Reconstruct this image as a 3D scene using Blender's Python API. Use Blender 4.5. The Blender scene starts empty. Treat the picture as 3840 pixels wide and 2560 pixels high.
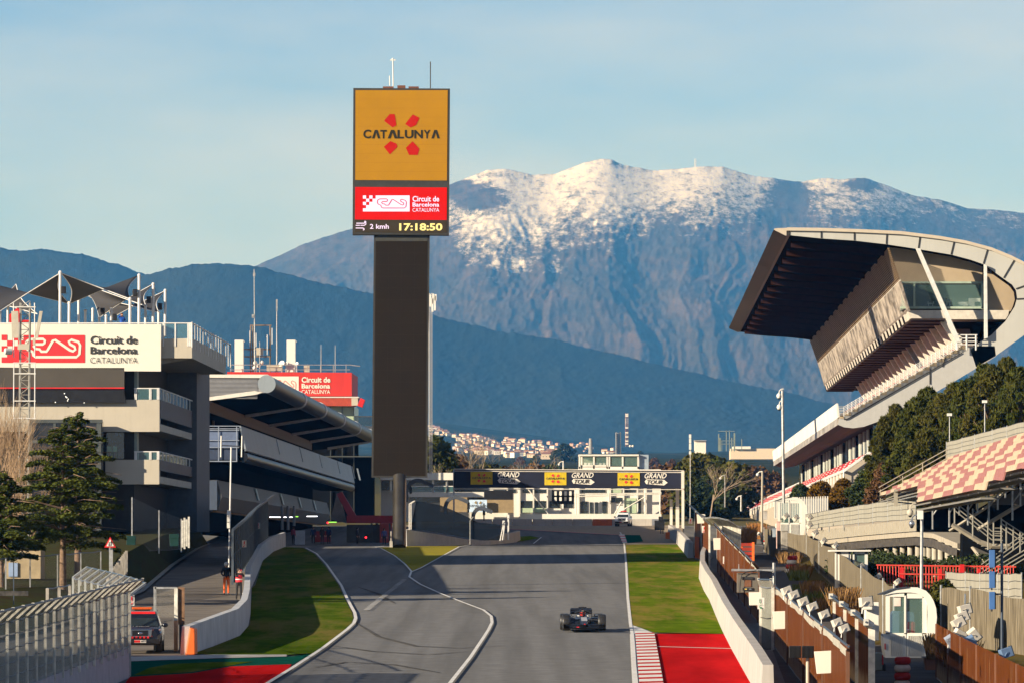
import bpy, bmesh, math, random
import numpy as np
from mathutils import Vector, Matrix
R=math.radians; rng=random.Random(7); nr=np.random.RandomState(11)
sc=bpy.context.scene; col=sc.collection
# ---------------------------------------------------------------- camera: 200 mm lens, rising front, looking up the straight (+Y)
F=21333.0; YH=2112.0; CZ=3.075            # focal length in photo pixels, eye-level row, eye height (z = 0 at the racing car)
cd=bpy.data.cameras.new('camera'); cam=bpy.data.objects.new('camera',cd); col.objects.link(cam)
cd.lens=200; cd.sensor_width=36; cd.sensor_fit='HORIZONTAL'; cd.shift_y=832/3840
cd.clip_start=1; cd.clip_end=60000
cam.location=(0,0,CZ); cam.rotation_euler=(R(90),0,0); sc.camera=cam
# ---------------------------------------------------------------- light
SUN_EL=R(17); SUN_AZ=R(58)               # sun behind the camera to the left
tosun=Vector((-math.sin(SUN_AZ)*math.cos(SUN_EL),-math.cos(SUN_AZ)*math.cos(SUN_EL),math.sin(SUN_EL)))
ld=bpy.data.lights.new('sun','SUN'); ld.energy=5.0; ld.angle=R(0.5); ld.color=(1,.87,.68)
sun=bpy.data.objects.new('sun',ld); col.objects.link(sun); sun.rotation_euler=tosun.to_track_quat('Z','Y').to_euler()
w=bpy.data.worlds.new('World'); sc.world=w; w.use_nodes=True
nt=w.node_tree; nt.nodes.clear()
out=nt.nodes.new('ShaderNodeOutputWorld'); bg=nt.nodes.new('ShaderNodeBackground'); sky=nt.nodes.new('ShaderNodeTexSky')
sky.sky_type='NISHITA'; sky.sun_disc=False; sky.sun_elevation=SUN_EL
sky.sun_rotation=math.atan2(tosun.x,tosun.y); sky.altitude=150; sky.air_density=1.0; sky.dust_density=0.0; sky.ozone_density=3.5
tc=nt.nodes.new('ShaderNodeTexCoord'); mp=nt.nodes.new('ShaderNodeMapping'); mp.inputs['Scale'].default_value=(9,9,34); mp.inputs['Rotation'].default_value=(0,R(14),0)
nz=nt.nodes.new('ShaderNodeTexNoise'); nz.inputs['Scale'].default_value=1.0; nz.inputs['Detail'].default_value=5; nz.inputs['Roughness'].default_value=.55
rp=nt.nodes.new('ShaderNodeMapRange'); rp.inputs['From Min'].default_value=.36; rp.inputs['From Max'].default_value=.78; rp.inputs['To Max'].default_value=.8
mx=nt.nodes.new('ShaderNodeMix'); mx.data_type='RGBA'; mx.inputs['B'].default_value=(6.5,6.8,7.2,1)
L=nt.links.new
L(tc.outputs['Generated'],mp.inputs['Vector']); L(mp.outputs['Vector'],nz.inputs['Vector']); L(nz.outputs['Fac'],rp.inputs['Value'])
ti=nt.nodes.new('ShaderNodeMix'); ti.data_type='RGBA'; ti.blend_type='MULTIPLY'; ti.inputs['Factor'].default_value=1; ti.inputs['B'].default_value=(.96,.98,1.30,1)
L(sky.outputs['Color'],ti.inputs['A']); L(rp.outputs['Result'],mx.inputs['Factor']); L(ti.outputs['Result'],mx.inputs['A']); sx=nt.nodes.new('ShaderNodeSeparateXYZ'); L(tc.outputs['Generated'],sx.inputs['Vector']); zr=nt.nodes.new('ShaderNodeMapRange'); zr.inputs['From Min'].default_value=.05; zr.inputs['From Max'].default_value=.45; zr.inputs['To Min'].default_value=1; zr.inputs['To Max'].default_value=.42; L(sx.outputs['Z'],zr.inputs['Value'])
zm=nt.nodes.new('ShaderNodeMix'); zm.data_type='RGBA'; zm.blend_type='MULTIPLY'; zm.inputs['Factor'].default_value=1; L(mx.outputs['Result'],zm.inputs['A']); L(zr.outputs['Result'],zm.inputs['B']); L(zm.outputs['Result'],bg.inputs['Color']); L(bg.outputs['Background'],out.inputs['Surface'])
bg.inputs['Strength'].default_value=.066
sc.view_settings.view_transform='Standard'; sc.view_settings.look='None'; sc.view_settings.exposure=0.8; sc.view_settings.gamma=1
sc.render.engine='CYCLES'; cy=sc.cycles
cy.use_denoising=True; cy.denoising_prefilter='ACCURATE'; cy.max_bounces=5; cy.diffuse_bounces=2; cy.glossy_bounces=2; cy.transmission_bounces=3; cy.transparent_max_bounces=10; cy.volume_bounces=0
cy.use_adaptive_sampling=False; cy.caustics_reflective=False; cy.caustics_refractive=False; cy.sample_clamp_indirect=4
# ---------------------------------------------------------------- helpers
AX=Vector((.0192,1,0))                    # direction of the main straight
def P(px,py,D): return Vector(((px-1920)*D/F,D,CZ-(py-YH)*D/F))
def gz(D): return -4.125+.0165*D          # the straight climbs away from the camera
def GD(py): return 7.2*F/(py-1760)
def G(px,py,dz=0.0):
    p=P(px,py,GD(py)); p.z+=dz; return p
def XG(x,D,dz=0.0): return Vector((x,D,gz(D)+dz))
class MB:
    def __init__(s): s.v=[]; s.f=[]; s.m=[]; s.sm=[]; s.uv=[]
    def add(s,v,f,mi=0,sm=False,uv=None):
        o=len(s.v); s.v+= [tuple(p) for p in v]
        for i,q in enumerate(f):
            s.f.append([a+o for a in q]); s.m.append(mi); s.sm.append(sm); s.uv.append(uv[i] if uv else None)
        return s
    def quad(s,a,b,c,d,mi=0,uv=None): return s.add([a,b,c,d],[(0,1,2,3)],mi,False,[uv] if uv else None)
    def panel(s,a,b,up,mi=0,u0=0):           # upright sheet from a to b, uv in metres
        a=Vector(a); b=Vector(b); up=Vector(up); l=(b-a).length; h=up.length
        return s.quad(a,b,b+up,a+up,mi,[(u0,0),(u0+l,0),(u0+l,h),(u0,h)])
    def poly(s,pts,mi=0): return s.add(pts,[tuple(range(len(pts)))],mi)
    def box(s,c,sz,rz=0,mi=0,top=1.0,topy=None):
        ty=top if topy is None else topy; x,y,z=[a/2 for a in sz]; cs,sn=math.cos(rz),math.sin(rz); v=[]
        for k,(a,b) in ((-1,(1,1)),(1,(top,ty))):
            for i,j in ((-1,-1),(1,-1),(1,1),(-1,1)):
                X,Y=i*x*a,j*y*b; v.append((c[0]+X*cs-Y*sn,c[1]+X*sn+Y*cs,c[2]+k*z))
        return s.add(v,[(3,2,1,0),(4,5,6,7),(0,1,5,4),(1,2,6,5),(2,3,7,6),(3,0,4,7)],mi)
    def pbox(s,x0,y0,x1,y1,D,dep,mi=0):      # box by its front face in photo pixels at distance D
        a=P(x0,y0,D); b=P(x1,y1,D); return s.box(((a.x+b.x)/2,D+dep/2,(a.z+b.z)/2),(abs(b.x-a.x),dep,abs(a.z-b.z)),0,mi)
    def prism(s,poly,vec,mi=0,me=None,mf=None):   # polygon extruded along vec; me = end cap material, mf = per-side materials
        n=len(poly); vec=Vector(vec); v=[Vector(p) for p in poly]; v+=[p+vec for p in v[:n]]
        s.add(v,[tuple(range(n)),tuple(range(2*n-1,n-1,-1))],mi if me is None else me)
        o=len(s.v)-2*n
        for i in range(n):
            j=(i+1)%n; s.f.append([o+i,o+j,o+n+j,o+n+i]); s.m.append(mf[i] if mf else mi); s.sm.append(False); s.uv.append(None)
        return s
    def tube(s,a,b,r,r2=None,n=6,mi=0,cap=True):
        a=Vector(a); b=Vector(b); r2=r if r2 is None else r2; d=b-a
        if d.length<1e-6: return s
        q=d.to_track_quat('Z','Y'); v=[]
        for p,rr in ((a,r),(b,r2)):
            for i in range(n):
                t=2*math.pi*i/n; v.append(p+q@Vector((rr*math.cos(t),rr*math.sin(t),0)))
        s.add(v,[(i,(i+1)%n,n+(i+1)%n,n+i) for i in range(n)],mi,n>5)
        if cap: s.add(v[:n],[tuple(range(n-1,-1,-1))],mi); s.add(v[n:],[tuple(range(n))],mi)
        return s
    def path(s,pts,r,n=5,mi=0):
        for a,b in zip(pts,pts[1:]): s.tube(a,b,r,n=n,mi=mi)
        return s
    def sph(s,c,r,nu=10,nv=6,mi=0):
        if not hasattr(r,'__len__'): r=(r,r,r)
        v=[(c[0],c[1],c[2]-r[2])]
        for j in range(1,nv):
            b=-math.pi/2+math.pi*j/nv
            for i in range(nu):
                a=2*math.pi*i/nu; v.append((c[0]+r[0]*math.cos(b)*math.cos(a),c[1]+r[1]*math.cos(b)*math.sin(a),c[2]+r[2]*math.sin(b)))
        v.append((c[0],c[1],c[2]+r[2])); f=[]; k=len(v)-1
        for i in range(nu):
            i2=(i+1)%nu; f.append((0,1+i2,1+i)); f.append((k,1+(nv-2)*nu+i,1+(nv-2)*nu+i2))
            for j in range(nv-2): f.append((1+j*nu+i,1+j*nu+i2,1+(j+1)*nu+i2,1+(j+1)*nu+i))
        return s.add(v,f,mi,True)
    def loft(s,rings,mi=0,sm=True,cap=True):
        n=len(rings[0]); v=[p for r in rings for p in r]
        f=[(k*n+i,k*n+(i+1)%n,(k+1)*n+(i+1)%n,(k+1)*n+i) for k in range(len(rings)-1) for i in range(n)]
        s.add(v,f,mi,sm)
        if cap: s.add(rings[0],[tuple(range(n-1,-1,-1))],mi); s.add(rings[-1],[tuple(range(n))],mi)
        return s
    def ribbon(s,pts,wd,mi=0,up=(0,0,1)):
        pts=[Vector(p) for p in pts]; n=len(pts); up=Vector(up); Lp=[];Rp=[]
        for i in range(n):
            d=(pts[min(i+1,n-1)]-pts[max(i-1,0)]).normalized(); sd=up.cross(d).normalized(); ww=wd[i] if hasattr(wd,'__len__') else wd
            Lp.append(pts[i]+sd*ww/2); Rp.append(pts[i]-sd*ww/2)
        return s.add(Lp+Rp,[(i,i+1,n+i+1,n+i) for i in range(n-1)],mi)
    def build(s,name,mats,parent=None,bevel=0,recalc=True):
        me=bpy.data.meshes.new(name); o=bpy.data.objects.new(name,me); col.objects.link(o)
        if parent is not None:
            r=parent
            while r.parent: r=r.parent
            off=np.array(r.location); o.parent=parent
        elif s.v:
            a=np.array(s.v); off=np.array([(a[:,0].min()+a[:,0].max())/2,(a[:,1].min()+a[:,1].max())/2,a[:,2].min()]); o.location=off
        me.from_pydata([tuple(p) for p in (np.array(s.v)-off)] if s.v else [],[],s.f)
        for m in (mats if isinstance(mats,(list,tuple)) else [mats]): me.materials.append(m)
        me.polygons.foreach_set('material_index',s.m); me.polygons.foreach_set('use_smooth',s.sm)
        if any(u is not None for u in s.uv):
            ul=me.uv_layers.new(name='UVMap')
            for p,u in zip(me.polygons,s.uv):
                if u is not None:
                    for li,c in zip(p.loop_indices,u): ul.data[li].uv=c
        if recalc:
            bm=bmesh.new(); bm.from_mesh(me); bmesh.ops.recalc_face_normals(bm,faces=bm.faces); bm.to_mesh(me); bm.free()
        me.update()
        if bevel: b=o.modifiers.new('Bevel','BEVEL'); b.width=bevel; b.segments=2; b.limit_method='ANGLE'
        return o
def tag(o,label=None,cat=None,group=None,kind=None):
    if label: o['label']=label
    if cat: o['category']=cat
    if group: o['group']=group
    if kind: o['kind']=kind
    return o
def thing(name,label,cat,loc=(0,0,0),group=None):
    o=bpy.data.objects.new(name,None); o.empty_display_size=.5; col.objects.link(o); o.location=loc; return tag(o,label,cat,group)
def struct(name,mb,m): return tag(mb.build(name,m),kind='structure')
kids={}
def copy_tree(o,loc,rz=0,label=None,parent=None,scale=None):
    c=o.copy(); col.objects.link(c)
    if parent is None:
        c.location=loc; c.rotation_euler=(0,0,rz)
        if scale: c.scale=(scale,)*3
        if label: c['label']=label
    else: c.parent=parent
    for ch in list(o.children): copy_tree(ch,None,parent=c)
    return c
# ---- materials
MATS={}
def mat(name,c,rough=.65,metal=0.0,var=.12,scale=2.0,bump=0.0,stretch=(1,1,1),c2=None,lo=.35,hi=.65,spec=.4,emit=0,alpha=None,grime=0):
    if name in MATS: return MATS[name]
    m=bpy.data.materials.new(name); m.use_nodes=True; t=m.node_tree; b=t.nodes['Principled BSDF']; l=t.links.new
    b.inputs['Roughness'].default_value=rough; b.inputs['Metallic'].default_value=metal; b.inputs['Specular IOR Level'].default_value=spec
    tcn=t.nodes.new('ShaderNodeTexCoord'); mpn=t.nodes.new('ShaderNodeMapping'); mpn.inputs['Scale'].default_value=stretch
    n=t.nodes.new('ShaderNodeTexNoise'); n.inputs['Scale'].default_value=scale; n.inputs['Detail'].default_value=6; n.inputs['Roughness'].default_value=.6
    r=t.nodes.new('ShaderNodeMapRange'); r.inputs['From Min'].default_value=lo; r.inputs['From Max'].default_value=hi
    x=t.nodes.new('ShaderNodeMix'); x.data_type='RGBA'
    a=[max(0,v*(1-var)) for v in c]; e=c2 if c2 else [min(1,v*(1+var)) for v in c]
    x.inputs['A'].default_value=(*a,1); x.inputs['B'].default_value=(*e,1)
    l(tcn.outputs['Object'],mpn.inputs['Vector']); l(mpn.outputs['Vector'],n.inputs['Vector']); l(n.outputs['Fac'],r.inputs['Value']); l(r.outputs['Result'],x.inputs['Factor'])
    res=x.outputs['Result']
    if grime:                                # vertical runs of dirt
        mg=t.nodes.new('ShaderNodeMapping'); mg.inputs['Scale'].default_value=(2.2,2.2,.12); ng=t.nodes.new('ShaderNodeTexNoise'); ng.inputs['Scale'].default_value=1.6; ng.inputs['Detail'].default_value=5
        rg=t.nodes.new('ShaderNodeMapRange'); rg.inputs['From Min'].default_value=.5; rg.inputs['From Max'].default_value=.75; rg.inputs['To Max'].default_value=grime
        xg=t.nodes.new('ShaderNodeMix'); xg.data_type='RGBA'; xg.inputs['B'].default_value=(c[0]*.35,c[1]*.32,c[2]*.28,1)
        l(tcn.outputs['Object'],mg.inputs['Vector']); l(mg.outputs['Vector'],ng.inputs['Vector']); l(ng.outputs['Fac'],rg.inputs['Value']); l(rg.outputs['Result'],xg.inputs['Factor']); l(res,xg.inputs['A']); res=xg.outputs['Result']
    l(res,b.inputs['Base Color'])
    if emit: l(res,b.inputs['Emission Color']); b.inputs['Emission Strength'].default_value=emit
    if bump:
        bn=t.nodes.new('ShaderNodeBump'); bn.inputs['Strength'].default_value=bump; bn.inputs['Distance'].default_value=.05; l(n.outputs['Fac'],bn.inputs['Height']); l(bn.outputs['Normal'],b.inputs['Normal'])
    if alpha is not None: b.inputs['Alpha'].default_value=alpha
    MATS[name]=m; return m
def wire(name,c,p=.06,wd=.008,diag=True,fill=0.0,metal=.3,worn=None):     # woven wire: see-through between the strands
    if name in MATS: return MATS[name]
    m=bpy.data.materials.new(name); m.use_nodes=True; t=m.node_tree; b=t.nodes['Principled BSDF']; l=t.links.new
    b.inputs['Roughness'].default_value=.7; b.inputs['Metallic'].default_value=0; b.inputs['Specular IOR Level'].default_value=.03
    uv=t.nodes.new('ShaderNodeUVMap'); sp=t.nodes.new('ShaderNodeSeparateXYZ'); l(uv.outputs['UV'],sp.inputs['Vector'])
    def mth(op,a,bv):
        k=t.nodes.new('ShaderNodeMath'); k.operation=op
        for i,v in enumerate((a,bv)):
            if isinstance(v,(int,float)): k.inputs[i].default_value=v
            else: l(v,k.inputs[i])
        return k.outputs[0]
    u,v=sp.outputs['X'],sp.outputs['Y']
    if diag: u,v=mth('ADD',u,v),mth('SUBTRACT',u,v)
    k1=mth('LESS_THAN',mth('FRACT',mth('DIVIDE',u,p),0),wd/p); k2=mth('LESS_THAN',mth('FRACT',mth('DIVIDE',v,p),0),wd/p)
    k=mth('MAXIMUM',mth('MAXIMUM',k1,k2),fill)
    n=t.nodes.new('ShaderNodeTexNoise'); n.inputs['Scale'].default_value=1.3; n.inputs['Detail'].default_value=6; l(uv.outputs['UV'],n.inputs['Vector'])
    x=t.nodes.new('ShaderNodeMix'); x.data_type='RGBA'; x.inputs['A'].default_value=(*[q*.6 for q in c],1); x.inputs['B'].default_value=(*[min(1,q*1.35) for q in c],1)
    l(n.outputs['Fac'],x.inputs['Factor']); cres=x.outputs['Result']
    if worn:                                 # pale worn foot of the sheet with a ragged edge
        hv_=mth('ADD',sp.outputs['Y'],mth('MULTIPLY',n.outputs['Fac'],.9)); rr=t.nodes.new('ShaderNodeMapRange'); rr.inputs['From Min'].default_value=worn[0]; rr.inputs['From Max'].default_value=worn[1]; rr.inputs['To Min'].default_value=1; rr.inputs['To Max'].default_value=0; l(hv_,rr.inputs['Value'])
        n2=t.nodes.new('ShaderNodeTexNoise'); n2.inputs['Scale'].default_value=1; m2=t.nodes.new('ShaderNodeMapping'); m2.inputs['Scale'].default_value=(5,.25,1); l(uv.outputs['UV'],m2.inputs['Vector']); l(m2.outputs['Vector'],n2.inputs['Vector']); st=mth('GREATER_THAN',n2.outputs['Fac'],.68)
        x2=t.nodes.new('ShaderNodeMix'); x2.data_type='RGBA'; x2.inputs['B'].default_value=(.45,.3,.17,1); l(mth('MAXIMUM',rr.outputs['Result'],mth('MULTIPLY',st,.5)),x2.inputs['Factor']); l(cres,x2.inputs['A']); cres=x2.outputs['Result']
    l(cres,b.inputs['Base Color']); l(k,b.inputs['Alpha'])
    MATS[name]=m; return m
white=mat('white_paint',(.72,.68,.6),.5,var=.06,scale=.5,grime=.12); wht2=mat('clean_white',(.76,.73,.66),.45,var=.03)
galv=mat('galvanised_steel',(.42,.42,.4),.45,.5,var=.25,scale=4); dark=mat('dark_steel',(.05,.05,.05),.45,.3); black=mat('black_plastic',(.015,.015,.017),.4,var=.3)
conc=mat('concrete',(.46,.43,.39),.85,var=.16,scale=1.2,bump=.2,grime=.35); conc2=mat('old_concrete',(.36,.33,.28),.9,var=.3,scale=2,bump=.3,grime=.4)
cream=mat('cream_render',(.5,.45,.36),.8,var=.05,scale=.4,grime=.12); red=mat('red_paint',(.62,.02,.02),.45,var=.1); redw=mat('faded_red',(.5,.09,.08),.6,var=.2)
brownp=mat('dark_brown_panel',(.075,.065,.052),.5,var=.1,scale=.4); beige=mat('beige_panel',(.42,.33,.22),.75,var=.08,scale=.5)
orange=mat('orange_plastic',(.85,.17,.03),.5,var=.12); green_glass=mat('green_glass',(.1,.16,.14),.06,0,var=.25,scale=.3,spec=1); dglass=mat('dark_glass',(.02,.028,.032),.08,0,var=.3,spec=.8)
tyre=mat('tyre_rubber',(.02,.02,.02),.62,var=.2); chrome=mat('bright_metal',(.65,.65,.65),.2,1,var=.1); bark=mat('bark',(.2,.13,.085),.9,var=.35,scale=6,bump=.5)
skin=mat('skin',(.6,.36,.26),.6,var=.06); litrail=mat('white_rail',(.72,.7,.66),.45,var=.08); asph2=mat('service_asphalt',(.2,.175,.15),.9,var=.18,scale=.5,bump=.3,spec=0)
glassp=None
def glass(name,c,a):
    if name in MATS: return MATS[name]
    m=bpy.data.materials.new(name); m.use_nodes=True; b=m.node_tree.nodes['Principled BSDF']; b.inputs['Base Color'].default_value=(*c,1); b.inputs['Roughness'].default_value=.04; b.inputs['Alpha'].default_value=a; b.inputs['Specular IOR Level'].default_value=.9
    MATS[name]=m; return m
rail_glass=glass('balustrade_glass',(.1,.22,.24),.45); pane=glass('window_pane',(.2,.34,.3),.35)
# ---- flat lettering and marks
TC={}
def text2d(s,bold=0.0,shear=0.0):
    k=(s,bold,shear)
    if k in TC: return TC[k]
    c=bpy.data.curves.new('t','FONT'); c.body=s; c.size=1; c.offset=bold; c.shear=shear; c.resolution_u=3; c.fill_mode='FRONT'
    o=bpy.data.objects.new('t',c); col.objects.link(o); bpy.context.view_layer.update()
    me=bpy.data.meshes.new_from_object(o.evaluated_get(bpy.context.evaluated_depsgraph_get()))
    r=([(v.co.x,v.co.y) for v in me.vertices],[tuple(p.vertices) for p in me.polygons])
    bpy.data.objects.remove(o); bpy.data.curves.remove(c); bpy.data.meshes.remove(me); TC[k]=r; return r
def fit(mb,vf,rect,D,mi=0,bb=None):           # fits a flat figure into a rectangle given in photo pixels at distance D
    v,f=vf; x0,y0,x1,y1=rect
    a=bb or (min(p[0] for p in v),min(p[1] for p in v),max(p[0] for p in v),max(p[1] for p in v))
    q=[P(x0+(p[0]-a[0])/(a[2]-a[0])*(x1-x0),y1-(p[1]-a[1])/(a[3]-a[1])*(y1-y0),D) for p in v]
    mb.add(q,f,mi)
def words(mb,s,rect,D,mi=0,bold=0.0,shear=0.0): fit(mb,text2d(s,bold,shear),rect,D,mi)
def rect_poly(mb,x0,y0,x1,y1,D,mi=0): mb.quad(P(x0,y1,D),P(x1,y1,D),P(x1,y0,D),P(x0,y0,D),mi)
def ppoly(mb,pts,D,mi=0): mb.poly([P(x,y,D) for x,y in pts],mi)
def pline(mb,pts,wpx,D,mi=0): mb.ribbon([P(x,y,D) for x,y in pts],wpx*D/F,mi,up=(0,-1,0))
TRK=[(340,1225),(380,1225),(388,1232),(386,1243),(378,1248),(347,1248),(337,1257),(347,1267),(364,1269),(372,1279),(395,1279),(403,1268),(424,1232),(434,1229),(500,1273),(514,1278),(525,1270),(521,1258),(500,1247),(495,1236),(507,1228),(538,1238),(546,1252),(543,1290),(530,1303),(346,1303),(336,1295),(332,1280),(310,1270),(302,1255),(305,1236),(320,1226),(340,1225)]
def circuit_logo(mb,x0,y0,x1,y1,D,mplate,mline,lw=7.0):    # chequered plate with the outline of the circuit
    sx=(x1-x0)/392; sy=(y1-y0)/137; X=lambda x:x0+(x-182)*sx; Y=lambda y:y0+(y-1196)*sy
    rect_poly(mb,X(289),y0,x1,y1,D,mplate)
    for r,cs in enumerate(((0,2),(1,3),(0,2,3),(1,2,3),(0,1,2,3))):
        for c in cs: rect_poly(mb,X(182+26.8*c),y0+27.4*r*sy,X(182+26.8*(c+1)),y0+27.4*(r+1)*sy,D,mplate)
    pline(mb,[(X(x),Y(y)) for x,y in TRK],lw*sx,D-.03,mline)
PET=[[(358,570),(405,514),(447,514),(462,606),(430,625)],[(535,597),(600,516),(656,545),(628,605),(580,626)],[(356,787),(412,739),(462,760),(471,787),(407,851)],[(541,796),(598,741),(656,804),(640,855),(568,855)]]
def cat_logo(mb,rect,D,mtext,mpet,bold=.035):      # word and four petals
    x0,y0,x1,y1=rect; X=lambda x:x0+(x-183)/643*(x1-x0); Y=lambda y:y0+(y-514)/341*(y1-y0)
    for p in PET: ppoly(mb,[(X(x),Y(y)) for x,y in p],D,mpet)
    xs=[183,256,326,388,470,532,612,690,755,826]; wd=.135*(xs[-1]-xs[0])
    for ch,a,b in zip('CATALUNYA',xs,xs[1:]+[826]):
        b=b-6 if ch!='A' else b+2
        t0,t1=Y(646 if ch!='C' else 643),Y(718)
        if ch=='A':
            m=(X(a)+X(b))/2; k=(X(b)-X(a))*.3
            ppoly(mb,[(X(a),t1),(m-k*.55,t0),(m+k*.55,t0),(X(b),t1),(X(b)-k,t1),(m,t0+(t1-t0)*.32),(X(a)+k,t1)],D,mtext)
        else: words(mb,ch,(X(a),t0,X(b),t1),D,mtext,bold)
# ================================================================= terrain
def vnoise(x,y,seed=0):
    r=np.random.RandomState(seed); T=r.rand(256,256); xi=np.floor(x).astype(int); yi=np.floor(y).astype(int); fx=x-xi; fy=y-yi
    fx=fx*fx*(3-2*fx); fy=fy*fy*(3-2*fy); g=lambda a,b:T[(a%256),(b%256)]
    return (g(xi,yi)*(1-fx)+g(xi+1,yi)*fx)*(1-fy)+(g(xi,yi+1)*(1-fx)+g(xi+1,yi+1)*fx)*fy
def fbm(x,y,seed=0,o=5,ridge=False):
    s=0;a=1;t=0
    for k in range(o):
        n=vnoise(x*2**k+17.3*k,y*2**k+5.1*k,seed+k); n=1-abs(2*n-1) if ridge else n
        s=s+a*n; t+=a; a*=.5
    return s/t
def grid(name,X,Y,Z,m,attr=None):
    n,k=X.shape; me=bpy.data.meshes.new(name); v=np.stack([X,Y,Z],-1).reshape(-1,3)
    i=np.arange((n-1)*(k-1)); i=(i//(k-1))*k+i%(k-1); f=np.stack([i,i+1,i+k+1,i+k],-1)
    me.vertices.add(len(v)); me.vertices.foreach_set('co',v.ravel()); me.loops.add(f.size); me.loops.foreach_set('vertex_index',f.ravel())
    me.polygons.add(len(f)); me.polygons.foreach_set('loop_start',np.arange(0,f.size,4)); me.polygons.foreach_set('loop_total',np.full(len(f),4)); me.polygons.foreach_set('use_smooth',np.ones(len(f),bool))
    me.update(calc_edges=True); me.materials.append(m)
    if attr is not None: a=me.attributes.new('cover','FLOAT','POINT'); a.data.foreach_set('value',attr.ravel().astype(np.float32))
    o=bpy.data.objects.new(name,me); col.objects.link(o); return tag(o,kind='structure')
TD=[0,900,1300,2000,3500,6000,8000,9300,10600,12000,14000]; TY=[0,1931,1850,1785,1740,1712,1698,1668,1606,1580,1600]
def terr_z(x,D):
    px=1920+x*F/np.maximum(D,200); y=np.interp(D,TD,TY); lift=np.clip((px-1640)*.135,0,110)*np.clip((D-8000)/2600,0,1); y=y+lift
    far=CZ-(y-YH)*D/F
    return np.where(D<=900,gz(D)-.08,far)
def terr_D(px,py):
    for D in np.arange(3000,12000,60):
        if 2112-(float(terr_z(np.array((px-1920)*D/F),np.array(float(D))))-CZ)*F/D<=py: return float(D)
    return 11000.
gd=np.array([-120,0,60]+list(range(100,900,40))+[900,1000,1150,1300,1600,2000,2600,3500,4500,6000,7000,8000]+list(range(8300,12100,300))+[13000,14000],float)
gp=np.linspace(-3200,7000,140); D_,P_=np.meshgrid(gd,gp,indexing='ij'); X_=(P_-1920)*np.maximum(D_,1500)/F
m_ground=mat('dry_ground',(.2,.15,.085),.95,var=.3,scale=.25,c2=(.13,.13,.055),bump=.2,spec=0)
t_=m_ground.node_tree; b_=t_.nodes['Principled BSDF']; o_=b_.inputs['Base Color'].links[0].from_socket; g_=t_.nodes.new('ShaderNodeNewGeometry'); s_=t_.nodes.new('ShaderNodeSeparateXYZ'); t_.links.new(g_.outputs['Position'],s_.inputs['Vector'])
r_=t_.nodes.new('ShaderNodeMapRange'); r_.inputs['From Min'].default_value=1200; r_.inputs['From Max'].default_value=2200; t_.links.new(s_.outputs['Y'],r_.inputs['Value']); mq=t_.nodes.new('ShaderNodeMapping'); mq.inputs['Scale'].default_value=(.02,.004,.02); nq=t_.nodes.new('ShaderNodeTexNoise'); nq.inputs['Scale'].default_value=1; nq.inputs['Detail'].default_value=8; nq.inputs['Roughness'].default_value=.75
t_.links.new(g_.outputs['Position'],mq.inputs['Vector']); t_.links.new(mq.outputs['Vector'],nq.inputs['Vector']); cr=t_.nodes.new('ShaderNodeMapRange'); cr.inputs['From Min'].default_value=.4; cr.inputs['From Max'].default_value=.68; t_.links.new(nq.outputs['Fac'],cr.inputs['Value']); w1=t_.nodes.new('ShaderNodeMix'); w1.data_type='RGBA'; w1.inputs['A'].default_value=(.018,.03,.014,1); w1.inputs['B'].default_value=(.075,.075,.035,1); t_.links.new(cr.outputs['Result'],w1.inputs['Factor'])
w2=t_.nodes.new('ShaderNodeMix'); w2.data_type='RGBA'; t_.links.new(r_.outputs['Result'],w2.inputs['Factor']); t_.links.new(o_,w2.inputs['A']); t_.links.new(w1.outputs['Result'],w2.inputs['B']); t_.links.new(w2.outputs['Result'],b_.inputs['Base Color'])
Z_=terr_z(X_,D_); grid('ground',X_,D_,Z_+np.where(D_>1500,(fbm(X_/160,D_/160,3)-.5)*8,0),m_ground)
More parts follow.
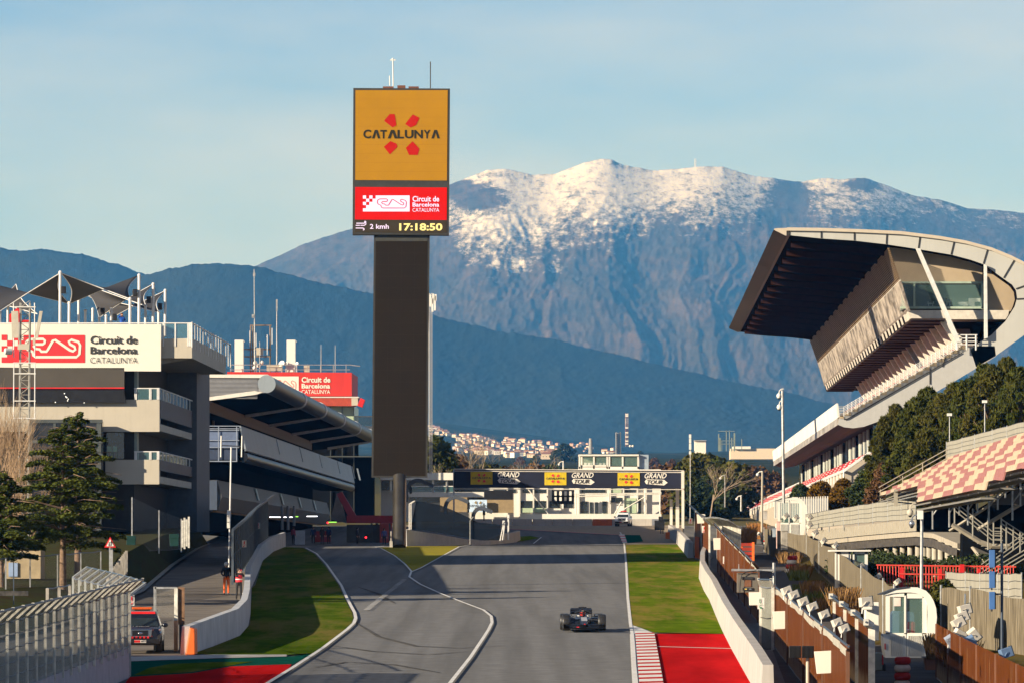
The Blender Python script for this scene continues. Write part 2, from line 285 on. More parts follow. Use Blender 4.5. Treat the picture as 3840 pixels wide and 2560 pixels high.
def mountain_mat(name,forest,bare,snow):
    m=bpy.data.materials.new(name); m.use_nodes=True; t=m.node_tree; b=t.nodes['Principled BSDF']; l=t.links.new; b.inputs['Roughness'].default_value=.9; b.inputs['Specular IOR Level'].default_value=.1
    g=t.nodes.new('ShaderNodeNewGeometry'); mpp=t.nodes.new('ShaderNodeMapping'); mpp.inputs['Scale'].default_value=(1,.13,1); l(g.outputs['Position'],mpp.inputs['Vector'])
    def noise(sc_,det=8,rough=.65):
        n=t.nodes.new('ShaderNodeTexNoise'); n.inputs['Scale'].default_value=sc_; n.inputs['Detail'].default_value=det; n.inputs['Roughness'].default_value=rough; l(mpp.outputs['Vector'],n.inputs['Vector']); return n.outputs['Fac']
    def ramp(v,a,bb,lo=0,hi=1):
        r=t.nodes.new('ShaderNodeMapRange'); r.inputs['From Min'].default_value=a; r.inputs['From Max'].default_value=bb; r.inputs['To Min'].default_value=lo; r.inputs['To Max'].default_value=hi; l(v,r.inputs['Value']); return r.outputs['Result']
    def mix(f,a,bb):
        x=t.nodes.new('ShaderNodeMix'); x.data_type='RGBA'; l(f,x.inputs['Factor'])
        for k,v in (('A',a),('B',bb)):
            if isinstance(v,tuple): x.inputs[k].default_value=(*v,1)
            else: l(v,x.inputs[k])
        return x.outputs['Result']
    c=mix(ramp(noise(.006),.38,.7),forest,bare); c=mix(ramp(noise(.02,8,.72),.42,.64,0,.8),c,tuple(v*.4 for v in forest))
    if snow:
        at=t.nodes.new('ShaderNodeAttribute'); at.attribute_name='cover'
        ad=t.nodes.new('ShaderNodeMath'); ad.operation='ADD'; l(at.outputs['Fac'],ad.inputs[0]); l(ramp(noise(.026,9,.85),.3,.7,-.62,.62),ad.inputs[1])
        c=mix(ramp(ad.outputs[0],.36,.86),c,(.8,.76,.73))
    l(c,b.inputs['Base Color']); bn=t.nodes.new('ShaderNodeBump'); bn.inputs['Strength'].default_value=.35; bn.inputs['Distance'].default_value=14; l(noise(.03,8),bn.inputs['Height']); l(bn.outputs['Normal'],b.inputs['Normal'])
    return m
def mountain(name,prof,D0,D1,ybase,amp,m,seed,rough=2.0,nx=620,nt=150,cover=None,shape=1.15,pxr=(-500,4400),spur=70.):
    px=np.linspace(*pxr,nx); top=np.interp(px,[a for a,_ in prof],[b for _,b in prof])+(fbm(px/9,px*0,seed+50,3)-.5)*rough*2+(fbm(px/45,px*0,seed+60,3)-.5)*rough*3
    t=np.concatenate([np.linspace(0,1,nt),1+np.linspace(.02,.5,14)]); T,PX=np.meshgrid(t,px,indexing='ij')
    D=D0+(D1-D0)*T; zr=CZ+(YH-top)*D1/F; zb=CZ+(YH-ybase)*D0/F
    ker=np.exp(-np.linspace(-2.5,2.5,61)**2); ker/=ker.sum(); zs=np.convolve(np.pad(zr,30,mode='edge'),ker,'valid')
    ze=zs[None,:]+(zr-zs)[None,:]*np.clip(T,0,1)**40; z=zb+(ze-zb)*np.clip(T,0,1)**shape
    env=np.clip(T*(1-T)*4,0,1)*np.clip((1-T)*5,0,1)**1.5
    wob=(fbm(PX/400,T*3,seed+9,3)-.5)*300
    sp=fbm((PX+wob)/spur,T*(9*70/spur)+(PX-1900)/900*T*3,seed,5,True)-.55; sp2=fbm((PX+wob)/(spur*3.4),T*(2.6*70/spur)+4,seed+3,4,True)-.5
    z=z+env*amp*(sp*.12+sp2*1.6)+env*amp*.3*(fbm(PX/14,T*60,seed+5,4)-.5)
    z=np.where(T>1,zr[None,:]-(T-1)*(zr[None,:]-zb)*1.6,z)
    py=YH-(z-CZ)*F/D
    return grid(name,(PX-1920)*D/F,D,z,m,cover(PX,py,T) if cover else None)
main_prof=[(-500,1400),(400,1180),(800,1060),(963,996),(1143,914),(1322,857),(1500,780),(1682,694),(1772,661),(1829,637),(1894,634),(2000,656),(2082,653),(2188,612),(2262,596),(2294,598),(2335,620),(2449,640),(2547,634),(2613,625),(2711,627),(2809,656),(2923,673),(3005,683),(3086,669),(3168,673),(3241,666),(3331,699),(3429,735),(3527,751),(3625,781),(3740,789),(3840,800),(4400,930)]
def snow_cover(px,py,T):
    yl=np.interp(px,[900,1500,1660,1750,1850,1950,2050,2200,2400,2550,2700,2850,3000,3100,3250,3350,3450,3600,3840,4400],[640,700,800,930,965,940,915,890,860,850,820,790,750,800,790,790,765,775,780,800])
    c=np.clip((yl-py)/300+.42,-.4,.86)
    for (cx,cy_,rx,ry,k) in ((1800,745,85,45,1.3),(1720,705,50,30,1.2),(2960,720,55,45,1.1),(3230,690,60,24,.9),(2930,800,60,30,.6),(2300,612,22,10,.4),(1860,655,60,12,.3),(2140,800,50,90,.25),(2500,900,60,110,.35)):
        c-=k*np.exp(-((px-cx)/rx)**2-((py-cy_)/ry)**2)
    c-=.2*np.exp(-((py-(724+(px-2600)*.008+9*np.sin(px/70)+5*np.sin(px/23)))/4)**2)*(px>2150)*(px<3200)
    for (cx,cy_,rx,ry,k) in ((1215,945,40,14,.55),(1240,975,30,9,.5),(1330,930,14,10,.4),(1950,1000,50,30,.5),(2080,1010,30,30,.5),(1860,985,16,28,.4)):
        c+=k*np.exp(-((px-cx)/rx)**2-((py-cy_)/ry)**2)
    return c
m_main=mountain_mat('mountain_slopes',(.064,.056,.042),(.14,.096,.074),True); m_forest=mountain_mat('wooded_hill',(.022,.03,.018),(.03,.036,.02),False)
mountain('mountains',main_prof,14500,22000,1690,38,m_main,21,rough=1.6,cover=snow_cover,nx=900,nt=240,spur=55)
ridge_prof=[(-500,1180),(300,1085),(539,1032),(653,1004),(767,988),(849,991),(980,1004),(1143,1045),(1306,1081),(1388,1097),(1633,1184),(1845,1236),(2090,1274),(2286,1323),(2531,1380),(2776,1437),(2988,1478),(3200,1535),(3840,1640),(4400,1680)]
mountain('hill',ridge_prof,11900,13400,1700,14,m_forest,5,rough=3.4,spur=120)
mountain('hill',[(-500,960),(0,931),(82,939),(180,936),(310,955),(392,977),(473,1004),(547,1033),(700,1090),(1000,1250),(1300,1500),(1500,1690),(4400,1700)],13600,14600,1705,12,m_forest,8,rough=3.2,spur=90,nt=80)
# ================================================================= haze
hm=bpy.data.materials.new('haze_air'); hm.use_nodes=True; hn=hm.node_tree; hn.nodes.clear(); ho=hn.nodes.new('ShaderNodeOutputMaterial'); hv=hn.nodes.new('ShaderNodeVolumePrincipled')
hv.inputs['Color'].default_value=(.07,.36,1.0,1); hv.inputs['Absorption Color'].default_value=(1,1,1,1); hv.inputs['Density'].default_value=4.2e-5; hv.inputs['Anisotropy'].default_value=0.0; hn.links.new(hv.outputs['Volume'],ho.inputs['Volume'])
try: hm.cycles.homogeneous_volume=True
except Exception: pass
hb=MB(); hb.box((0,12700,815),(13000,26000,1650)); hz=hb.build('haze',hm); tag(hz,kind='stuff')
# ================================================================= track surfaces
def asphalt(name,c,streak=.55):
    m=mat(name,c,.88,var=.12,scale=1.5,bump=.25,spec=0); t=m.node_tree; b=t.nodes['Principled BSDF']; l=t.links.new
    old=b.inputs['Base Color'].links[0].from_socket; tcn=t.nodes.new('ShaderNodeTexCoord'); mpn=t.nodes.new('ShaderNodeMapping'); mpn.inputs['Scale'].default_value=(1.1,.012,1)
    n=t.nodes.new('ShaderNodeTexNoise'); n.inputs['Scale'].default_value=.8; n.inputs['Detail'].default_value=4; r=t.nodes.new('ShaderNodeMapRange'); r.inputs['From Min'].default_value=.4; r.inputs['From Max'].default_value=.68; r.inputs['To Max'].default_value=streak
    x=t.nodes.new('ShaderNodeMix'); x.data_type='RGBA'; x.inputs['B'].default_value=(*[v*.55 for v in c],1); l(tcn.outputs['Object'],mpn.inputs['Vector']); l(mpn.outputs['Vector'],n.inputs['Vector']); l(n.outputs['Fac'],r.inputs['Value']); l(r.outputs['Result'],x.inputs['Factor']); l(old,x.inputs['A']); l(x.outputs['Result'],b.inputs['Base Color'])
    return m
def grassmat(name,g1,g2,dry):
    m=mat(name,g1,.95,var=.0,scale=.7,c2=g2,lo=.3,hi=.7,stretch=(1,.35,1),bump=.5,spec=0); t=m.node_tree; b=t.nodes['Principled BSDF']; l=t.links.new
    old=b.inputs['Base Color'].links[0].from_socket; tcn=t.nodes.new('ShaderNodeTexCoord'); mp2=t.nodes.new('ShaderNodeMapping'); mp2.inputs['Scale'].default_value=(.45,.05,1)
    n=t.nodes.new('ShaderNodeTexNoise'); n.inputs['Scale'].default_value=1; n.inputs['Detail'].default_value=7; n.inputs['Roughness'].default_value=.7
    r=t.nodes.new('ShaderNodeMapRange'); r.inputs['From Min'].default_value=.45; r.inputs['From Max'].default_value=.62; r.inputs['To Max'].default_value=.8
    x=t.nodes.new('ShaderNodeMix'); x.data_type='RGBA'; x.inputs['B'].default_value=(*dry,1); l(tcn.outputs['Object'],mp2.inputs['Vector']); l(mp2.outputs['Vector'],n.inputs['Vector']); l(n.outputs['Fac'],r.inputs['Value']); l(r.outputs['Result'],x.inputs['Factor']); l(old,x.inputs['A']); l(x.outputs['Result'],b.inputs['Base Color'])
    return m
m_track=asphalt('track_asphalt',(.22,.217,.212)); m_line=mat('line_paint',(.74,.72,.68),.7,var=.1,scale=1.2,spec=0)
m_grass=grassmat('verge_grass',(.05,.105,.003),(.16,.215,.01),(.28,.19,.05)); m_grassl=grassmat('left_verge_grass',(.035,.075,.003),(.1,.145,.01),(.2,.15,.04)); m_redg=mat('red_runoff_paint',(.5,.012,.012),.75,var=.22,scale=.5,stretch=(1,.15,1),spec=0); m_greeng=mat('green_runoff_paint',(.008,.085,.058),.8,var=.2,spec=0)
m_olive=mat('olive_ground_paint',(.32,.27,.035),.85,var=.12,scale=.4,spec=0)
def flat(name,pts,m,dz,stuff=False,sub=1):
    b=MB(); b.poly([G(x,y,dz) for x,y in pts]); o=b.build(name,m); return tag(o,kind='stuff' if stuff else 'structure')
b=MB(); xs=[(-34,130),(-34,900),(60,900),(60,130)]
b.poly([XG(-60,110,-.02),XG(60,110,-.02),XG(60,735,-.02),XG(-60,735,-.02)]); struct('track',b,m_track)
whL=[(1147,2054),(1187,2075),(1224,2115),(1247,2148),(1280,2195),(1300,2241),(1317,2274),(1330,2298),(1334,2318),(1327,2337),(1303,2360),(1208,2433),(1094,2507),(960,2590)]
whR=[(2325,1995),(2335,2009),(2341,2043),(2347,2106),(2351,2183),(2354,2242),(2360,2300),(2364,2339),(2370,2374),(2374,2417),(2378,2495),(2386,2580)]
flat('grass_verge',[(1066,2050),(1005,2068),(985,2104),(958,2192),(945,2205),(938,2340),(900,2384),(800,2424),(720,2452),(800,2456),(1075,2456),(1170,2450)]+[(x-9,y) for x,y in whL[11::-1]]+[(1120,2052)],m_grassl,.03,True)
flat('grass_verge',[(2346,2042),(2552,2031),(2606,2096),(2650,2096),(2648,2168),(2668,2215),(2691,2250),(2714,2300),(2742,2358),(2752,2377),(2455,2372),(2372,2345),(2366,2300),(2360,2242),(2357,2183),(2353,2106)],m_grass,.03,True)
flat('grass_verge',[(1700,2046),(1945,2030),(2025,2016),(1990,2008),(1890,2014),(1800,2035)],m_grass,.03,True)
flat('painted_island',[(1420,2052),(1540,2046),(1722,2046),(1650,2088),(1576,2130),(1543,2141),(1519,2114),(1478,2082)],m_olive,.012)
def line(pts,wd,dz=.045): 
    b=MB(); b.ribbon([G(x,y,dz) for x,y in pts],wd); return tag(b.build('track_line',m_line),kind='structure')
line(whL,.16); line(whR,.15)
line([(1520,2048),(1440,2047),(1408,2051),(1430,2056),(1478,2082),(1519,2115),(1543,2142),(1535,2163),(1576,2191),(1649,2224),(1731,2257),(1813,2288),(1842,2311),(1845,2335),(1832,2362),(1813,2392),(1764,2466),(1690,2560),(1660,2600)],.14)
line([(1760,2043),(1723,2049),(1649,2090),(1576,2131),(1543,2144)],.14,.05); line([(2000,2038),(2030,2014)],.14); line([(1190,2045),(1245,2041)],.12)
b=MB()
for k in range(26):
    t=k/25; x=1514-137*t; y=2175+111*t; a=G(x,y,.04); b.quad(a+Vector((-.19,-.4,0)),a+Vector((.13,-.4,0)),a+Vector((.19,.4,.012)),a+Vector((-.13,.4,.012)))
struct('track_line',b,m_line)
flat('red_runoff',[(2455,2376),(2752,2377),(2785,2432),(2870,2585),(2495,2585)],m_redg,.02); line([(2463,2425),(2785,2434)],.5,.035)
b=MB()                                      # raised red and white kerb
kl=lambda y:2382+(y-2378)*.0824; kr=lambda y:2454+(y-2378)*.1813
ds=[GD(2376)-3.8*(i//2)-(1.55 if i%2 else 0) for i in range(70)]; n=0
for i in range(0,60):
    D0_=ds[i]; D1_=ds[i+1]
    y0=1760+7.2*F/D0_; y1=1760+7.2*F/D1_
    if y1>2600: break
    b.quad(G(kl(y1),y1,.05),G(kr(y1),y1,.07),G(kr(y0),y0,.07),G(kl(y0),y0,.05),mi=i%2)
kerb=struct('kerb',b,[mat('kerb_red',(.5,.015,.015),.7,spec=0),m_line])
b=MB(); b.poly([G(2366,2340,.03),G(2372,2378,.03),G(2455,2376,.03)]); struct('kerb_apron',b,m_line)
b=MB(); b.ribbon([G(2377,2378,.02),G(2381,2440,.02),G(2392,2585,.02)],.35); struct('kerb_apron',b,m_line)
flat('red_runoff',[(440,2600),(487,2539),(720,2525),(865,2499),(1094,2491),(1082,2510),(960,2600)],m_redg,.026)
flat('green_runoff',[(487,2480),(800,2470),(1075,2462),(1170,2452),(1094,2492),(865,2499),(720,2526),(487,2540)],m_greeng,.018)
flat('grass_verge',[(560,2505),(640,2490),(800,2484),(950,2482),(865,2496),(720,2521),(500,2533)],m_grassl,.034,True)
flat('service_kerb',[(487,2464),(800,2456),(1075,2456),(1075,2463),(800,2470),(487,2481)],conc,.04)
rub=mat('tyre_rubber_mark',(.12,.115,.108),.9,var=.2,scale=.6,spec=0)
for pts,wd in (([(1330,2330),(1420,2385),(1560,2420),(1720,2428),(1900,2418)],.25),([(1250,2420),(1400,2440),(1600,2452),(1760,2440)],.2),([(1345,2200),(1420,2225),(1480,2260)],.25),([(1180,2500),(1300,2480),(1480,2490),(1650,2520)],.2)):
    q=[]
    for (xa,ya),(xb,yb) in zip(pts,pts[1:]): q+=[(xa+(xb-xa)*k/6,ya+(yb-ya)*k/6) for k in range(6)]
    b=MB(); b.ribbon([G(x,y,.006) for x,y in q+[pts[-1]]],[wd*(.3+.7*math.sin(math.pi*(i+.5)/(len(q)+1))) for i in range(len(q)+1)]); struct('tyre_mark',b,rub)
# far end of the straight
flat('gravel_trap',[(1500,1968),(2560,1968),(2560,2040),(2346,2040),(2318,2004),(1950,1984),(1500,1976)],mat('gravel',(.42,.34,.25),.95,var=.15,scale=1.5,bump=.4,spec=0),.03)
b=MB(); b.ribbon([G(1700,1972,.06),G(1950,1985,.06),G(2150,1996,.06),G(2312,2005,.06)],.9); struct('kerb',b,red)
flat('green_runoff',[(2342,2005),(2400,2006),(2412,2030),(2350,2036)],m_greeng,.05)
b=MB()
for k in range(7):
    y0,y1=2004+k*4.6,2004+(k+1)*4.6; b.quad(G(2322+k*1.8,y0,.07),G(2342+k*1.5,y0,.07),G(2343+k*1.5,y1,.07),G(2323+k*1.8,y1,.07),mi=k%2)
struct('kerb',b,[m_line,red])
# service roads and banks
flat('service_road',[(300,2585),(487,2462),(705,2455),(898,2382),(940,2340),(945,2205),(985,2104),(1066,2048),(640,2032),(785,2036),(700,2075),(560,2190),(470,2260),(200,2360)],asph2,.0)
flat('service_road',[(2790,2035),(2880,2050),(2930,2104),(2982,2159),(3030,2202),(3070,2250),(3150,2380),(3420,2420),(3600,2600),(2960,2600),(2880,2390),(2800,2250),(2750,2150),(2720,2080)],mat('right_service_asphalt',(.13,.12,.115),.9,var=.15,scale=.6,bump=.3,spec=0),.0)
m_bank=mat('bank_soil',(.09,.065,.035),.95,var=.3,scale=.8,c2=(.06,.075,.025),bump=.4,spec=0)
b=MB()                                      # left bank: rises from the road kerb to the fence line
foot=[(-120,2420),(120,2370),(300,2320),(520,2222),(640,2120),(735,2058),(780,2040)]; crest=[(-200,2330,250),(60,2200,300),(300,2160,330),(440,2090,360),(540,2035,400),(660,1985,430),(740,1975,470)]
for i in range(6):
    b.quad(G(*foot[i],.1),G(*foot[i+1],.1),P(*crest[i+1]),P(*crest[i]))
    a,c=P(*crest[i]),P(*crest[i+1]); b.quad(a,c,c+Vector((-60,30,1)),a+Vector((-60,30,1)))
struct('bank',b,m_bank)
b=MB(); b.ribbon([G(x+4,y,.12) for x,y in foot],.5); struct('service_kerb',b,conc2)
b=MB()                                      # right bank under the temporary stand
rb=[(2890,2050),(2990,2150),(3080,2250),(3200,2400),(3420,2440),(3700,2520),(3900,2585)]
cr=[(3000,1990,470),(3040,2030,430),(3200,2085,390),(3330,2140,350),(3560,2250,310),(3760,2300,280),(4000,2340,260)]
crp=lambda i: XG((cr[i][0]-1920)*cr[i][2]/F,cr[i][2],.5)
for i in range(6):
    b.quad(G(*rb[i],.02),G(*rb[i+1],.02),crp(i+1),crp(i)); a,c=crp(i),crp(i+1); b.quad(a,c,c+Vector((40,60,1.5)),a+Vector((40,60,1.5)))
struct('bank',b,mat('dry_grass_bank',(.22,.13,.05),.95,var=.35,scale=1.5,c2=(.1,.1,.03),bump=.6,spec=0))
# ================================================================= LED tower
T=thing('screen_tower','tall dark column carrying a big yellow and red LED screen beside the track','LED tower',G(1498,2050))
DT=530.0
b=MB(); b.tube(G(1498,2052),P(1498,1786,DT),.62,n=28); b.build('pole',mat('polished_dark_steel',(.16,.14,.11),.28,.85,var=.15,scale=.6),T)
led_off=mat('switched_off_led',(.017,.012,.006),.6,spec=.1,var=.08,scale=.5); casing=mat('screen_casing',(.035,.034,.03),.6,0,var=.15)
b=MB(); b.prism([P(1393,1788,DT),P(1602,1788,DT),P(1611,880,DT),P(1402,880,DT)],(0,1.3,0)); b.build('column',casing,T)
b=MB(); b.poly([P(1400,1782,DT-.03),P(1594,1782,DT-.03),P(1603,905,DT-.03),P(1409,905,DT-.03)]); b.build('column_screen',led_off,T,recalc=False)
b=MB()
for k in range(1,20): y=905+k*43.8; x=9*(y-905)/877; rect_poly(b,1409-x,y,1603-x,y+.9,DT-.045)
for k in range(1,4): x=1409+k*48.5; b.poly([P(x-9,1782,DT-.045),P(x-8.2,1782,DT-.045),P(x+.8,905,DT-.045),P(x,905,DT-.045)])
ppoly(b,[(1409,905),(1603,905),(1603.3,882),(1409.4,882)],DT-.05,1); b.build('module_seam',[mat('seam_brown',(.03,.022,.013),.6,spec=.1),mat('head_collar',(.05,.05,.042),.5)],T,recalc=False)
b=MB(); b.prism([P(1322,880,DT-.5),P(1683,882,DT-.5),P(1687,333,DT-.5),P(1325,331,DT-.5)],(0,1.6,0)); hd=b.build('screen_head',casing,T)
def em(n,c,e): return mat(n,c,.6,var=.04,scale=.3,emit=e,spec=.05)
b=MB(); DS=DT-.54
ppoly(b,[(1333,331+8),(1679,339),(1676,678),(1332,676)],DS,0); ppoly(b,[(1332,702),(1676,704),(1675,826),(1331,824)],DS,1); ppoly(b,[(1331,826),(1675,828),(1675,874),(1331,872)],DS,2)
for k in range(9): rect_poly(b,1334,372+34*k,1678,373.2+34*k,DS-.012,3)
cat_logo(b,(1362,429,1649,582),DS-.03,4,5)
circuit_logo(b,1361,734,1536,794,DS-.03,6,1,6)
words(b,'Circuit de',(1547,736,1647,757),DS-.03,6,.02); words(b,'Barcelona',(1547,760,1647,776),DS-.03,6,.02); words(b,'CATALUNYA',(1547,781,1647,795),DS-.03,6)
words(b,'2 kmh',(1387,841,1458,859),DS-.03,6,.015); words(b,'17:18:50',(1497,838,1659,866),DS-.03,7,.03)
for (x0,x1,y,hk) in ((1336,1366,838,-1),(1334,1350,846,0),(1334,1360,856,1)):
    pline(b,[(x0,y),(x1,y)]+([(x1+5,y+hk*2),(x1+6,y+hk*6),(x1+1,y+hk*8)] if hk else []),3.2,DS-.03,6)
pline(b,[(1352,846),(1366,846),(1372,842),(1372,836),(1366,833)],3.2,DS-.03,6)
b.build('screen_face',[em('led_yellow',(.36,.175,.012),.1),em('led_red',(.52,.008,.006),.12),em('led_dark',(.045,.036,.024),.05),em('led_seam',(.32,.15,.012),.1),em('led_black',(.03,.028,.02),.02),em('led_petal',(.4,.012,.008),.1),em('led_lilac',(.62,.52,.7),.35),em('led_pale_yellow',(.75,.6,.22),.3)],T,recalc=False)
b=MB(); b.tube(P(1475,331,DT),P(1473,226,DT),.06); b.box(P(1473,226,DT),(.5,.1,.1)); b.sph(P(1473,222,DT),.1); b.tube(P(1462,322,DT),P(1461,285,DT),.05); b.build('wind_sensor_mast',wht2,T)
b=MB(); b.tube(P(1614,332,DT),P(1614,232,DT),.05); b.build('antenna',dark,T)
b=MB()
for x0,x1,y in ((1436,1474,325),(1490,1520,321),(1532,1570,325)): b.pbox(x0,y,x1,332,DT-.2,.8)
b.build('roof_beacon_box',mat('rusty_brown',(.16,.06,.035),.7),T)
# mast behind the tower
def lattice(name,label,cat_,x,yt,yb,D,wd,m,n=24,parts=()):
    t=thing(name,label,cat_,P(x,yb,D)); a=P(x,yb,D); h=P(x,yt,D).z-a.z; b=MB(); r=wd*.06; pts=[(wd/2,0),(-wd/4,wd*.43),(-wd/4,-wd*.43)]
    for X,Y in pts: b.tube(a+Vector((X,Y,0)),a+Vector((X,Y,h)),r*1.3,n=5)
    for k in range(n):
        for i in range(3):
            j=(i+1)%3; p=a+Vector((*pts[i],h*k/n)); q=a+Vector((*pts[j],h*(k+1)/n)); b.tube(p,q,r,n=4,cap=False); b.tube(p,a+Vector((*pts[j],h*k/n)),r*.8,n=4,cap=False)
    b.build('lattice_frame',m,t); return t
t=lattice('radio_mast','slim white lattice mast just behind the tall screen column','mast',1613,1100,1775,600,.42,litrail,70)
for dx,y0,y1 in ((-6,1105,1150),(5,1102,1140),(11,1110,1165),(2,1120,1170),(14,1104,1128)):
    b=MB(); b.pbox(1616+dx,y0,1623+dx,y1,599.3,.2); b.build('panel_antenna',wht2,t)
# ================================================================= hospitality building (left)
B=thing('hospitality_building','white and dark terraced building with a Circuit de Barcelona sign, left of the pits','building',XG(-30,422))
D0=420.; D1=456.; dd=(D1-D0)*AX
def pr(pts,D,vec,**k): return [P(x,y,D) for x,y in pts],vec
m_inner=mat('grey_facade',(.12,.13,.14),.7,var=.1,grime=.1); m_dkwall=mat('dark_brown_wall',(.05,.044,.035),.7,spec=.1,var=.1)
b=MB(); b.prism([P(x,y,D0+1.2) for x,y in ((-260,1340),(503,1340),(503,1990),(-260,1990))],dd-AX); b.build('wall',m_dkwall,B)
b=MB(); b.prism([P(x,y,D1-4) for x,y in ((612,1342),(738,1342),(738,1990),(612,1990))],AX*14); b.build('stair_core',m_inner,B)
b=MB(); b.prism([P(x,y,D0) for x,y in ((-260,1288),(720,1268),(720,1342),(-260,1342))],dd); b.build('roof_terrace',cream,B)
for (xa,xb,ya,yb,rail) in ((-260,598,1497,1617,1455),(395,597,1722,1814,1692)):
    b=MB(); b.pbox(xa,ya,xb,yb,D0,.35); b.prism([P(x,y,D0+.35) for x,y in ((xa,yb-30),(xb,yb-30),(xb,yb-4),(xa,yb-4))],dd*.97); bal=b.build('balcony',cream,B)
    b=MB(); b.prism([P(x,y,D0+.35) for x,y in ((xb-6,ya),(xb+3,ya),(xb+3,yb-52),(xb-6,yb-52))],dd*.99); b.build('side_fascia',mat('blue_grey_panel',(.035,.055,.08),.6,var=.2),bal)
    for k in range(9): b=MB(); b.prism([P(x,y,D0+1+k*4) for x,y in ((xb-60,yb-8),(xb+2,yb-50),(xb+2,yb-8))],AX*.5); b.build('bracket',mat('pale_concrete',(.5,.48,.45),.8),bal)
    b=MB(); a=P(xb,ya,D0); e=a+dd; up=Vector((0,0,(ya-rail)*D0/F)); b.panel(a,e,up); b.panel(P(503,ya,D0),a,up); b.build('balustrade_pane',rail_glass,bal,recalc=False)
    b=MB(); b.tube(a+up,e+up,.05); b.tube(P(503,rail,D0),a+up,.05)
    for x in (506,511,561,566,590,595): b.pbox(x-2,rail,x+2,ya,D0-.05,.08)
    for k in range(12): p=a+dd*(k/11); b.tube(p,p+up,.045,n=4)
    b.build('railing',litrail,bal)
# top terrace balustrade
b=MB(); a=P(720,1268,D0); e=a+dd*1.15; up=Vector((0,0,56*D0/F)); b.panel(a,e,up); b.panel(P(604,1268,D0),a,up); tr=b.build('balustrade_pane',rail_glass,B,recalc=False)
b=MB(); b.tube(P(0,1212,D0),a+up,.05); b.tube(a+up,e+up,.05)
for x in (612,657,705,711,717): b.pbox(x-2.5,1213,x+2.5,1298,D0-.06,.1)
for k in range(16): p=a+dd*1.15*(k/15); b.box(p+up*.5-Vector((0,0,.3)),(.06,.35 if k%3==0 else .12,1.9))
b.build('railing',litrail,B)
for k in range(6): b=MB(); b.prism([P(x,y,D0+2+k*6) for x,y in ((560,1346),(716,1300),(716,1344),(560,1372))],AX*.5); b.build('bracket',mat('pale_concrete',(.5,.48,.45),.8),B)
# set-back window bays along the side
for (y0,y1) in ((1395,1497),(1620,1722)):
    for k in range(6):
        s0=D0+3+k*5.4; b=MB(); b.prism([P(503,y1,s0),P(507,y1,s0),P(507,y0,s0),P(503,y0,s0)],AX*2.6); b.build('window_bay',dglass,B)
for (y0,y1) in ((1380,1497),(1614,1722)):
    for k in range(7):
        s0=D0+1.3+k*5.4; b=MB(); b.prism([P(503,y1,s0),P(514,y1,s0),P(514,y0,s0),P(503,y0,s0)],AX*1.5); b.build('pillar',mat('pale_green_wall',(.3,.35,.3),.6),B)
b=MB(); b.pbox(395,1620,465,1718,D0+1,.3); wn=b.build('window',dglass,B)
for x in (402,423):
    b=MB(); c=P(x+8,1690,D0+.8); b.box(c,(.34,.3,.08)); b.box(c+Vector((0,.14,.2)),(.34,.06,.34))
    for s in (-1,1): b.tube(c+Vector((s*.14,0,0)),c+Vector((s*.17,0,-.5)),.02,n=4)
    tag(b.build('terrace_chair',mat('pale_green_seat',(.55,.68,.5),.5)),'pale green chair on the middle balcony, '+('nearer the glass tower' if x<410 else 'nearer the dark wall'),'chair','chairs on the balcony')
b=MB(); b.pbox(-260,1378,466,1452,D0-.6,.25); aw=b.build('awning',brownp,B)
b=MB(); b.pbox(-260,1451,466,1456,D0-.66,.3); b.build('red_trim',red,aw)
b=MB(); b.prism([P(x,y,D0-.5) for x,y in ((-260,1457),(464,1457),(472,1508),(-260,1508))],(0,.45,0)); b.build('soffit',black,aw)
b=MB()
for x,y in ((242,1474),(247,1486),(251,1489),(256,1495),(254,1501),(208,1507),(316,1509)): b.sph(P(x,y,D0-.55),.045)
b.build('soffit_lamp',mat('lamp_white',(.9,.88,.8),.4,emit=.4),aw)
# sign board
S=thing('circuit_sign','wide white board with a red track emblem reading Circuit de Barcelona Catalunya','sign',P(200,1390,D0-.6))
b=MB(); b.prism([P(-320,1213,D0-.6),P(604,1216,D0-.6),P(603,1391,D0-.6),P(466,1390,D0-.6),P(464,1382,D0-.6),P(-320,1372,D0-.6)],(0,.4,0)); b.build('board',mat('sign_white',(.78,.73,.62),.5,var=.02),S)
b=MB(); m_r,m_w,m_t=0,1,2; D=D0-.63
for r,cs in enumerate(((0,2),(1,3),(0,2,3),(1,2,3),(0,1,2,3))):
    for c in cs: rect_poly(b,6+20.5*c,1255+20.8*r,6+20.5*(c+1),1255+20.8*(r+1),D,0)
rect_poly(b,88,1256,318,1359,D,0)
pts=[(x0*.0,0) for x0 in ()]
X=lambda x:95+(x-300)*.835; Y=lambda y:1271+(y-1225)*.86
pline(b,[(X(x),Y(y)) for x,y in TRK],9.5,D-.03,1)
words(b,'Circuit de',(339,1259,515,1290),D-.03,2,.02); words(b,'Barcelona',(339,1299,515,1327),D-.03,2,.02); words(b,'CATALUNYA',(338,1339,515,1361),D-.03,2,-.012)
b.build('lettering',[mat('sign_red',(.75,.035,.04),.5,var=.04),mat('sign_white',(.78,.73,.62),.5),mat('sign_text',(.045,.042,.035),.5)],S,recalc=False)
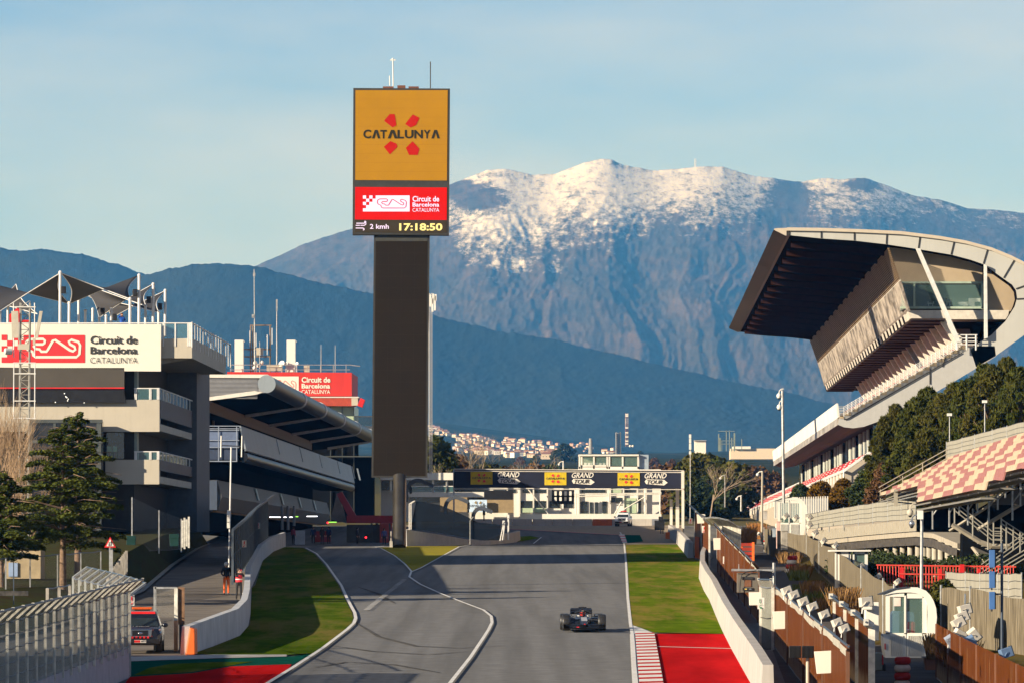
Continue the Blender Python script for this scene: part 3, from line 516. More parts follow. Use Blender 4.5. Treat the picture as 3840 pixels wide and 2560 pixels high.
# glazed annex
A=thing('glazed_annex','dark steel and glass box in front of the terraced building, half hidden by cedars','annex',XG(-32,417))
b=MB(); b.prism([P(x,y,418.4) for x,y in ((110,1578),(383,1578),(383,2010),(110,2010))],(AX*1.0)); b.build('glass_wall',mat('annex_glass',(.035,.03,.027),.15,var=.6,scale=.5,spec=.8),A)
b=MB()
for x in (112,200,362): b.pbox(x,1578,x+(17 if x==362 else 9),2010,418.1,.3)
for y in (1572,1648,1700): b.pbox(110,y,384,y+12,418.05,.3)
b.tube(P(110,1573,418.1),P(384,1573,418.1),.04); b.build('steel_frame',mat('grey_steel',(.09,.1,.095),.5,.3),A)
# shade sails
Cn=thing('shade_canopy','dark grey tensile sails on white posts over the roof terrace','canopy',P(350,1230,435))
m_sail=mat('sail_fabric',(.04,.038,.04),.8,var=.12,scale=.5)
def sail(c):
    c=[P(*q) for q in c]; n=14; V=[]; mid=sum(c,Vector())/4
    for i in range(n+1):
        for j in range(n+1):
            u,v=i/n,j/n; p=c[0]*(1-u)*(1-v)+c[1]*u*(1-v)+c[2]*u*v+c[3]*(1-u)*v
            k=.17*((4*u*(1-u))*(abs(2*v-1)**3)+(4*v*(1-v))*(abs(2*u-1)**3)); V.append(p+(mid-p)*k)
    b=MB(); b.add(V,[(i*(n+1)+j,i*(n+1)+j+1,(i+1)*(n+1)+j+1,(i+1)*(n+1)+j) for i in range(n) for j in range(n)],0,True); s=b.build('sail',m_sail,Cn,recalc=False)
    md=s.modifiers.new('Solidify','SOLIDIFY'); md.thickness=.04
    b=MB()
    for a,d in ((0,1),(1,2),(2,3),(3,0)):
        pts=[c[a]*(1-t)+c[d]*t for t in [q/10 for q in range(11)]]; pts=[p+(mid-p)*.17*4*(q/10)*(1-q/10) for q,p in enumerate(pts)]; b.path(pts,.035,4)
    b.build('edge_cable',litrail,s)
sail([(228,1024,424),(487,1122,424),(520,1034,436),(262,1139,440)]); sail([(226,1024,424),(262,1140,436),(-90,1050,446),(-20,1180,424)])
sail([(573,1067,446),(548,1149,438),(285,1055,452),(372,1192,446)]); sail([(618,1092,456),(596,1172,448),(330,1110,462),(420,1192,456)]); sail([(60,1066,450),(140,1178,444),(-150,1100,456),(-60,1190,446)])
for x,yt,D,r in ((226,1022,423,.11),(260,1137,424,.11),(522,1033,424,.11),(488,1121,424,.11),(575,1066,434,.11),(620,1090,444,.11),(320,1165,430,.1),(372,1192,440,.1),(417,1160,440,.09),(546,1149,436,.1),(295,1130,446,.1),(348,1160,450,.1),(595,1172,446,.1),(398,1185,450,.1),(30,1150,430,.1),(0,1165,426,.1)):
    b=MB(); b.tube(P(x-1,1262,D),P(x,yt,D),r,n=10); b.sph(P(x,yt,D),r*1.25); b.build('post',litrail,Cn)
for k,(x,y,D,l) in enumerate(((239,1088,423,'tallest post of the shade sails'),(506,1098,424,'second tall sail post, nearest the sign edge'),(558,1125,434,'third tall sail post from the left'),(600,1150,444,'sail post closest to the open terrace corner'),(385,1168,440,'thin sail post in the middle of the terrace'),(430,1190,446,'short sail post beside the man in blue'))):
    b=MB(); b.box(P(x,y,D-.2),(.34,.3,.52)); b.box(P(x,y,D-.37),(.26,.03,.44)); b.box(P(x+3,y,D),(.1,.3,.08)); tag(b.build('loudspeaker',black,bevel=.02),'black loudspeaker on the '+l,'loudspeaker','loudspeakers on the sail posts')
b=MB()
ppoly(b,[(35,1262),(35,1180),(70,1150),(78,1200),(110,1200),(110,1262)],434); b2=MB(); b2.prism([P(x,y,434) for x,y in ((35,1262),(35,1180),(70,1150),(78,1200),(110,1200),(110,1262))],(0,.4,0)); tag(b2.build('banner_stand',red),'red angular display stand behind the lattice mast on the terrace','display')
# ================================================================= pit building
Bp=thing('pit_building','long pit building with a curved overhanging roof, dark gallery and garages','building',XG(-24,530))
E0=530.; E1=749.; ee=(E1-E0)*AX
louv=mat('roof_louvres',(.34,.34,.35),.6,var=.05); l_t=louv.node_tree
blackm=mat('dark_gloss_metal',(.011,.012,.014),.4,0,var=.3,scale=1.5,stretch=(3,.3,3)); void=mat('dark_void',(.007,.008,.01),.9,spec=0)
panelg=mat('grey_blue_panel',(.27,.31,.34),.55,var=.06,scale=.2,grime=.25); shade_b=mat('blue_slate_panel',(.06,.08,.12),.6,var=.1)
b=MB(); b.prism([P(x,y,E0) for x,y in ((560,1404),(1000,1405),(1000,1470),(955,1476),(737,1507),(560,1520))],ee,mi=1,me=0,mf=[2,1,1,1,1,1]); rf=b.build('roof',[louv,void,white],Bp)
b=MB(); b.prism([P(x,y,E0-.25) for x,y in ((737,1402),(1005,1403),(1020,1416),(737,1414))],(0,.5,0)); b.prism([P(x,y,E0-.25) for x,y in ((737,1494),(955,1464),(985,1470),(960,1478),(737,1507))],(0,.5,0)); b.build('roof_edge',white,rf)
b=MB()
for k in range(16): b.pbox(737,1418+k*4.9,965,1419.6+k*4.9,E0-.1,.12)
b.build('louvre_blade',mat('louvre_shadow',(.3,.3,.31),.6),rf)
def circ(cx,cy_,r,D,n=28): return [P(cx+r*math.cos(2*math.pi*i/n),cy_+r*math.sin(2*math.pi*i/n),D) for i in range(n)]
def tubeprism(b,cx,cy_,r,Da,Db,n=28,cap=True,mi=0,mc=0):
    r0=circ(cx,cy_,r,Da,n); r1=[p+(Db-Da)*AX for p in r0]; b.add(r0+r1,[(i,(i+1)%n,n+(i+1)%n,n+i) for i in range(n)],mi,True)
    if cap: b.add(r0,[tuple(range(n))],mc); b.add(r1,[tuple(range(n))],mc)
b=MB(); tubeprism(b,1000,1438,33,E0-.3,E1); b.build('roof_tube',blackm,Bp)
b=MB(); tubeprism(b,1000,1438,33.6,E0-.45,E0-.32); b.build('tube_cap',panelg,Bp)
rings=[E0*1320/(2320-x) for x in (1114,1192,1263.5,1323,1378)]
for d in rings:
    b=MB(); o=(d-E0)*AX; n=28; r0=[p+o for p in circ(1000,1438,36,E0)]; r1=[p+AX*2.4 for p in r0]
    b.add(r0+r1,[(i,(i+1)%n,n+(i+1)%n,n+i) for i in range(n)],0,True); b.add(r0,[tuple(range(n))]); b.add(r1,[tuple(range(n))])
    b.prism([p+o for p in (P(786,1500,E0),P(1000,1468,E0),P(1005,1476,E0),P(786,1512,E0))],AX*1.6)
    b.build('roof_rib',mat('rib_white',(.5,.52,.55),.5),Bp)
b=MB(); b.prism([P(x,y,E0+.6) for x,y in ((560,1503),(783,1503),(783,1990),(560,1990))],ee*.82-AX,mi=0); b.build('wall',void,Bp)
b=MB(); b.prism([P(x,y,E0+.7) for x,y in ((783,1503),(787,1503),(787,1545),(783,1545))],ee*.8); b.build('beige_band',mat('tan_panel',(.12,.075,.045),.7,var=.15,grime=.2),Bp)
b=MB(); b.pbox(737,1518,783,1568,E0+.2,.3)
for k in range(10): b.pbox(739+k*4.4,1518,741+k*4.4,1568,E0+.12,.1)
b.build('corrugated_wall',white,Bp)
b=MB()
for k in range(60): b.prism([P(x,y,E0+3+k*2.6) for x,y in ((795,1575),(802,1575),(802,1600),(795,1600))],AX*.9)
b.build('gallery_seats',mat('brown_seats',(.12,.075,.045),.8),Bp)
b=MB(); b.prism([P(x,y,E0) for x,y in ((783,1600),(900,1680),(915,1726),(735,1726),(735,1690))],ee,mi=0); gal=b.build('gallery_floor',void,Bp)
b=MB(); b.prism([P(x,y,E0) for x,y in ((897,1595),(903,1595),(924,1687),(917,1690))],ee*.985); par=b.build('parapet',panelg,gal)
for x in (1035,1122,1195,1262,1317,1338): 
    d=(E0*(2320-905)/(2320-x)-E0); b=MB(); b.prism([p+d*AX for p in (P(899,1597,E0),P(906,1597,E0),P(921,1660,E0),P(914,1660,E0))],AX*1.1); b.build('parapet_joint',mat('dark_joint',(.2,.24,.28),.5),par)
b=MB(); tubeprism(b,910,1712,19,E0,E1-6); b.build('gallery_tube',blackm,gal)
b=MB(); b.pbox(735,1615,893,1676,E0-.2,.15,0); b.pbox(735,1676,890,1722,E0-.1,.15,1)
b.build('end_panel',[mat('slate_blue_panel',(.12,.16,.26),.6),mat('deep_blue_panel',(.035,.05,.09),.6)],gal)
b=MB()
for y in (1596,1606,1612,1650,1676): b.tube(P(735,y,E0-.35),P(897,y,E0-.35),.05,n=5)
for x in (752,820,888): b.tube(P(x,1596,E0-.35),P(x,1728,E0-.35),.05,n=5)
b.tube(P(735,1728,E0-.35),P(890,1728,E0-.35),.06,n=5); b.build('railing',mat('blue_grey_rail',(.25,.29,.36),.5),gal)
b=MB(); b.prism([P(x,y,E0) for x,y in ((700,1797),(815,1798),(832,1860),(817,1912),(700,1912))],ee*.9,mi=0); low=b.build('lower_fascia',mat('slate_fascia',(.065,.07,.075),.6,var=.15,grime=.3),Bp)
b=MB(); b.prism([P(x,y,E0-.2) for x,y in ((700,1800),(814,1800),(814,1910),(700,1910))],(0,.18,0)); b.build('fascia_end',shade_b,low)
b=MB(); words(b,'w+',(685,1858,698,1864),E0-.25); b.build('lettering',mat('pale_letter',(.4,.42,.45),.6),low,recalc=False)
for x in (965,1058,1125,1180):
    d=(E0*(2320-832)/(2320-x)-E0); b=MB(); b.prism([p+d*AX for p in (P(819,1802,E0),P(823,1802,E0),P(836,1850,E0),P(832,1850,E0))],AX*2.2); b.build('sign_plate',mat('pale_teal_plate',(.3,.42,.46),.5),low)
b=MB(); b.prism([P(x,y,E0+2) for x,y in ((790,1912),(812,1912),(812,1918),(790,1918))],ee*.85); b.build('beam',mat('tan_beam',(.3,.2,.12),.7),low)
m_lit=mat('lamp_tube',(1,1,1),.4,emit=2.0); m_litg=mat('green_lamp_tube',(.35,.9,.1),.4,emit=1.0)
for i,(xa,xb,y,mm,nm) in enumerate(((1010,1104,1937,m_lit,'long white'),(1104,1118,1935,m_litg,'short green'),(1150,1190,1934,m_lit,'short white'),(1230,1262,1956,m_litg,'yellow green'))):
    b=MB(); b.pbox(xa,y-1.6,xb,y+1.6,560+i,.2); b.pbox(xa,y-4,xb,y-1.8,560+i,.3,1); tag(b.build('strip_lamp',[mm,dark]),f'{nm} strip lamp glowing over the pit lane','lamp','lamps in the pit lane')
b=MB(); b.pbox(1015,1985,1085,2046,548,.4); 
# pit lane structures below the building
W=thing('pit_lane_gantry','dark red gantry beam across the pit lane with grey walls and a slanted red brace','gantry',G(1390,2041))
b=MB(); b.pbox(1300,1931,1500,1959,560,2.0); b.build('red_beam',mat('dark_red',(.33,.012,.014),.5),W)
b=MB(); b.prism([P(x,y,562) for x,y in ((1262,1850),(1282,1842),(1338,1935),(1312,1945))],(0,1,0)); b.build('red_brace',mat('dark_red',(.33,.012,.014),.5),W)
b=MB(); b.prism([P(x,y,561.5) for x,y in ((1240,1945),(1262,1852),(1290,1915),(1300,1960))],(0,.4,0)); b.build('brace_panel',mat('brown_grey',(.2,.17,.15),.7),W)
b=MB(); b.pbox(1300,1965,1470,2046,566,.5,0); b.pbox(1424,1955,1470,2040,565,.3,1); b.build('back_wall',[mat('shaded_wall',(.1,.095,.09),.8),mat('salmon_panel',(.5,.09,.07),.6)],W)
for x in (1390,1408,1458,1412): b=MB(); b.pbox(x,1960,x+7,2046,564,.2); b.build('post',mat('shaded_wall',(.1,.095,.09),.8),W)
b=MB(); b.pbox(1105,1987,1143,2040,548,.6); tag(b.build('pit_barrier',mat('pale_blue_barrier',(.4,.44,.48),.7)),'short pale barrier block standing in the shaded pit lane','barrier')
for i,x in enumerate((1058,1080,1103)):
    b=MB(); b.tube(P(x,1985 if i<2 else 1970,552),P(x,1895,552),.14,n=6); tag(b.build('gantry_post',mat('blue_post',(.25,.28,.32),.6)),('left','middle','right')[i]+'most of three slim posts at the pit entrance','post','posts at the pit entrance')
# ================================================================= control tower
K=thing('control_tower','red clad control building with Circuit de Barcelona lettering above the pit roof','building',XG(-30,790))
DK=790.; rs=mat('red_cladding',(.58,.03,.022),.6,var=.08,scale=.4,stretch=(3,1,.1))
b=MB(); b.prism([P(x,y,DK) for x,y in ((852,1393),(1319,1396),(1319,1484),(852,1484))],AX*18); b.build('red_box',rs,K)
b=MB(); circuit_logo(b,980,1410,1120,1478,DK-.05,0,1,6); words(b,'Circuit de',(1131,1412,1239,1433),DK-.08,0,.03); words(b,'Barcelona',(1131,1437,1238,1455),DK-.08,0,.03); words(b,'CATALUNYA',(1131,1460,1238,1475),DK-.08,0,.005)
b.build('lettering',[mat('sign_white',(.78,.73,.62),.5),rs],K,recalc=False)
b=MB(); b.pbox(1100,1486,1346,1490,DK-1.5,4,1); b.prism([P(x,y,DK-1.4) for x,y in ((1100,1490),(1346,1490),(1332,1521),(1100,1519))],(0,4,0),mi=0); b.pbox(1318,1491,1342,1519,DK-1.5,.1,2)
b.prism([P(x,y,DK-1.6) for x,y in ((1340,1519),(1352,1490),(1368,1498),(1358,1526))],(0,3,0),mi=3); b.build('canopy',[mat('brick_red',(.42,.06,.03),.6),white,cream,red],K)
b=MB(); b.prism([P(x,y,DK+1) for x,y in ((1000,1520),(1327,1520),(1327,1645),(1000,1645))],AX*14); b.prism([P(x,y,DK+1.2) for x,y in ((1000,1645),(1327,1645),(1327,1980),(1000,1980))],AX*14,mi=1); b.build('glass_wall',[mat('pale_green_glass',(.42,.52,.36),.25,var=.06),void],K)
b=MB()
for x in (1238,1282,1326): b.pbox(x,1520,x+2,1980,DK+.8,.2)
for y in (1604,1708): b.pbox(1180,y,1400,y+4,DK-.5,1)
b.build('mullion',mat('grey_steel',(.09,.1,.095),.5),K)
b=MB(); b.pbox(1327,1562,1400,1594,DK+4,.1); b.build('balustrade_pane',rail_glass,K)
b=MB(); b.pbox(1327,1558,1400,1562,DK+4,.2); b.pbox(1327,1596,1400,1604,DK+4,2); b.pbox(1240,1712,1400,1985,DK+3,8,1); b.build('rear_terrace',[white,void],K)
b=MB()
for y in (1367,1385): b.tube(P(862,y,DK+1),P(1312,y,DK+1),.05,n=5)
for x in range(866,1312,48): b.tube(P(x,1365,DK+1),P(x,1396,DK+1),.05,n=5)
b.tube(P(1312,1367,DK+1),P(1350,1372,DK+1),.07,n=5); b.build('railing',galv,K)
for x,l in ((880,'left white antenna cabinet beside the lattice frame'),(1075,'right white antenna cabinet beside the satellite dish')):
    b=MB(); b.pbox(x,1274,x+33,1394,DK+2,1.2); b.pbox(x+36,1278,x+38,1283,DK+2,.2); tag(b.build('antenna_cabinet',wht2,bevel=.03),'tall '+l,'cabinet','rooftop antenna cabinets')
def mast(name,label,x,yt,yb,D,r,mids=(),cat_='antenna',group=None):
    b=MB(); b.tube(P(x+ (3 if yb-yt>300 else 0),yb,D),P(x,yt,D),r,r*.5,n=6)
    for (dx,y,wd,h) in mids: b.box(P(x+dx,y,D-.1),(wd,wd,h))
    return tag(b.build(name,galv),label,cat_,group)
mast('rooftop_mast','tallest thin mast on the control building roof',953,1010,1394,DK+2,.12,((0,1030,.3,.5),(-4,1186,.35,.5)),group='rooftop aerials')
mast('rooftop_mast','second tallest mast with a white tip, right of the frame',1038,1125,1394,DK+2.5,.1,((0,1145,.22,1.6),),group='rooftop aerials')
for x,y,l in ((1204,1292,'thin whip aerial over the lettering, the left of two'),(1257,1294,'thin whip aerial over the lettering, the right of two'),(974,1280,'stubby whip aerial inside the lattice frame')): mast('whip_aerial',l,x,y,1394,DK+2,.06,group='rooftop aerials')
t=thing('antenna_rack','rusty steel frame with aerials between two white cabinets','frame',P(980,1394,DK+3)); b=MB()
for x in (940,948,1013): b.tube(P(x,1394,DK+3),P(x,1218,DK+3),.1,n=5)
for y in (1220,1309,1336): b.tube(P(915 if y>1300 else 938,y,DK+3),P(1018,y,DK+3),.1,n=5)
b.build('steel_frame',mat('rusty_steel',(.22,.17,.12),.7),t)
b=MB(); b.pbox(961,1303,987,1331,DK+2.6,.4); b.build('junction_box',cream,t)
b=MB()
for x,y0,y1 in ((937,1240,1300),(960,1248,1300),(1020,1230,1290),(1002,1255,1330),(1000,1262,1264)): b.pbox(x-1.5,y0,x+1.5,y1,DK+2.7,.15)
for x,y in ((958,1360),(970,1370),(982,1358),(955,1378)): b.sph(P(x,y,DK+2.6),.3)
b.build('aerial',litrail,t)
for cx,r,l in ((1057,13,'larger white satellite dish on the red roof'),(1073,8,'small satellite dish beside the right cabinet'),(1113,8,'small satellite dish right of the right cabinet')):
    b=MB(); c=P(cx,1364,DK+1.6); rr=r*DK/F; q=Vector((-.5,-.75,.45)).to_track_quat('Z','Y'); rgs=[]
    for k in range(5): a=k/4; rgs.append([c+q@Vector((rr*a*math.cos(2*math.pi*i/14)+1e-4,rr*a*math.sin(2*math.pi*i/14),rr*.25*a*a)) for i in range(14)])
    b.loft(rgs,cap=False); b.tube(c,c+q@Vector((0,0,rr*.8)),.04,n=4); b.tube(c,P(cx,1394,DK+1.8),.06,n=5); tag(b.build('satellite_dish',wht2,recalc=False),l,'satellite dish','satellite dishes on the red roof')
b=MB(); b.box(P(1030,1378,DK+2),(2.2,.8,.9)); b.box(P(1150,1382,DK+2),(.8,.5,.9)); tag(b.build('roof_unit',cream),'beige equipment box at the foot of the second mast','equipment')
# ================================================================= main grandstand (right)
Gs=thing('grandstand','big concrete grandstand with a sweeping curved roof and hanging glass boxes','grandstand',XG(34,500))
S0=500.; S1=708.; se=(S1-S0)*AX
def Q(pts,d=0): return [P(x,y,S0)+d*AX for x,y in pts]
outer=[(2952,856),(3088,858),(3233,863),(3379,870),(3524,888),(3621,905),(3718,931),(3791,961),(3850,990),(3905,1028),(3938,1075),(3945,1120),(3925,1175),(3870,1235),(3791,1292),(3732,1335),(3660,1375)]
inner=[(2962,883),(3080,895),(3204,903),(3325,917),(3444,935),(3568,956),(3640,975),(3689,992),(3762,1045),(3795,1068),(3810,1090),(3814,1118),(3805,1150),(3770,1205),(3718,1256),(3665,1288),(3640,1312)]
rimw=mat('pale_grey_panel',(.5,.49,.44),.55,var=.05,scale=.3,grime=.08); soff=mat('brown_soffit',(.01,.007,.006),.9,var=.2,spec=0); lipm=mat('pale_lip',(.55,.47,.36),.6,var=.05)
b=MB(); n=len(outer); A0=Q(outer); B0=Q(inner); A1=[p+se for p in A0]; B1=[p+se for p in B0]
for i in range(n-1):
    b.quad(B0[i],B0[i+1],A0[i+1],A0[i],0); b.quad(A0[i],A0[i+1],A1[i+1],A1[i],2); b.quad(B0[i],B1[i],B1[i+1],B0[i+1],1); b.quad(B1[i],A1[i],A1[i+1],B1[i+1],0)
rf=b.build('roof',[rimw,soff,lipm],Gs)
b=MB()
lip=[p+Vector((0,-.25,0)) for p in Q([(x,y-2) for x,y in outer[:13]])]; lip2=[p+Vector((0,-.25,0)) for p in Q([(x+(0 if y<1000 else -9),y+10) for x,y in outer[:13]])]
for i in range(12): b.add([lip[i],lip[i+1],lip2[i+1],lip2[i]]+[p+Vector((0,.5,0)) for p in (lip[i],lip[i+1],lip2[i+1],lip2[i])],[(0,1,2,3),(4,5,6,7),(0,1,5,4),(2,3,7,6)])
b.build('roof_lip',lipm,rf)
b=MB(); b.prism(Q([(2901,862),(2906,857),(2952,855),(2962,884),(2945,884)]),se,mi=0,me=1); b.build('roof_nose',[mat('copper_brown_panel',(.075,.035,.02),.5,var=.3,scale=.6,stretch=(1,.05,1)),lipm],rf)
b=MB(); b.quad(*[p for p in (Q([(2903,866)])[0],Q([(2950,886)])[0],Q([(2950,886)],208)[0],Q([(2903,866)],208)[0])]); b.build('nose_underside',mat('copper_brown_panel',(.075,.035,.02),.5),rf,recalc=False)
for x0,y0,x1,y1 in ((2952,866,2952,884),(2960,866,2960,884),(3080,869,3080,894),(3204,872,3204,902),(3326,880,3324,916),(3450,890,3444,934),(3578,908,3567,955),(3704,935,3688,990),(3804,976,3764,1043),(3850,1070,3810,1084),(3850,1120,3812,1122)): b=MB(); b.ribbon([P(x0,y0,S0-.05),P(x1,y1,S0-.05)],.13,up=(0,-1,0)); b.build('panel_joint',mat('joint_black',(.03,.03,.03),.6),rf,recalc=False)
for k in range(15):
    d=7+k*13.6; b=MB(); p=Q([(2975,888),(3080,898),(3204,906),(3330,920)],d); dn=Vector((0,0,-.55)); 
    for a,c in zip(p,p[1:]): b.prism([a,c,c+dn,a+dn],AX*.45)
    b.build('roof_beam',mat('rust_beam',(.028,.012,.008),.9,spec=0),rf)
# hanging volume
body=[(3332,926),(3373,1048),(3384,1080),(3417,1193),(3786,1193),(3808,1130),(3808,1095),(3762,1049),(3689,996),(3568,960),(3444,939)]
b=MB(); b.prism(Q(body,9),se-9*AX,mi=0); vol=b.build('hanging_volume',mat('dark_core',(.012,.01,.008),.9,spec=0),Gs)
b=MB(); wx0,wy0,wx1,wy1=3376,1068,3684,1156
body2=[(3334,928),(3444,941),(3568,962),(3689,998),(3762,1051),(3806,1096),(3806,1130),(3790,1168)]
e=[P(x,y,S0+3) for x,y in ((3334,928),(3444,941),(3568,962),(3689,998),(3689,1068),(3380,1068))]; b.poly(e); b.poly([P(x,y,S0+3) for x,y in ((3684,998),(3762,1051),(3806,1096),(3806,1130),(3790,1168),(3684,1168))])
b.build('end_wall',beige,vol,recalc=False)
b=MB(); b.prism(Q([(3406,1160),(3790,1160),(3784,1194),(3417,1194)],2),AX*5); b.build('end_beam',mat('pale_beam',(.62,.57,.48),.6,grime=.1),vol)
b=MB()
for x0,y0,x1,y1 in ((3376,1056,3686,1063),(3376,1150,3686,1158),(3425,1063,3432,1152),(3680,1060,3688,1160)): b.pbox(x0,y0,x1,y1,S0+2.7,.4)
wf=b.build('window',mat('pale_green_frame',(.36,.45,.36),.5),vol)
b=MB(); rect_poly(b,3380,1063,3684,1152,S0+2.9); b.build('pane',pane,wf,recalc=False)
b=MB(); b.pbox(3380,1060,3684,1160,S0+8.5,.2,0); b.prism([P(x,y,S0+3.1) for x,y in ((3390,1153),(3684,1153),(3684,1159),(3390,1159))],(0,5.4,0),mi=1); b.build('room',[mat('room_green',(.03,.055,.05),.7),mat('room_floor',(.12,.14,.12),.7)],vol)
chm=mat('white_furniture',(.75,.78,.7),.5)
for i,(x,y,wd,h,l) in enumerate(((3490,1146,26,18,'white round table with chairs behind the grandstand window'),(3556,1145,20,26,'white chair behind the grandstand window, beside the sofa'),(3610,1147,38,17,'low white sofa behind the grandstand window'),(3654,1147,44,30,'tall white cabinet at the right end of the grandstand window'))):
    b=MB(); c=P(x,y+2,S0+5); k=S0/F; W_,H_=wd*k,h*k
    if i==2: b.box(c+Vector((0,0,H_*.25)),(W_,.7,H_*.5)); b.box(c+Vector((0,.3,H_*.6)),(W_,.15,H_*.8))
    elif i==3: b.box(c+Vector((0,0,H_*.5)),(W_,.5,H_)); b.box(c+Vector((W_*.22,-.26,H_*.3)),(W_*.45,.05,H_*.5),mi=1)
    else:
        b.box(c+Vector((0,0,H_*.55)),(W_*.8,.6,.05))
        for sx in (-1,1): b.tube(c+Vector((sx*W_*.3,0,0)),c+Vector((sx*W_*.3,0,H_*.55)),.03,n=5)
        b.box(c+Vector((-W_*.4,0,H_*.75)),(.06,.5,H_*.5)); b.box(c+Vector((W_*.42,0,H_*.7)),(.06,.5,H_*.45))
    tag(b.build(('table','chair','sofa','cabinet')[i],[chm,void]),l,('table','chair','sofa','cabinet')[i])
sl=mat('bronze_slat',(.33,.22,.12),.5,.2,var=.15,scale=.4)
for k in range(17):
    t=k/16; x=3331+(3372-3331)*t; y=930+(1046-930)*t; b=MB(); b.prism(Q([(x-1.5,y),(x+4,y+1),(x+5,y+3.6),(x-1,y+3.2)]),se); b.build('slat',sl,vol)
b=MB(); b.prism(Q([(3374,1054),(3380,1054),(3411,1157),(3405,1159)]),se,mi=0); st=b.build('stone_panel',mat('mottled_stone',(.2,.165,.135),.8,var=.4,scale=1.3,stretch=(.8,.22,.5),c2=(.47,.4,.33),lo=.38,hi=.6,bump=.3),vol)
b=MB(); b.prism(Q([(3373,1047),(3378,1047),(3380,1055),(3375,1055)]),se); b.build('trim',mat('pale_beam',(.62,.57,.48),.6),st)
b=MB(); b.prism(Q([(3405,1159),(3412,1159),(3415,1168),(3408,1168)]),se); b.build('trim',mat('brown_trim',(.2,.16,.13),.6),st)
tm=mat('pale_tooth',(.6,.54,.46),.7)
for k in range(34):
    d=1+k*6.1; b=MB(); b.prism(Q([(3407,1166),(3424,1166),(3460,1192),(3416,1193)],d),AX*2.6); b.build('tooth',tm,vol)
b=MB(); b.prism(Q([(3418,1194),(3560,1194),(3560,1199),(3420,1199)]),se); b.build('underside',mat('rust_black',(.03,.018,.014),.8),vol)
for k in range(30):
    d=2+k*6.9; b=MB(); b.prism(Q([(3420,1199),(3545,1199),(3545,1204),(3422,1203)],d),AX*.6); b.build('underside_rib',mat('rust_beam',(.028,.012,.008),.9,spec=0),vol)
# props
b=MB(); b.prism([P(x,y,S0-1) for x,y in ((3436,932),(3450,932),(3604,1283),(3586,1283))],(0,.8,0)); b.build('raking_strut',mat('white_steel',(.68,.67,.62),.45),Gs)
b=MB(); b.prism([P(x,y,S0+.5) for x,y in ((3540,1193),(3556,1193),(3610,1290),(3592,1290))],(0,.7,0)); b.build('raking_strut',mat('white_steel',(.68,.67,.62),.45),Gs)
b=MB(); b.prism([P(x,y,S0-.5) for x,y in ((3691,992),(3701,998),(3704,1266),(3692,1270))],(0,.6,0)); b.build('column',mat('white_steel',(.68,.67,.62),.45),Gs)
fin=mat('pale_concrete_fin',(.74,.68,.58),.75,grime=.1)
for k in range(22):
    d=2+k*8.6; b=MB(); b.prism(Q([(3530,1200),(3550,1198),(3612,1262),(3612,1292),(3588,1292)],d),AX*1.3); b.build('fin',fin,Gs)
# upper tier: steps, soffit
steps=[(3148,1560)]; N=17; x,y=3160,1560
sx=(3621-3165)/N; sy=(1560-1297)/N; x=3165; y=1560
steps.append((3165,1560))
for k in range(N): steps+= [(x,y-sy),(x+sx,y-sy)]; x+=sx; y-=sy
prof=steps+[(3730,1297),(3735,1335),(3560,1440),(3420,1520),(3330,1566),(3285,1582),(3240,1598),(3200,1604),(3165,1600),(3141,1590)]
tier_m=mat('stand_concrete',(.42,.36,.28),.8,var=.1,scale=.5,grime=.15)
ns=len(steps); b=MB(); b.prism(Q(prof),se,mi=0,me=1,mf=[0]*(ns-1)+[0,0]+[2]*8+[0]*(len(prof)-ns-9)); up_=b.build('upper_tier',[tier_m,mat('pale_side_panel',(.45,.44,.41),.65,var=.04,grime=.08),mat('maroon_soffit',(.06,.012,.01),.7,var=.2)],Gs)
b=MB(); b.ribbon([P(a,c+15,S0-.1) for a,c in [(3165,1556)]+[(3165+sx*(k+.5),1560-sy*(k+.35)) for k in range(N)]],.12,up=(0,-1,0))
for p,q in (((3488,1380),(3488,1440)),((3530,1330),(3545,1340)),((3545,1340),(3535,1375))): b.ribbon([P(*p,S0-.06),P(*q,S0-.06)],.12,up=(0,-1,0))
b.build('panel_joint',mat('joint_black',(.03,.03,.03),.6),up_,recalc=False)
b=MB(); b.prism(Q([(3137,1511),(3143,1511),(3149,1560),(3141,1566)]),se*1.02); b.build('parapet',mat('parapet_white',(.8,.75,.66),.6,var=.05,scale=.2,grime=.12),up_)
b=MB(); b.prism(Q([(3141,1566),(3149,1562),(3150,1590),(3141,1592)],.5),se*1.01); b.build('parapet_base',mat('weathered_metal',(.32,.29,.26),.6,var=.4,scale=.8,stretch=(1,.2,1)),up_)
b=MB(); st_=[P(x,y,S0-.07) for x,y in steps]; sb_=[P(x,y+(13 if i>1 else 8),S0-.07) for i,(x,y) in enumerate(steps)]
for i in range(len(steps)-1): b.quad(sb_[i],sb_[i+1],st_[i+1],st_[i])
b.build('step_ends',mat('tan_step',(.46,.36,.23),.8,var=.15,grime=.2),up_,recalc=False)
redseat=mat('red_seat',(.52,.035,.04),.5,var=.15)
for k in range(N):
    cx=3165+sx*(k+.3); cy_=1560-sy*(k+1); b=MB()
    for q in range(40): b.prism(Q([(cx,cy_-7),(cx+8,cy_-7),(cx+8,cy_),(cx,cy_)],3+q*5.1),AX*3.6)
    o=b.build('seat_row',redseat,up_)
b=MB(); rails=[(3148,1548),(3180,1548)]+[(3180+(3610-3180)*t,1548+(1275-1548)*t) for t in (1,)]
for off in (0,6,12,18,24,30): b.path([P(xx,yy-32+off,S0-.4) for xx,yy in [(3140,1556),(3165,1556),(3600,1302)]],.026,4)
for k in range(30):
    t=k/29; xx=3165+435*t; yy=1560-258*t; b.tube(P(xx,yy,S0-.4),P(xx,yy-38,S0-.4),.032,n=4)
b.build('railing',litrail,up_)
b=MB()
for k in range(3): b.tube(P(3590+k*35,1256,S0-.8),P(3590+k*35,1312,S0-.8),.08,n=5)
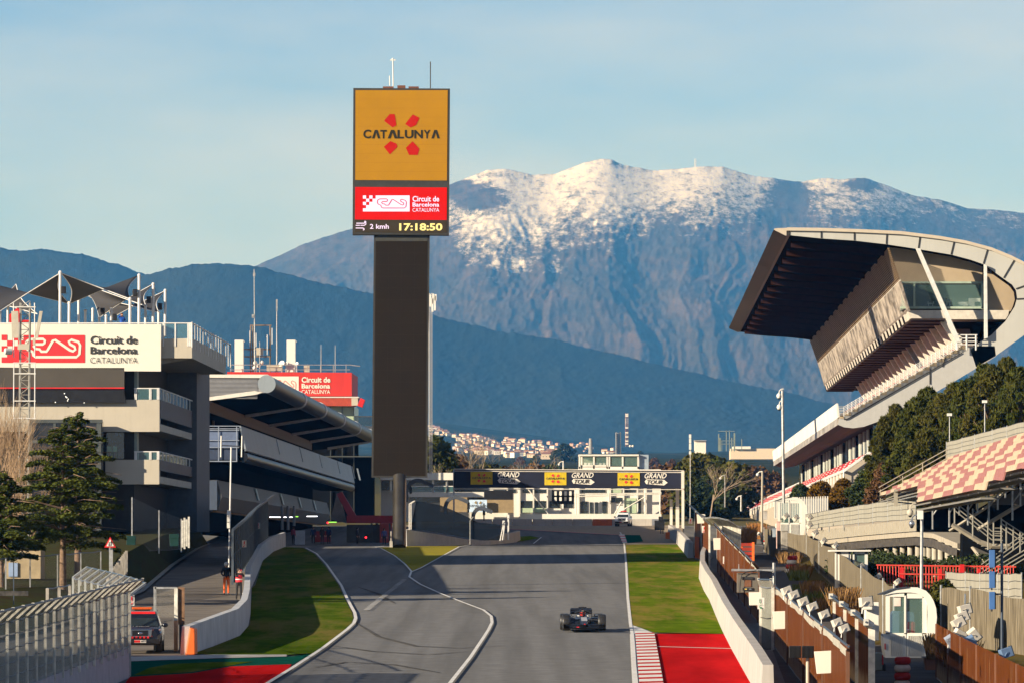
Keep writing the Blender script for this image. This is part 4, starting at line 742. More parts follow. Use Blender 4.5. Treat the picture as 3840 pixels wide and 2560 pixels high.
for yy in (1256,1268,1280,1292): b.tube(P(3590,yy,S0-.8),P(3665,yy,S0-.8),.05,n=4)
b.build('landing_rail',litrail,up_)
b=MB(); b.prism(Q([(3590,1225),(3650,1225),(3665,1300),(3600,1300)],5),AX); b.build('landing_wall',mat('brown_landing',(.2,.13,.09),.8),up_)
# glazed lounge and lower tier
b=MB(); b.prism(Q([(3274,1592),(3279,1592),(3279,1690),(3274,1690)]),se); lo=b.build('lounge_glazing',dglass,Gs)
for k in range(26):
    d=2+k*7.8; b=MB(); b.prism(Q([(3270,1600),(3276,1600),(3277,1688),(3271,1688)],d),AX*(1.5 if k%3 else 3.4)); b.build('glazing_bar',[mat('pale_blind',(.55,.57,.5),.6),void][0 if k%4 else 1],lo)
lows=[(3292,1690)]; x,y=3292,1690
for k in range(9): lows+=[(x-14,y),(x-14,y+9)]; x-=14; y+=9
lp=lows+[(x,1990),(3420,1990),(3420,1690)]
se2=(1120-S0)*AX; b=MB(); b.prism(Q(lp,.5),se2,mi=0); lt=b.build('lower_tier',tier_m,Gs)
for k in range(9):
    b=MB(); cx=3292-14*(k+1)+2; cy_=1690+9*k
    for q in range(130): b.prism(Q([(cx,cy_-8),(cx+6,cy_-8),(cx+6,cy_),(cx,cy_)],2+q*4.6),AX*3.1,mi=(q*7+k*3)%5==0)
    b.build('seat_row',[redseat,litrail],lt)
b=MB(); 
for dy in (0,5): b.path([Q([(3164,1762+dy)])[0],Q([(3164,1762+dy)],620)[0]],.09,5); b.path([Q([(3280,1680+dy)])[0],Q([(3280,1680+dy)],620)[0]],.09,5); b.path([P(3164,1762+dy,S0),P(3280,1680+dy,S0)],.08,5)
for k in range(84): d=k*7.4; p=Q([(3280,1680)],d)[0]; b.tube(p,p-Vector((0,0,.9)),.06,n=4); p=Q([(3164,1762)],d)[0]; b.tube(p,p-Vector((0,0,.9)),.06,n=4)
b.build('railing',litrail,lt)
# ================================================================= temporary stand with scaffold
Ts=thing('temporary_stand','open scaffold stand with chequered cream and faded red seat backs','grandstand',XG(26,330))
H0=400.; H1=238.; c_seat=mat('cream_seat',(.52,.39,.26),.6,var=.1); r_seat=mat('faded_red_seat',(.33,.135,.115),.6,var=.12)
VX,VY=2336,2112; TX=Vector(((VX-1920)/F,1,0))
for k in range(11):                           # one row of seats per step, cream and faded red blocks in turn
    p0=P(3549-41.5*k,1733+21.7*k,H0); b=MB(); prf=[]; s=0. if k<7 else H0-H0*(3549-41.5*k-VX)/(3436-VX); tot=H0-H1; m=k%2; up=Vector((.1,0,.37)); th=Vector((.07,0,0)); fw=Vector((-.34,0,.03))
    while s<tot:
        L_=rng.uniform(6.2,8.8); ns_=max(2,int(L_/.9)); q=L_/ns_
        for z in range(ns_): prf+=[(s+q*z,1,m),(s+q*(z+.86),1,m),(s+q*(z+.88),.6,m),(s+q*(z+.99),.6,m)]
        prf[-2]=(s+L_-.34,.05,m); prf[-3]=(s+L_-.36,1,m); prf[-1]=(s+L_-.01,.05,m); s+=L_; m=1-m
    base=[p0-TX*u for u,_,_ in prf]; n_=len(prf); hi_=[p+up*h for p,(_,h,_) in zip(base,prf)]
    b.v=[tuple(p) for p in base+hi_+[p+th for p in base]+[p+th for p in hi_]+[p+fw for p in base]]
    for q in range(n_-1):
        for f in ((q,q+1,n_+q+1,n_+q),(2*n_+q,2*n_+q+1,3*n_+q+1,3*n_+q),(n_+q,n_+q+1,3*n_+q+1,3*n_+q),(q,q+1,4*n_+q+1,4*n_+q)): b.f.append(list(f)); b.m.append(2 if prf[q][1]<.3 else prf[q][2]); b.sm.append(False); b.uv.append(None)
    b.build('seat_row',[c_seat,r_seat,void],Ts,recalc=False)
b=MB()                                       # treads and scaffold tubes
for k in range(11):
    x0=3549-41.5*k; y0=1733+21.7*k; s_=0. if k<7 else H0-H0*(x0-VX)/(3436-VX); p=P(x0,y0+14,H0)-TX*s_; b.prism([p,p+Vector((.78,0,0)),p+Vector((.78,0,-.08)),p+Vector((0,0,-.08))],TX*(H1-H0+s_))
b.build('tread',mat('grey_board',(.2,.19,.17),.8),Ts)
b=MB()
for s in range(4,9):
    d=H0-s*17.; o=TX*(d-H0)
    pts=[P(3549-41.5*k,1733+21.7*k+24,H0)+o for k in range(0,8)]
    b.path([pts[0],pts[-1]],.06,5); b.path([pts[0]-Vector((0,0,.35)),pts[-1]-Vector((0,0,.35))],.06,5)
    for k in range(0,8,2):
        p=pts[k]; b.tube(p,p-Vector((0,0,2.2)),.05,n=5)
        if k+2<8: b.tube(p,pts[k+2]-Vector((0,0,1.4)),.04,n=4)
for k in range(0,7,2):
    p=P(3549-41.5*k,1733+21.7*k+26,H0); b.tube(p,p+TX*(H1-H0),.05,n=5)
b.build('scaffold_frame',galv,Ts)
b=MB()
for dy in (0,17,34,52): b.path([P(3295,1840+dy-14,398),P(3552,1680+dy+2,398)],.035,5)
for x,y in ((3302,1838),(3385,1786),(3460,1738),(3549,1684)): b.tube(P(x,y-4,398),P(x,y+62,398),.04,n=5)
for (xa,ya,xb,yb) in ((3322,1892,3630,1762),(3418,1885,3840,1682)):
    for dy in (0,16,32): b.path([P(xa,ya+dy-38,372),P(xb,yb+dy-38,372)],.035,5)
    for t in (.12,.5,.9): x=xa+(xb-xa)*t; y=ya+(yb-ya)*t; b.box(P(x,y-12,372),(.26,.12,1.1))
b.build('aisle_railing',mat('weathered_rail',(.42,.38,.3),.5,.3),Ts)
fab=mat('grey_screen_fabric',(.33,.31,.25),.8,var=.12,scale=.7,stretch=(2,2,.3),bump=.2,grime=.2)
def screen(name,label,pts,h0,h1,wires=4,deck=None,cat_='screen',group=None,poles=6):
    # pts: (px, py of the top edge, D); h: heights at both ends
    t=thing(name,label,cat_,Vector((P(*pts[len(pts)//2]).x,pts[len(pts)//2][2],P(*pts[len(pts)//2]).z-h0)),group); n=len(pts); top=[P(*p) for p in pts]; H_=[h0+(h1-h0)*i/(n-1) for i in range(n)]
    b=MB(); V=[]; nn=(n-1)*6+1; tp=[];hh=[]
    for i in range(nn):
        k=min(i//6,n-2); u=(i-6*k)/6; tp.append(top[k]*(1-u)+top[k+1]*u+Vector((0,0,.015*math.sin(i*1.7)))); hh.append(H_[k]*(1-u)+H_[k+1]*u)
    for i in range(nn-1): b.quad(tp[i]-Vector((0,0,hh[i])),tp[i+1]-Vector((0,0,hh[i+1])),tp[i+1],tp[i])
    b.build('fabric',fab,t,recalc=False)
    for k in range(wires+1):
        b=MB(); b.path([p-Vector((0,.06,h*k/wires-.008*math.sin(i*2.1))) for i,(p,h) in enumerate(zip(tp,hh))],.016,3); b.build('wire',dark,t)
    for k in range(poles):
        i=round(k*(nn-1)/(poles-1)); b=MB(); b.tube(tp[i]+Vector((0,.08,.05)),tp[i]+Vector((0,.08,-hh[i]-.4)),.04,n=5); b.build('post',galv,t)
    return t
screen('fabric_screen','upper grey fabric screen with wires behind the top seat row',[(3550,1657,402),(3640,1633,380),(3740,1606,352),(3860,1574,322)],1.15,1.2)
screen('fabric_screen','long grey fabric screen with wires along the raised deck',[(3022,1928,440),(3110,1911,424),(3220,1893,404),(3330,1877,385),(3434,1864,368)],1.15,1.4,poles=9)
screen('fabric_screen','near grey fabric screen with wires beside the red railing',[(3549,2143,285),(3660,2148,272),(3760,2151,262),(3832,2148,255)],1.45,1.35)
# raised deck on columns
Dk=thing('raised_deck','raised concrete deck with slatted edge carried on a row of round columns','deck',XG(24,400))
edge=[(3048,1990,440),(3140,1978,420),(3240,1966,400),(3340,1955,382),(3434,1946,366),(3500,1950,352),(3590,1985,340)]
slm=mat('slatted_grey',(.34,.31,.25),.8,var=.2,scale=5,stretch=(6,6,.3)); tops=[P(*e) for e in edge]
b=MB()
for a,c in zip(tops[:5],tops[1:5]): b.add([a,c,c-Vector((0,0,.75)),a-Vector((0,0,.75))],[(0,1,2,3)])
sb=b.build('slatted_band',slm,Dk,recalc=False)
for i in range(0,60):
    u=i/59*4; k=min(int(u),3); u-=k; p=tops[k]*(1-u)+tops[k+1]*u; b=MB(); b.box(p+Vector((0,-.06,-.38)),(.07,.05,.74)); b.build('slat',mat('slat_tan',(.42,.37,.28),.8),sb)
b=MB()
for a,c in zip(tops,tops[1:]):
    dn=Vector((0,0,.8)); b.add([a-dn,c-dn,c-dn-Vector((0,0,.3)),a-dn-Vector((0,0,.3)),a-dn+Vector((9,4,0)),c-dn+Vector((9,4,0)),c-dn+Vector((9,4,-.3)),a-dn+Vector((9,4,-.3))],[(0,1,2,3),(0,1,5,4),(3,2,6,7),(0,3,7,4),(1,2,6,5)])
b.build('deck_slab',mat('tan_concrete',(.4,.35,.27),.85,grime=.2),Dk)
b=MB()
for a,c in zip(tops,tops[1:]): dn=Vector((0,-.3,1.15)); b.panel(a-dn-Vector((0,0,.5)),c-dn-Vector((0,0,.5)),(0,0,.5))
rw=MB()
for a,c in zip(tops,tops[1:]): o_=Vector((2.2,5,-1.2)); rw.quad(a+o_,c+o_,c+o_-Vector((0,0,3.4)),a+o_-Vector((0,0,3.4)))
rw.build('deck_shade_sheet',mat('under_deck_shade',(.03,.03,.022),.9,spec=0),Dk,recalc=False)  # dark sheet added as painted shade behind the deck columns
b.build('hanging_mesh',mat('dark_lattice',(.07,.06,.05),.8,var=.5,scale=3),Dk,recalc=False)
colm=mat('column_concrete',(.42,.38,.3),.8,var=.15)
for k in range(21):
    x=3040+k*27.5; u=k/20*6; kk=min(int(u),5); p=tops[kk]*(1-(u-kk))+tops[kk+1]*(u-kk); b=MB(); q=Vector((p.x+.4,p.y+1.0,p.z-1.1)); b.tube(q,Vector((q.x,q.y,gz(q.y)-1.2)),.2 if k<20 else .34,n=12); b.build('column',colm,Dk)
b=MB(); b.prism([P(3590,1985,338),P(3600,1985,338),P(3700,2110,334),P(3690,2118,334)],(1.2,1.5,0)); b.build('stair_stringer',mat('tan_concrete',(.4,.35,.27),.85),Dk)
# steel stair
Sx=thing('steel_stair','galvanised steel staircase with pipe railings under the seats','stair',XG(27,330)); sm_=mat('stair_steel',(.4,.38,.32),.5,.4)
b=MB()
for (xa,ya,xb,yb) in ((3580,1880,3720,1990),(3720,1990,3760,1992),(3755,1945,3900,2040),(3240+440,2115,3860,1985),(3690,2150,3860,2050)):
    for dy in (0,16,32): b.path([P(xa,ya+dy,330),P(xb,yb+dy,330)],.035,5)
for x,y0,y1 in ((3580,1866,1960),(3648,1905,2010),(3705,1940,2060),(3726,1950,2045),(3755,1940,2045),(3774,1955,2060),(3800,1972,2060),(3826,1990,2070)): b.tube(P(x,y0,330),P(x,y1,330),.045,n=5)
for y in (1978,1999,2020): b.tube(P(3724,y,330),P(3757,y,330),.03,n=4)
b.build('pipe_railing',sm_,Sx)
b=MB(); b.path([P(3570,1965,331),P(3675,2030,331),P(3720,2046,331),P(3790,2046,331)],.14,4); b.path([P(3665,1985,332),P(3840,1880,332)],.12,4); b.path([P(3560,1990,332),P(3700,1900,332),P(3840,1785,332)],.09,4); b.build('stringer',mat('tan_steel',(.36,.32,.25),.6),Sx)
for k in range(9): b=MB(); b.box(P(3585+k*15,1975+k*10,332),(.25,1.2,.05)); b.build('step',sm_,Sx)
b=MB(); b.poly([P(x,y,325) for x,y in ((3715,1888),(3850,1815),(3900,1815),(3900,1892))]); b2=MB(); b2.prism([P(x,y,325) for x,y in ((3712,1890),(3850,1812),(3910,1812),(3910,1892))],(0,.2,0)); tag(b2.build('tarpaulin',brownp),'dark brown tarpaulin hung on the scaffold','tarpaulin')
b=MB(); b.prism([P(x,y,336) for x,y in ((3610,1960),(3640,1925),(3720,1880),(3920,1770),(3920,2110),(3610,2110))],(0,2,0)); tag(b.build('stand_shade_sheet',void),'dark sheet standing in for shade under the scaffold seats','wall')  # black sheet added where only shade lies under the seats

b=MB(); b.prism([P(x,y,376) for x,y in ((3440,1998),(3440,1925),(3660,1880),(3660,1998))],(0,1,0)); tag(b.build('stand_shade_sheet',void),'dark sheet for the shaded opening behind the stair head of the raised deck','wall')  # black sheet stands in for the dark opening under the deck
# ================================================================= walls and catch fences
def wall(name,label,pts,h,th,m,cat_='wall',group=None,side=1):
    b=MB(); n=len(pts); base=[G(*p) for p in pts]; nrm=[]
    for i in range(n):
        d=base[min(i+1,n-1)]-base[max(i-1,0)]; nrm.append(Vector((d.y,-d.x,0)).normalized()*side)
    rings=[]
    for i,p in enumerate(base):
        hh=h[i] if hasattr(h,'__len__') else h; o=nrm[i]*th; p=p-Vector((0,0,.2)); z=Vector((0,0,hh+.2)); rings.append([p,p+o*1.25,p+o+z,p+o*.12+z])
    b.loft(rings,sm=False); return tag(b.build(name,m),label,cat_,group)
pale_w=mat('pale_concrete_wall',(.47,.44,.4),.85,var=.1,scale=.6,bump=.15,grime=.3)
wall('track_wall','long pale concrete wall along the right grass verge, curving at its far end',[(2672,2088),(2655,2100),(2645,2130),(2645,2168),(2667,2215),(2690,2250),(2713,2300),(2741,2358),(2784,2434),(2862,2560),(2905,2640)],1.22,.36,pale_w)
wall('track_wall','short far concrete wall behind the right verge with an orange end block',[(2520,2012),(2550,2031),(2577,2062),(2602,2092)],1.3,.4,pale_w)
wall('track_wall','white concrete wall curving beside the left verge and the two marshals',[(716,2452),(800,2421),(898,2384),(931,2348),(940,2300),(943,2202),(958,2170),(985,2102),(1025,2068),(1072,2048)],[1.1,1.15,1.2,1.25,1.25,1.3,1.3,1.3,1.3,1.35],.35,mat('left_wall_concrete',(.52,.52,.52),.85,var=.12,scale=.6,bump=.15,grime=.3),side=-1)
wall('track_wall','concrete wall tinted lilac grey for shade under the near left catch fence',[(487,2538),(428,2562),(250,2640),(60,2730),(-60,2790)],1.05,.35,mat('shade_lilac_concrete',(.4,.37,.4),.85,var=.1,grime=.2),side=1)  # lilac cast puts the shade on this wall into its colour
rust=wire('rust_mesh',(.115,.034,.008),.05,.012,True,.85,0,(.7,1.2)); greymesh=wire('grey_debris_mesh',(.27,.27,.225),.05,.012,True,.5,.1); thin=wire('chain_link',(.42,.4,.35),.05,.0045,True,0,.3)
darkmesh=wire('shaded_debris_mesh',(.009,.013,.021),.05,.012,True,.9,0)  # near-black mesh colour stands in for shade on these fences
def fence(name,label,path,h,step,mesh,postm,arm=(0,0,0),pw=.1,cat_='catch fence',group=None,cables=3,base=0.0,flat_post=True,zs=None,double=False):
    # path: (x, D) on the ground; h may be a list; arm: bent top
    pts=[Vector((x,D,(zs[i] if zs else gz(D))+base)) for i,(x,D) in enumerate(path)]; hs=h if hasattr(h,'__len__') else [h]*len(pts)
    t=thing(name,label,cat_,pts[0],group); seg=[(c-a).length for a,c in zip(pts,pts[1:])]; tot=sum(seg); n=max(1,round(tot/step)); P_=[]
    for i in range(n+1):
        s=tot*i/n; k=0
        while k<len(seg)-1 and s>seg[k]: s-=seg[k]; k+=1
        u=min(1,s/seg[k]); P_.append((pts[k]*(1-u)+pts[k+1]*u,hs[k]*(1-u)+hs[k+1]*u))
    arm=Vector(arm); b=MB(); u=0
    for (p,hh),(q,h2) in zip(P_,P_[1:]):
        l=(q-p).length; z=Vector((0,0,hh)); z2=Vector((0,0,h2)); sag=Vector((0,0,-.0))
        b.quad(p,q,q+z2,p+z,0,[(u,0),(u+l,0),(u+l,h2),(u,hh)])
        if arm.length>0: b.quad(p+z,q+z2,q+z2+arm,p+z+arm,0,[(u,hh),(u+l,h2),(u+l,h2+arm.length),(u,hh+arm.length)])
        u+=l
    b.build('wire_mesh',mesh,t,recalc=False)
    for p,hh in P_:
        b=MB(); d=(pts[-1]-pts[0]); rz=math.atan2(d.y,d.x); b.box(p+Vector((0,-.03,hh/2-.1)),(pw,pw,hh+.2),0)
        if arm.length>0:
            a=p+Vector((0,-.03,hh)); e=a+arm; w=Vector((pw*.4,0,0)); v=Vector((0,0,pw*.5)); b.add([a-w-v,a+w-v,a+w+v,a-w+v,e-w-v,e+w-v,e+w+v,e-w+v],[(0,1,2,3),(7,6,5,4),(0,1,5,4),(1,2,6,5),(2,3,7,6),(3,0,4,7)])
        b.build('post',postm,t)
    for k in range(cables):
        b=MB(); f=k/max(1,cables-1); pp=[p+Vector((0,-.09,.05+(hh-.05)*f)) for p,hh in P_]; pp2=[]
        for a,c in zip(pp,pp[1:]): pp2+= [a,(a+c)/2-Vector((0,0,.05))]
        b.path(pp2+[pp[-1]],.028 if f==1 else .016,4); b.build('cable',dark if f<1 else mat('cable_grey',(.2,.22,.25),.5,.4),t)
    if arm.length>0: b=MB(); b.path([p+Vector((0,-.06,hh))+arm for p,hh in P_],.035,5); b.build('top_cable',mat('cable_navy',(.07,.1,.14),.5,.3),t)
    return t
palepost=mat('pale_post',(.68,.65,.56),.6,.1,var=.25,scale=3)
px2x=lambda px,D:(px-1920)*D/F
fence('catch_fence','near left catch fence with closely spaced pale posts and bent top',[(-14.15,150),(-13.25,197)],1.95,2.55,greymesh,palepost,(.55,-1.2,.42),.085,base=1.05,cables=6)
fence('catch_fence','low return fence with bent grey posts behind the near left fence',[(px2x(487,198),198),(px2x(455,203),203),(px2x(372,212),212),(px2x(274,222),222)],[2.85,2.9,2.95,3.0],2.4,thin,mat('steel_post',(.42,.44,.42),.5,.3),(.5,.7,.4),.08)
fence('concrete_post_fence','row of three pale concrete posts with wire left of the return fence',[(px2x(178,262),262),(px2x(222,266),266),(px2x(262,270),270)],1.75,4.2,thin,conc2,pw=.14,cat_='fence',cables=2)
fence('concrete_post_fence','stepped row of closely set concrete posts by the triangular sign',[(px2x(404,300),300),(px2x(474,345),345)],[1.6,2.3],3.2,thin,conc2,pw=.16,cat_='fence',cables=1)
fence('catch_fence','tall dark catch fence on the left wall behind the two marshals',[(px2x(872,322),322),(px2x(905,352),352),(px2x(935,400),400),(px2x(965,450),450),(px2x(1003,520),520)],[2.9,3.0,3.2,3.3,3.5],7,darkmesh,mat('shaded_steel_post',(.1,.12,.14),.5,.3),(.5,2.5,.55),.13,base=.9,cables=3)  # posts and mesh coloured dark to stand for shade
fence('chain_link_fence','sagging chain link fence on posts below the cedars',[(px2x(-60,290),290),(px2x(66,300),300),(px2x(260,312),312),(px2x(378,322),322)],2.4,6.2,thin,galv,pw=.07,cat_='fence',cables=2,base=.2)
fence('chain_link_fence','tall chain link fence on the bank below the terraced building',[(px2x(495,395),395),(px2x(577,400),400),(px2x(680,408),408)],[3.8,3.0,2.2],6,thin,galv,pw=.09,cat_='fence',cables=1,base=1.5)
fence('catch_fence','pale far catch fence over brown sheeting beside the far right wall',[(px2x(2606,480),480),(px2x(2660,420),420)],[3.8,3.2],30,rust,palepost,(-.5,-1,.4),.13,cables=1)
fence('catch_fence','middle rusty catch fence behind the curved start of the right wall',[(14.5,401),(13.4,350),(11.6,268)],[3.1,2.85,2.55],16,rust,mat('rust_brown_post',(.14,.06,.03),.8),(-.3,-1,.32),.12,cables=1)
fence('catch_fence','cluster of pale bent fence posts left of the shaded service road',[(px2x(2690,405),405),(px2x(2712,400),400),(px2x(2740,395),395),(px2x(2776,390),390)],[3.2,3.3,3.3,3.2],.75,wire('pale_mesh',(.5,.47,.38),.06,.01,False,.35,.1),palepost,(-.9,-1.2,.55),.09,cables=3)
fence('catch_fence','long rusty catch fence carrying white floodlights along the right wall',[(10.62,230),(9.7,188),(8.85,150)],[2.38,2.4,2.45],18,rust,mat('rust_brown_post',(.14,.06,.03),.8),(0,-.3,.1),.1,cables=1)
fence('catch_fence','second rusty catch fence ending in a tall pale post near the curved booth',[(12.0,211),(11.25,178)],[2.4,2.32],10,rust,palepost,(-.2,-.4,.12),.2,cables=1)
fence('catch_fence','dark rusty fence at the lower right corner behind floodlights',[(px2x(3512,196),196),(px2x(3620,178),178),(px2x(3900,150),150)],[1.9,1.9,1.8],8,rust,mat('rusty_post',(.2,.09,.05),.7),pw=.09,cables=1)
def capping(par,x0,D0_,x1,D1_,h0,h1,n):
    for k in range(n):
        u=k/n; v=(k+.97)/n; a=XG(x0+(x1-x0)*u,D0_+(D1_-D0_)*u,h0+(h1-h0)*u+rng.uniform(-.05,.06)); c=XG(x0+(x1-x0)*v,D0_+(D1_-D0_)*v,h0+(h1-h0)*v+rng.uniform(-.05,.06)); b=MB(); w=Vector((0,0,.16)); y=Vector((0,-.12,0)); b.add([a-w+y,c-w+y,c+w*.3+y,a+w*.3+y,a-w,c-w,c+w*.3,a+w*.3],[(0,1,2,3),(4,5,6,7),(2,3,7,6),(0,1,5,4),(0,3,7,4),(1,2,6,5)]); b.build('capping_plate',mat('weathered_plate',(.4,.37,.3),.7,var=.3,scale=3),par)
ff=[o for o in col.objects if o.get('label','').startswith(('long rusty','middle rusty','second rusty','cluster of pale'))]
capping(ff[2],10.62,230,8.85,150,2.38,2.45,14); capping(ff[0],14.5,401,11.6,268,3.1,2.55,16); capping(ff[3],12.0,211,11.25,178,2.4,2.32,5)
t=fence('mesh_gate','fence return panel with a tall pale post beside the hanging light box',[(px2x(2852,229),229),(px2x(2898,228),228)],2.5,1.0,greymesh,palepost,(-.1,-.3,.3),.11,cat_='gate',cables=3)
reed=mat('reed_screen',(.13,.105,.07),.95,var=.35,scale=2.2,spec=0,stretch=(4,4,.35),c2=(.26,.22,.155),bump=.4,grime=.3)
def reedfence(label,path,h):
    t=thing('reed_fence',label,'fence',XG(*path[0]),'reed fences'); b=MB(); pts=[XG(x,D) for x,D in path]; n=len(pts)
    for i in range(n-1):
        for k in range(8):
            u,v=k/8,(k+1)/8; a=pts[i]*(1-u)+pts[i+1]*u; c=pts[i]*(1-v)+pts[i+1]*v; ha=h[i]*(1-u)+h[i+1]*u+.06*math.sin(7*k+i); hc=h[i]*(1-v)+h[i+1]*v+.06*math.sin(7*k+7+i); b.quad(a,c,c+Vector((0,0,hc)),a+Vector((0,0,ha)))
    b.build('reed_mat',reed,t,recalc=False)
    for i in range(n): b=MB(); b.tube(pts[i]+Vector((0,.1,0)),pts[i]+Vector((0,.1,h[i]+.15)),.05,n=5); b.build('post',galv,t)
reedfence('weathered grey reed fence running from the far booth down towards the white hut',[(px2x(2866,500),500),(px2x(2922,452),452),(px2x(3025,440),440),(20.8,385),(19.1,335)],[2.0,2.3,2.15,2.3,2.45])
reedfence('weathered reed fence from the white hut towards the curved booth',[(19.0,330),(17.2,280),(16.0,245),(15.6,232)],[2.3,2.35,2.4,2.4])
reedfence('reed fence in the lower right corner behind the blue light panels',[(px2x(3530,235),235),(px2x(3640,228),228),(px2x(3860,215),215)],[2.3,2.4,2.3])
# red railing
t=thing('red_railing','bright red steel railing in front of the raised deck columns','railing',XG(px2x(3550,320),320)); rp_=mat('red_rail_paint',(.68,.07,.045),.5,var=.15)
b=MB(); b.tube(P(3286,2117,320),P(3810,2124,320),.05,n=5); b.tube(P(3290,2232,320),P(3570,2236,320),.05,n=5); b.tube(P(3370,2150,319),P(3552,2153,319),.05,n=5); b.build('rail',rp_,t)
b=MB()
for k in range(46): x=3292+k*11.3; b.tube(P(x,2118,320),P(x,2245,320),.028,n=4)
b.build('bars',rp_,t)
for x,y0,wd in ((3382,2125,14),(3527,2130,12),(3608,2114,16),(3672,2130,8)): b=MB(); b.pbox(x-wd/2,y0,x+wd/2,2250,319.6,.2); b.build('post',red,t)
# white slatted fence by the far booth
t=thing('slatted_fence','white vertical slat fence behind the far curved booth','fence',XG(px2x(3000,462),462)); b=MB(); a,c=P(2905,1940,470),P(3103,1935,462); h0=Vector((0,0,1.5)); b.quad(a,c,c+h0,a+h0); b.build('backing',mat('slate_grey',(.16,.17,.18),.7),t,recalc=False)
for k in range(24): u=k/23; p=a*(1-u)+c*u; b=MB(); b.box(p+Vector((0,-.1,.8)),(.09,.06,1.72)); b.build('slat',white,t)
# ================================================================= gates, posts and poles on the left
t=thing('mesh_gate','open chain link gate with a rusty leaf beside the orange tipped wall','gate',G(620,2458)); DG=226.
b=MB(); b.panel(P(580,2462,DG),P(657,2462,DG),(0,0,2.72)); b.build('wire_mesh',thin,t,recalc=False)
b=MB(); b.pbox(576,2198,586,2462,DG,.1,0); b.build('post',galv,t); b=MB(); b.pbox(580,2199,664,2206,DG,.08); b.build('top_rail',galv,t)
b=MB(); b.pbox(653,2204,666,2452,DG-.2,.12,0); b.build('post',palepost,t); b=MB(); b.pbox(652,2325,667,2440,DG-.23,.02); b.build('orange_band',mat('faded_orange',(.75,.36,.18),.7),t)
b=MB(); b.pbox(668,2200,692,2340,DG-.1,.06,0); b.pbox(672,2340,688,2462,DG-.1,.1,1); b.build('rusty_leaf',[mat('rusty_sheet',(.2,.11,.06),.8,var=.3,scale=4),mat('deep_blue_panel',(.07,.1,.16),.6)],t)
b=MB(); b.prism([P(694,2456,221),P(733,2453,221),P(731,2356,221),P(711,2350,221)],(0,1.6,0)); tag(b.build('orange_barrier',orange,bevel=.05),'orange plastic barrier capping the near end of the left wall','barrier')
for pts,D,l in (([(2606,2092),(2622,2092),(2622,2012),(2606,2010)],458,'tall orange block at the end of the far right wall'),([(2620,2094),(2638,2092),(2629,2066)],457,'small orange marker wedge on the grass by the far right wall'),([(2496,2032),(2512,2030),(2512,1992),(2496,1994)],590,'small dark orange block beyond the right verge')):
    b=MB(); b.prism([P(x,y,D) for x,y in pts],(.0,.5,0)); tag(b.build('orange_block',orange,bevel=.03),l,'marker block')
t=thing('marshal_radio_mast','slim white pole with a cross arm aerial near the marshals','mast',G(858,2225)); DM=330.
b=MB(); b.tube(P(857,2225,DM),P(867,1675,DM),.055,.045,n=8); b.build('pole',litrail,t)
b=MB(); b.tube(P(829,1668,DM),P(908,1672,DM),.03,n=5); b.build('cross_arm',dark,t)
for x in (829,907): b=MB(); b.tube(P(x-1,1712,DM),P(x+1,1632,DM),.045,n=6); b.build('dipole',wht2,t)
for y0,y1 in ((1911,1932),(1934,1955),(1957,1979)): b=MB(); b.pbox(851,y0,862,y1,DM-.15,.12); b.build('signal_box',wht2,t)
# triangular traffic sign
t=thing('traffic_sign','red bordered triangular sign with two opposite arrows below the cedars','road sign',P(416,2150,298)); b=MB(); b.pbox(409,2045,423,2160,298,.12); b.build('post',galv,t)
b=MB(); b.prism([P(391,2051,297.8),P(435,2051,297.8),P(413,2011,297.8)],(0,.03,0)); sg=b.build('sign_plate',red,t)
b=MB(); ppoly(b,[(399,2046),(427,2046),(413,2020)],297.77,0)
for x,up in ((409,0),(416.5,1)):
    rect_poly(b,x-1.2,2030,x+1.2,2044,297.75,1); ppoly(b,[(x-3.4,2033 if up else 2040),(x+3.4,2033 if up else 2040),(x,2026 if up else 2046)],297.74,1)
b.build('pictogram',[wht2,black],sg,recalc=False)
t=thing('field_mast','lattice antenna tower with pale panel antennas in front of the sign','mast',P(90,2110,340)); DL=340.; b=MB()
for x in (76,111): 
    for dy in (0,.55): b.tube(P(x-8,2110,DL)+Vector((0,dy,0)),P(x,1136,DL)+Vector((0,dy,0)),.045,n=5)
for k in range(36):
    y0=2100-27*k; y1=y0-27; s=-8*(1-k/36); 
    b.tube(P(76+s,y0,DL),P(111+s,y1,DL),.02,n=4) if k%2 else b.tube(P(111+s,y0,DL),P(76+s,y1,DL),.02,n=4)
    b.tube(P(76+s,y0,DL),P(111+s,y0,DL),.02,n=4); b.tube(P(111+s,y0,DL),P(111+s,y1,DL)+Vector((0,.55,0)),.02,n=4)
b.build('lattice_frame',mat('weathered_galv',(.4,.38,.33),.6,.3),t)
for y in (1152,1360,1400,1502,1567): b=MB(); b.tube(P(50,y,DL-.1),P(134,y,DL-.1),.04,n=5); b.build('bracket',litrail,t)
for x in (51,130): b=MB(); b.tube(P(x,1570,DL-.1),P(x+1,1362,DL-.1),.035,n=5); b.tube(P(x+1,1340,DL-.1),P(x,1136,DL-.1),.035,n=5); b.build('side_pole',litrail,t)
for x0,x1,y0,y1,sk in ((42,70,1167,1267,0),(138,152,1167,1267,10)):
    b=MB(); b.prism([P(x0-sk+3,y1,DL-.4),P(x1-sk,y1,DL-.4),P(x1+sk-2,y0,DL-.4),P(x0+sk,y0,DL-.4)],(0,.2,0)); b.build('panel_antenna',mat('beige_antenna',(.5,.45,.36),.6),t)
b=MB(); b.tube(P(20,1317,DL-.5),P(42,1317,DL-.3),.2,n=14); b.sph(P(22,1317,DL-.5),(.12,.2,.2)); b.build('radio_drum',wht2,t)
b=MB(); b.pbox(123,1268,132,1292,DL-.3,.2); b.pbox(66,1290,110,1310,DL-.2,.1); b.build('control_box',cream,t)
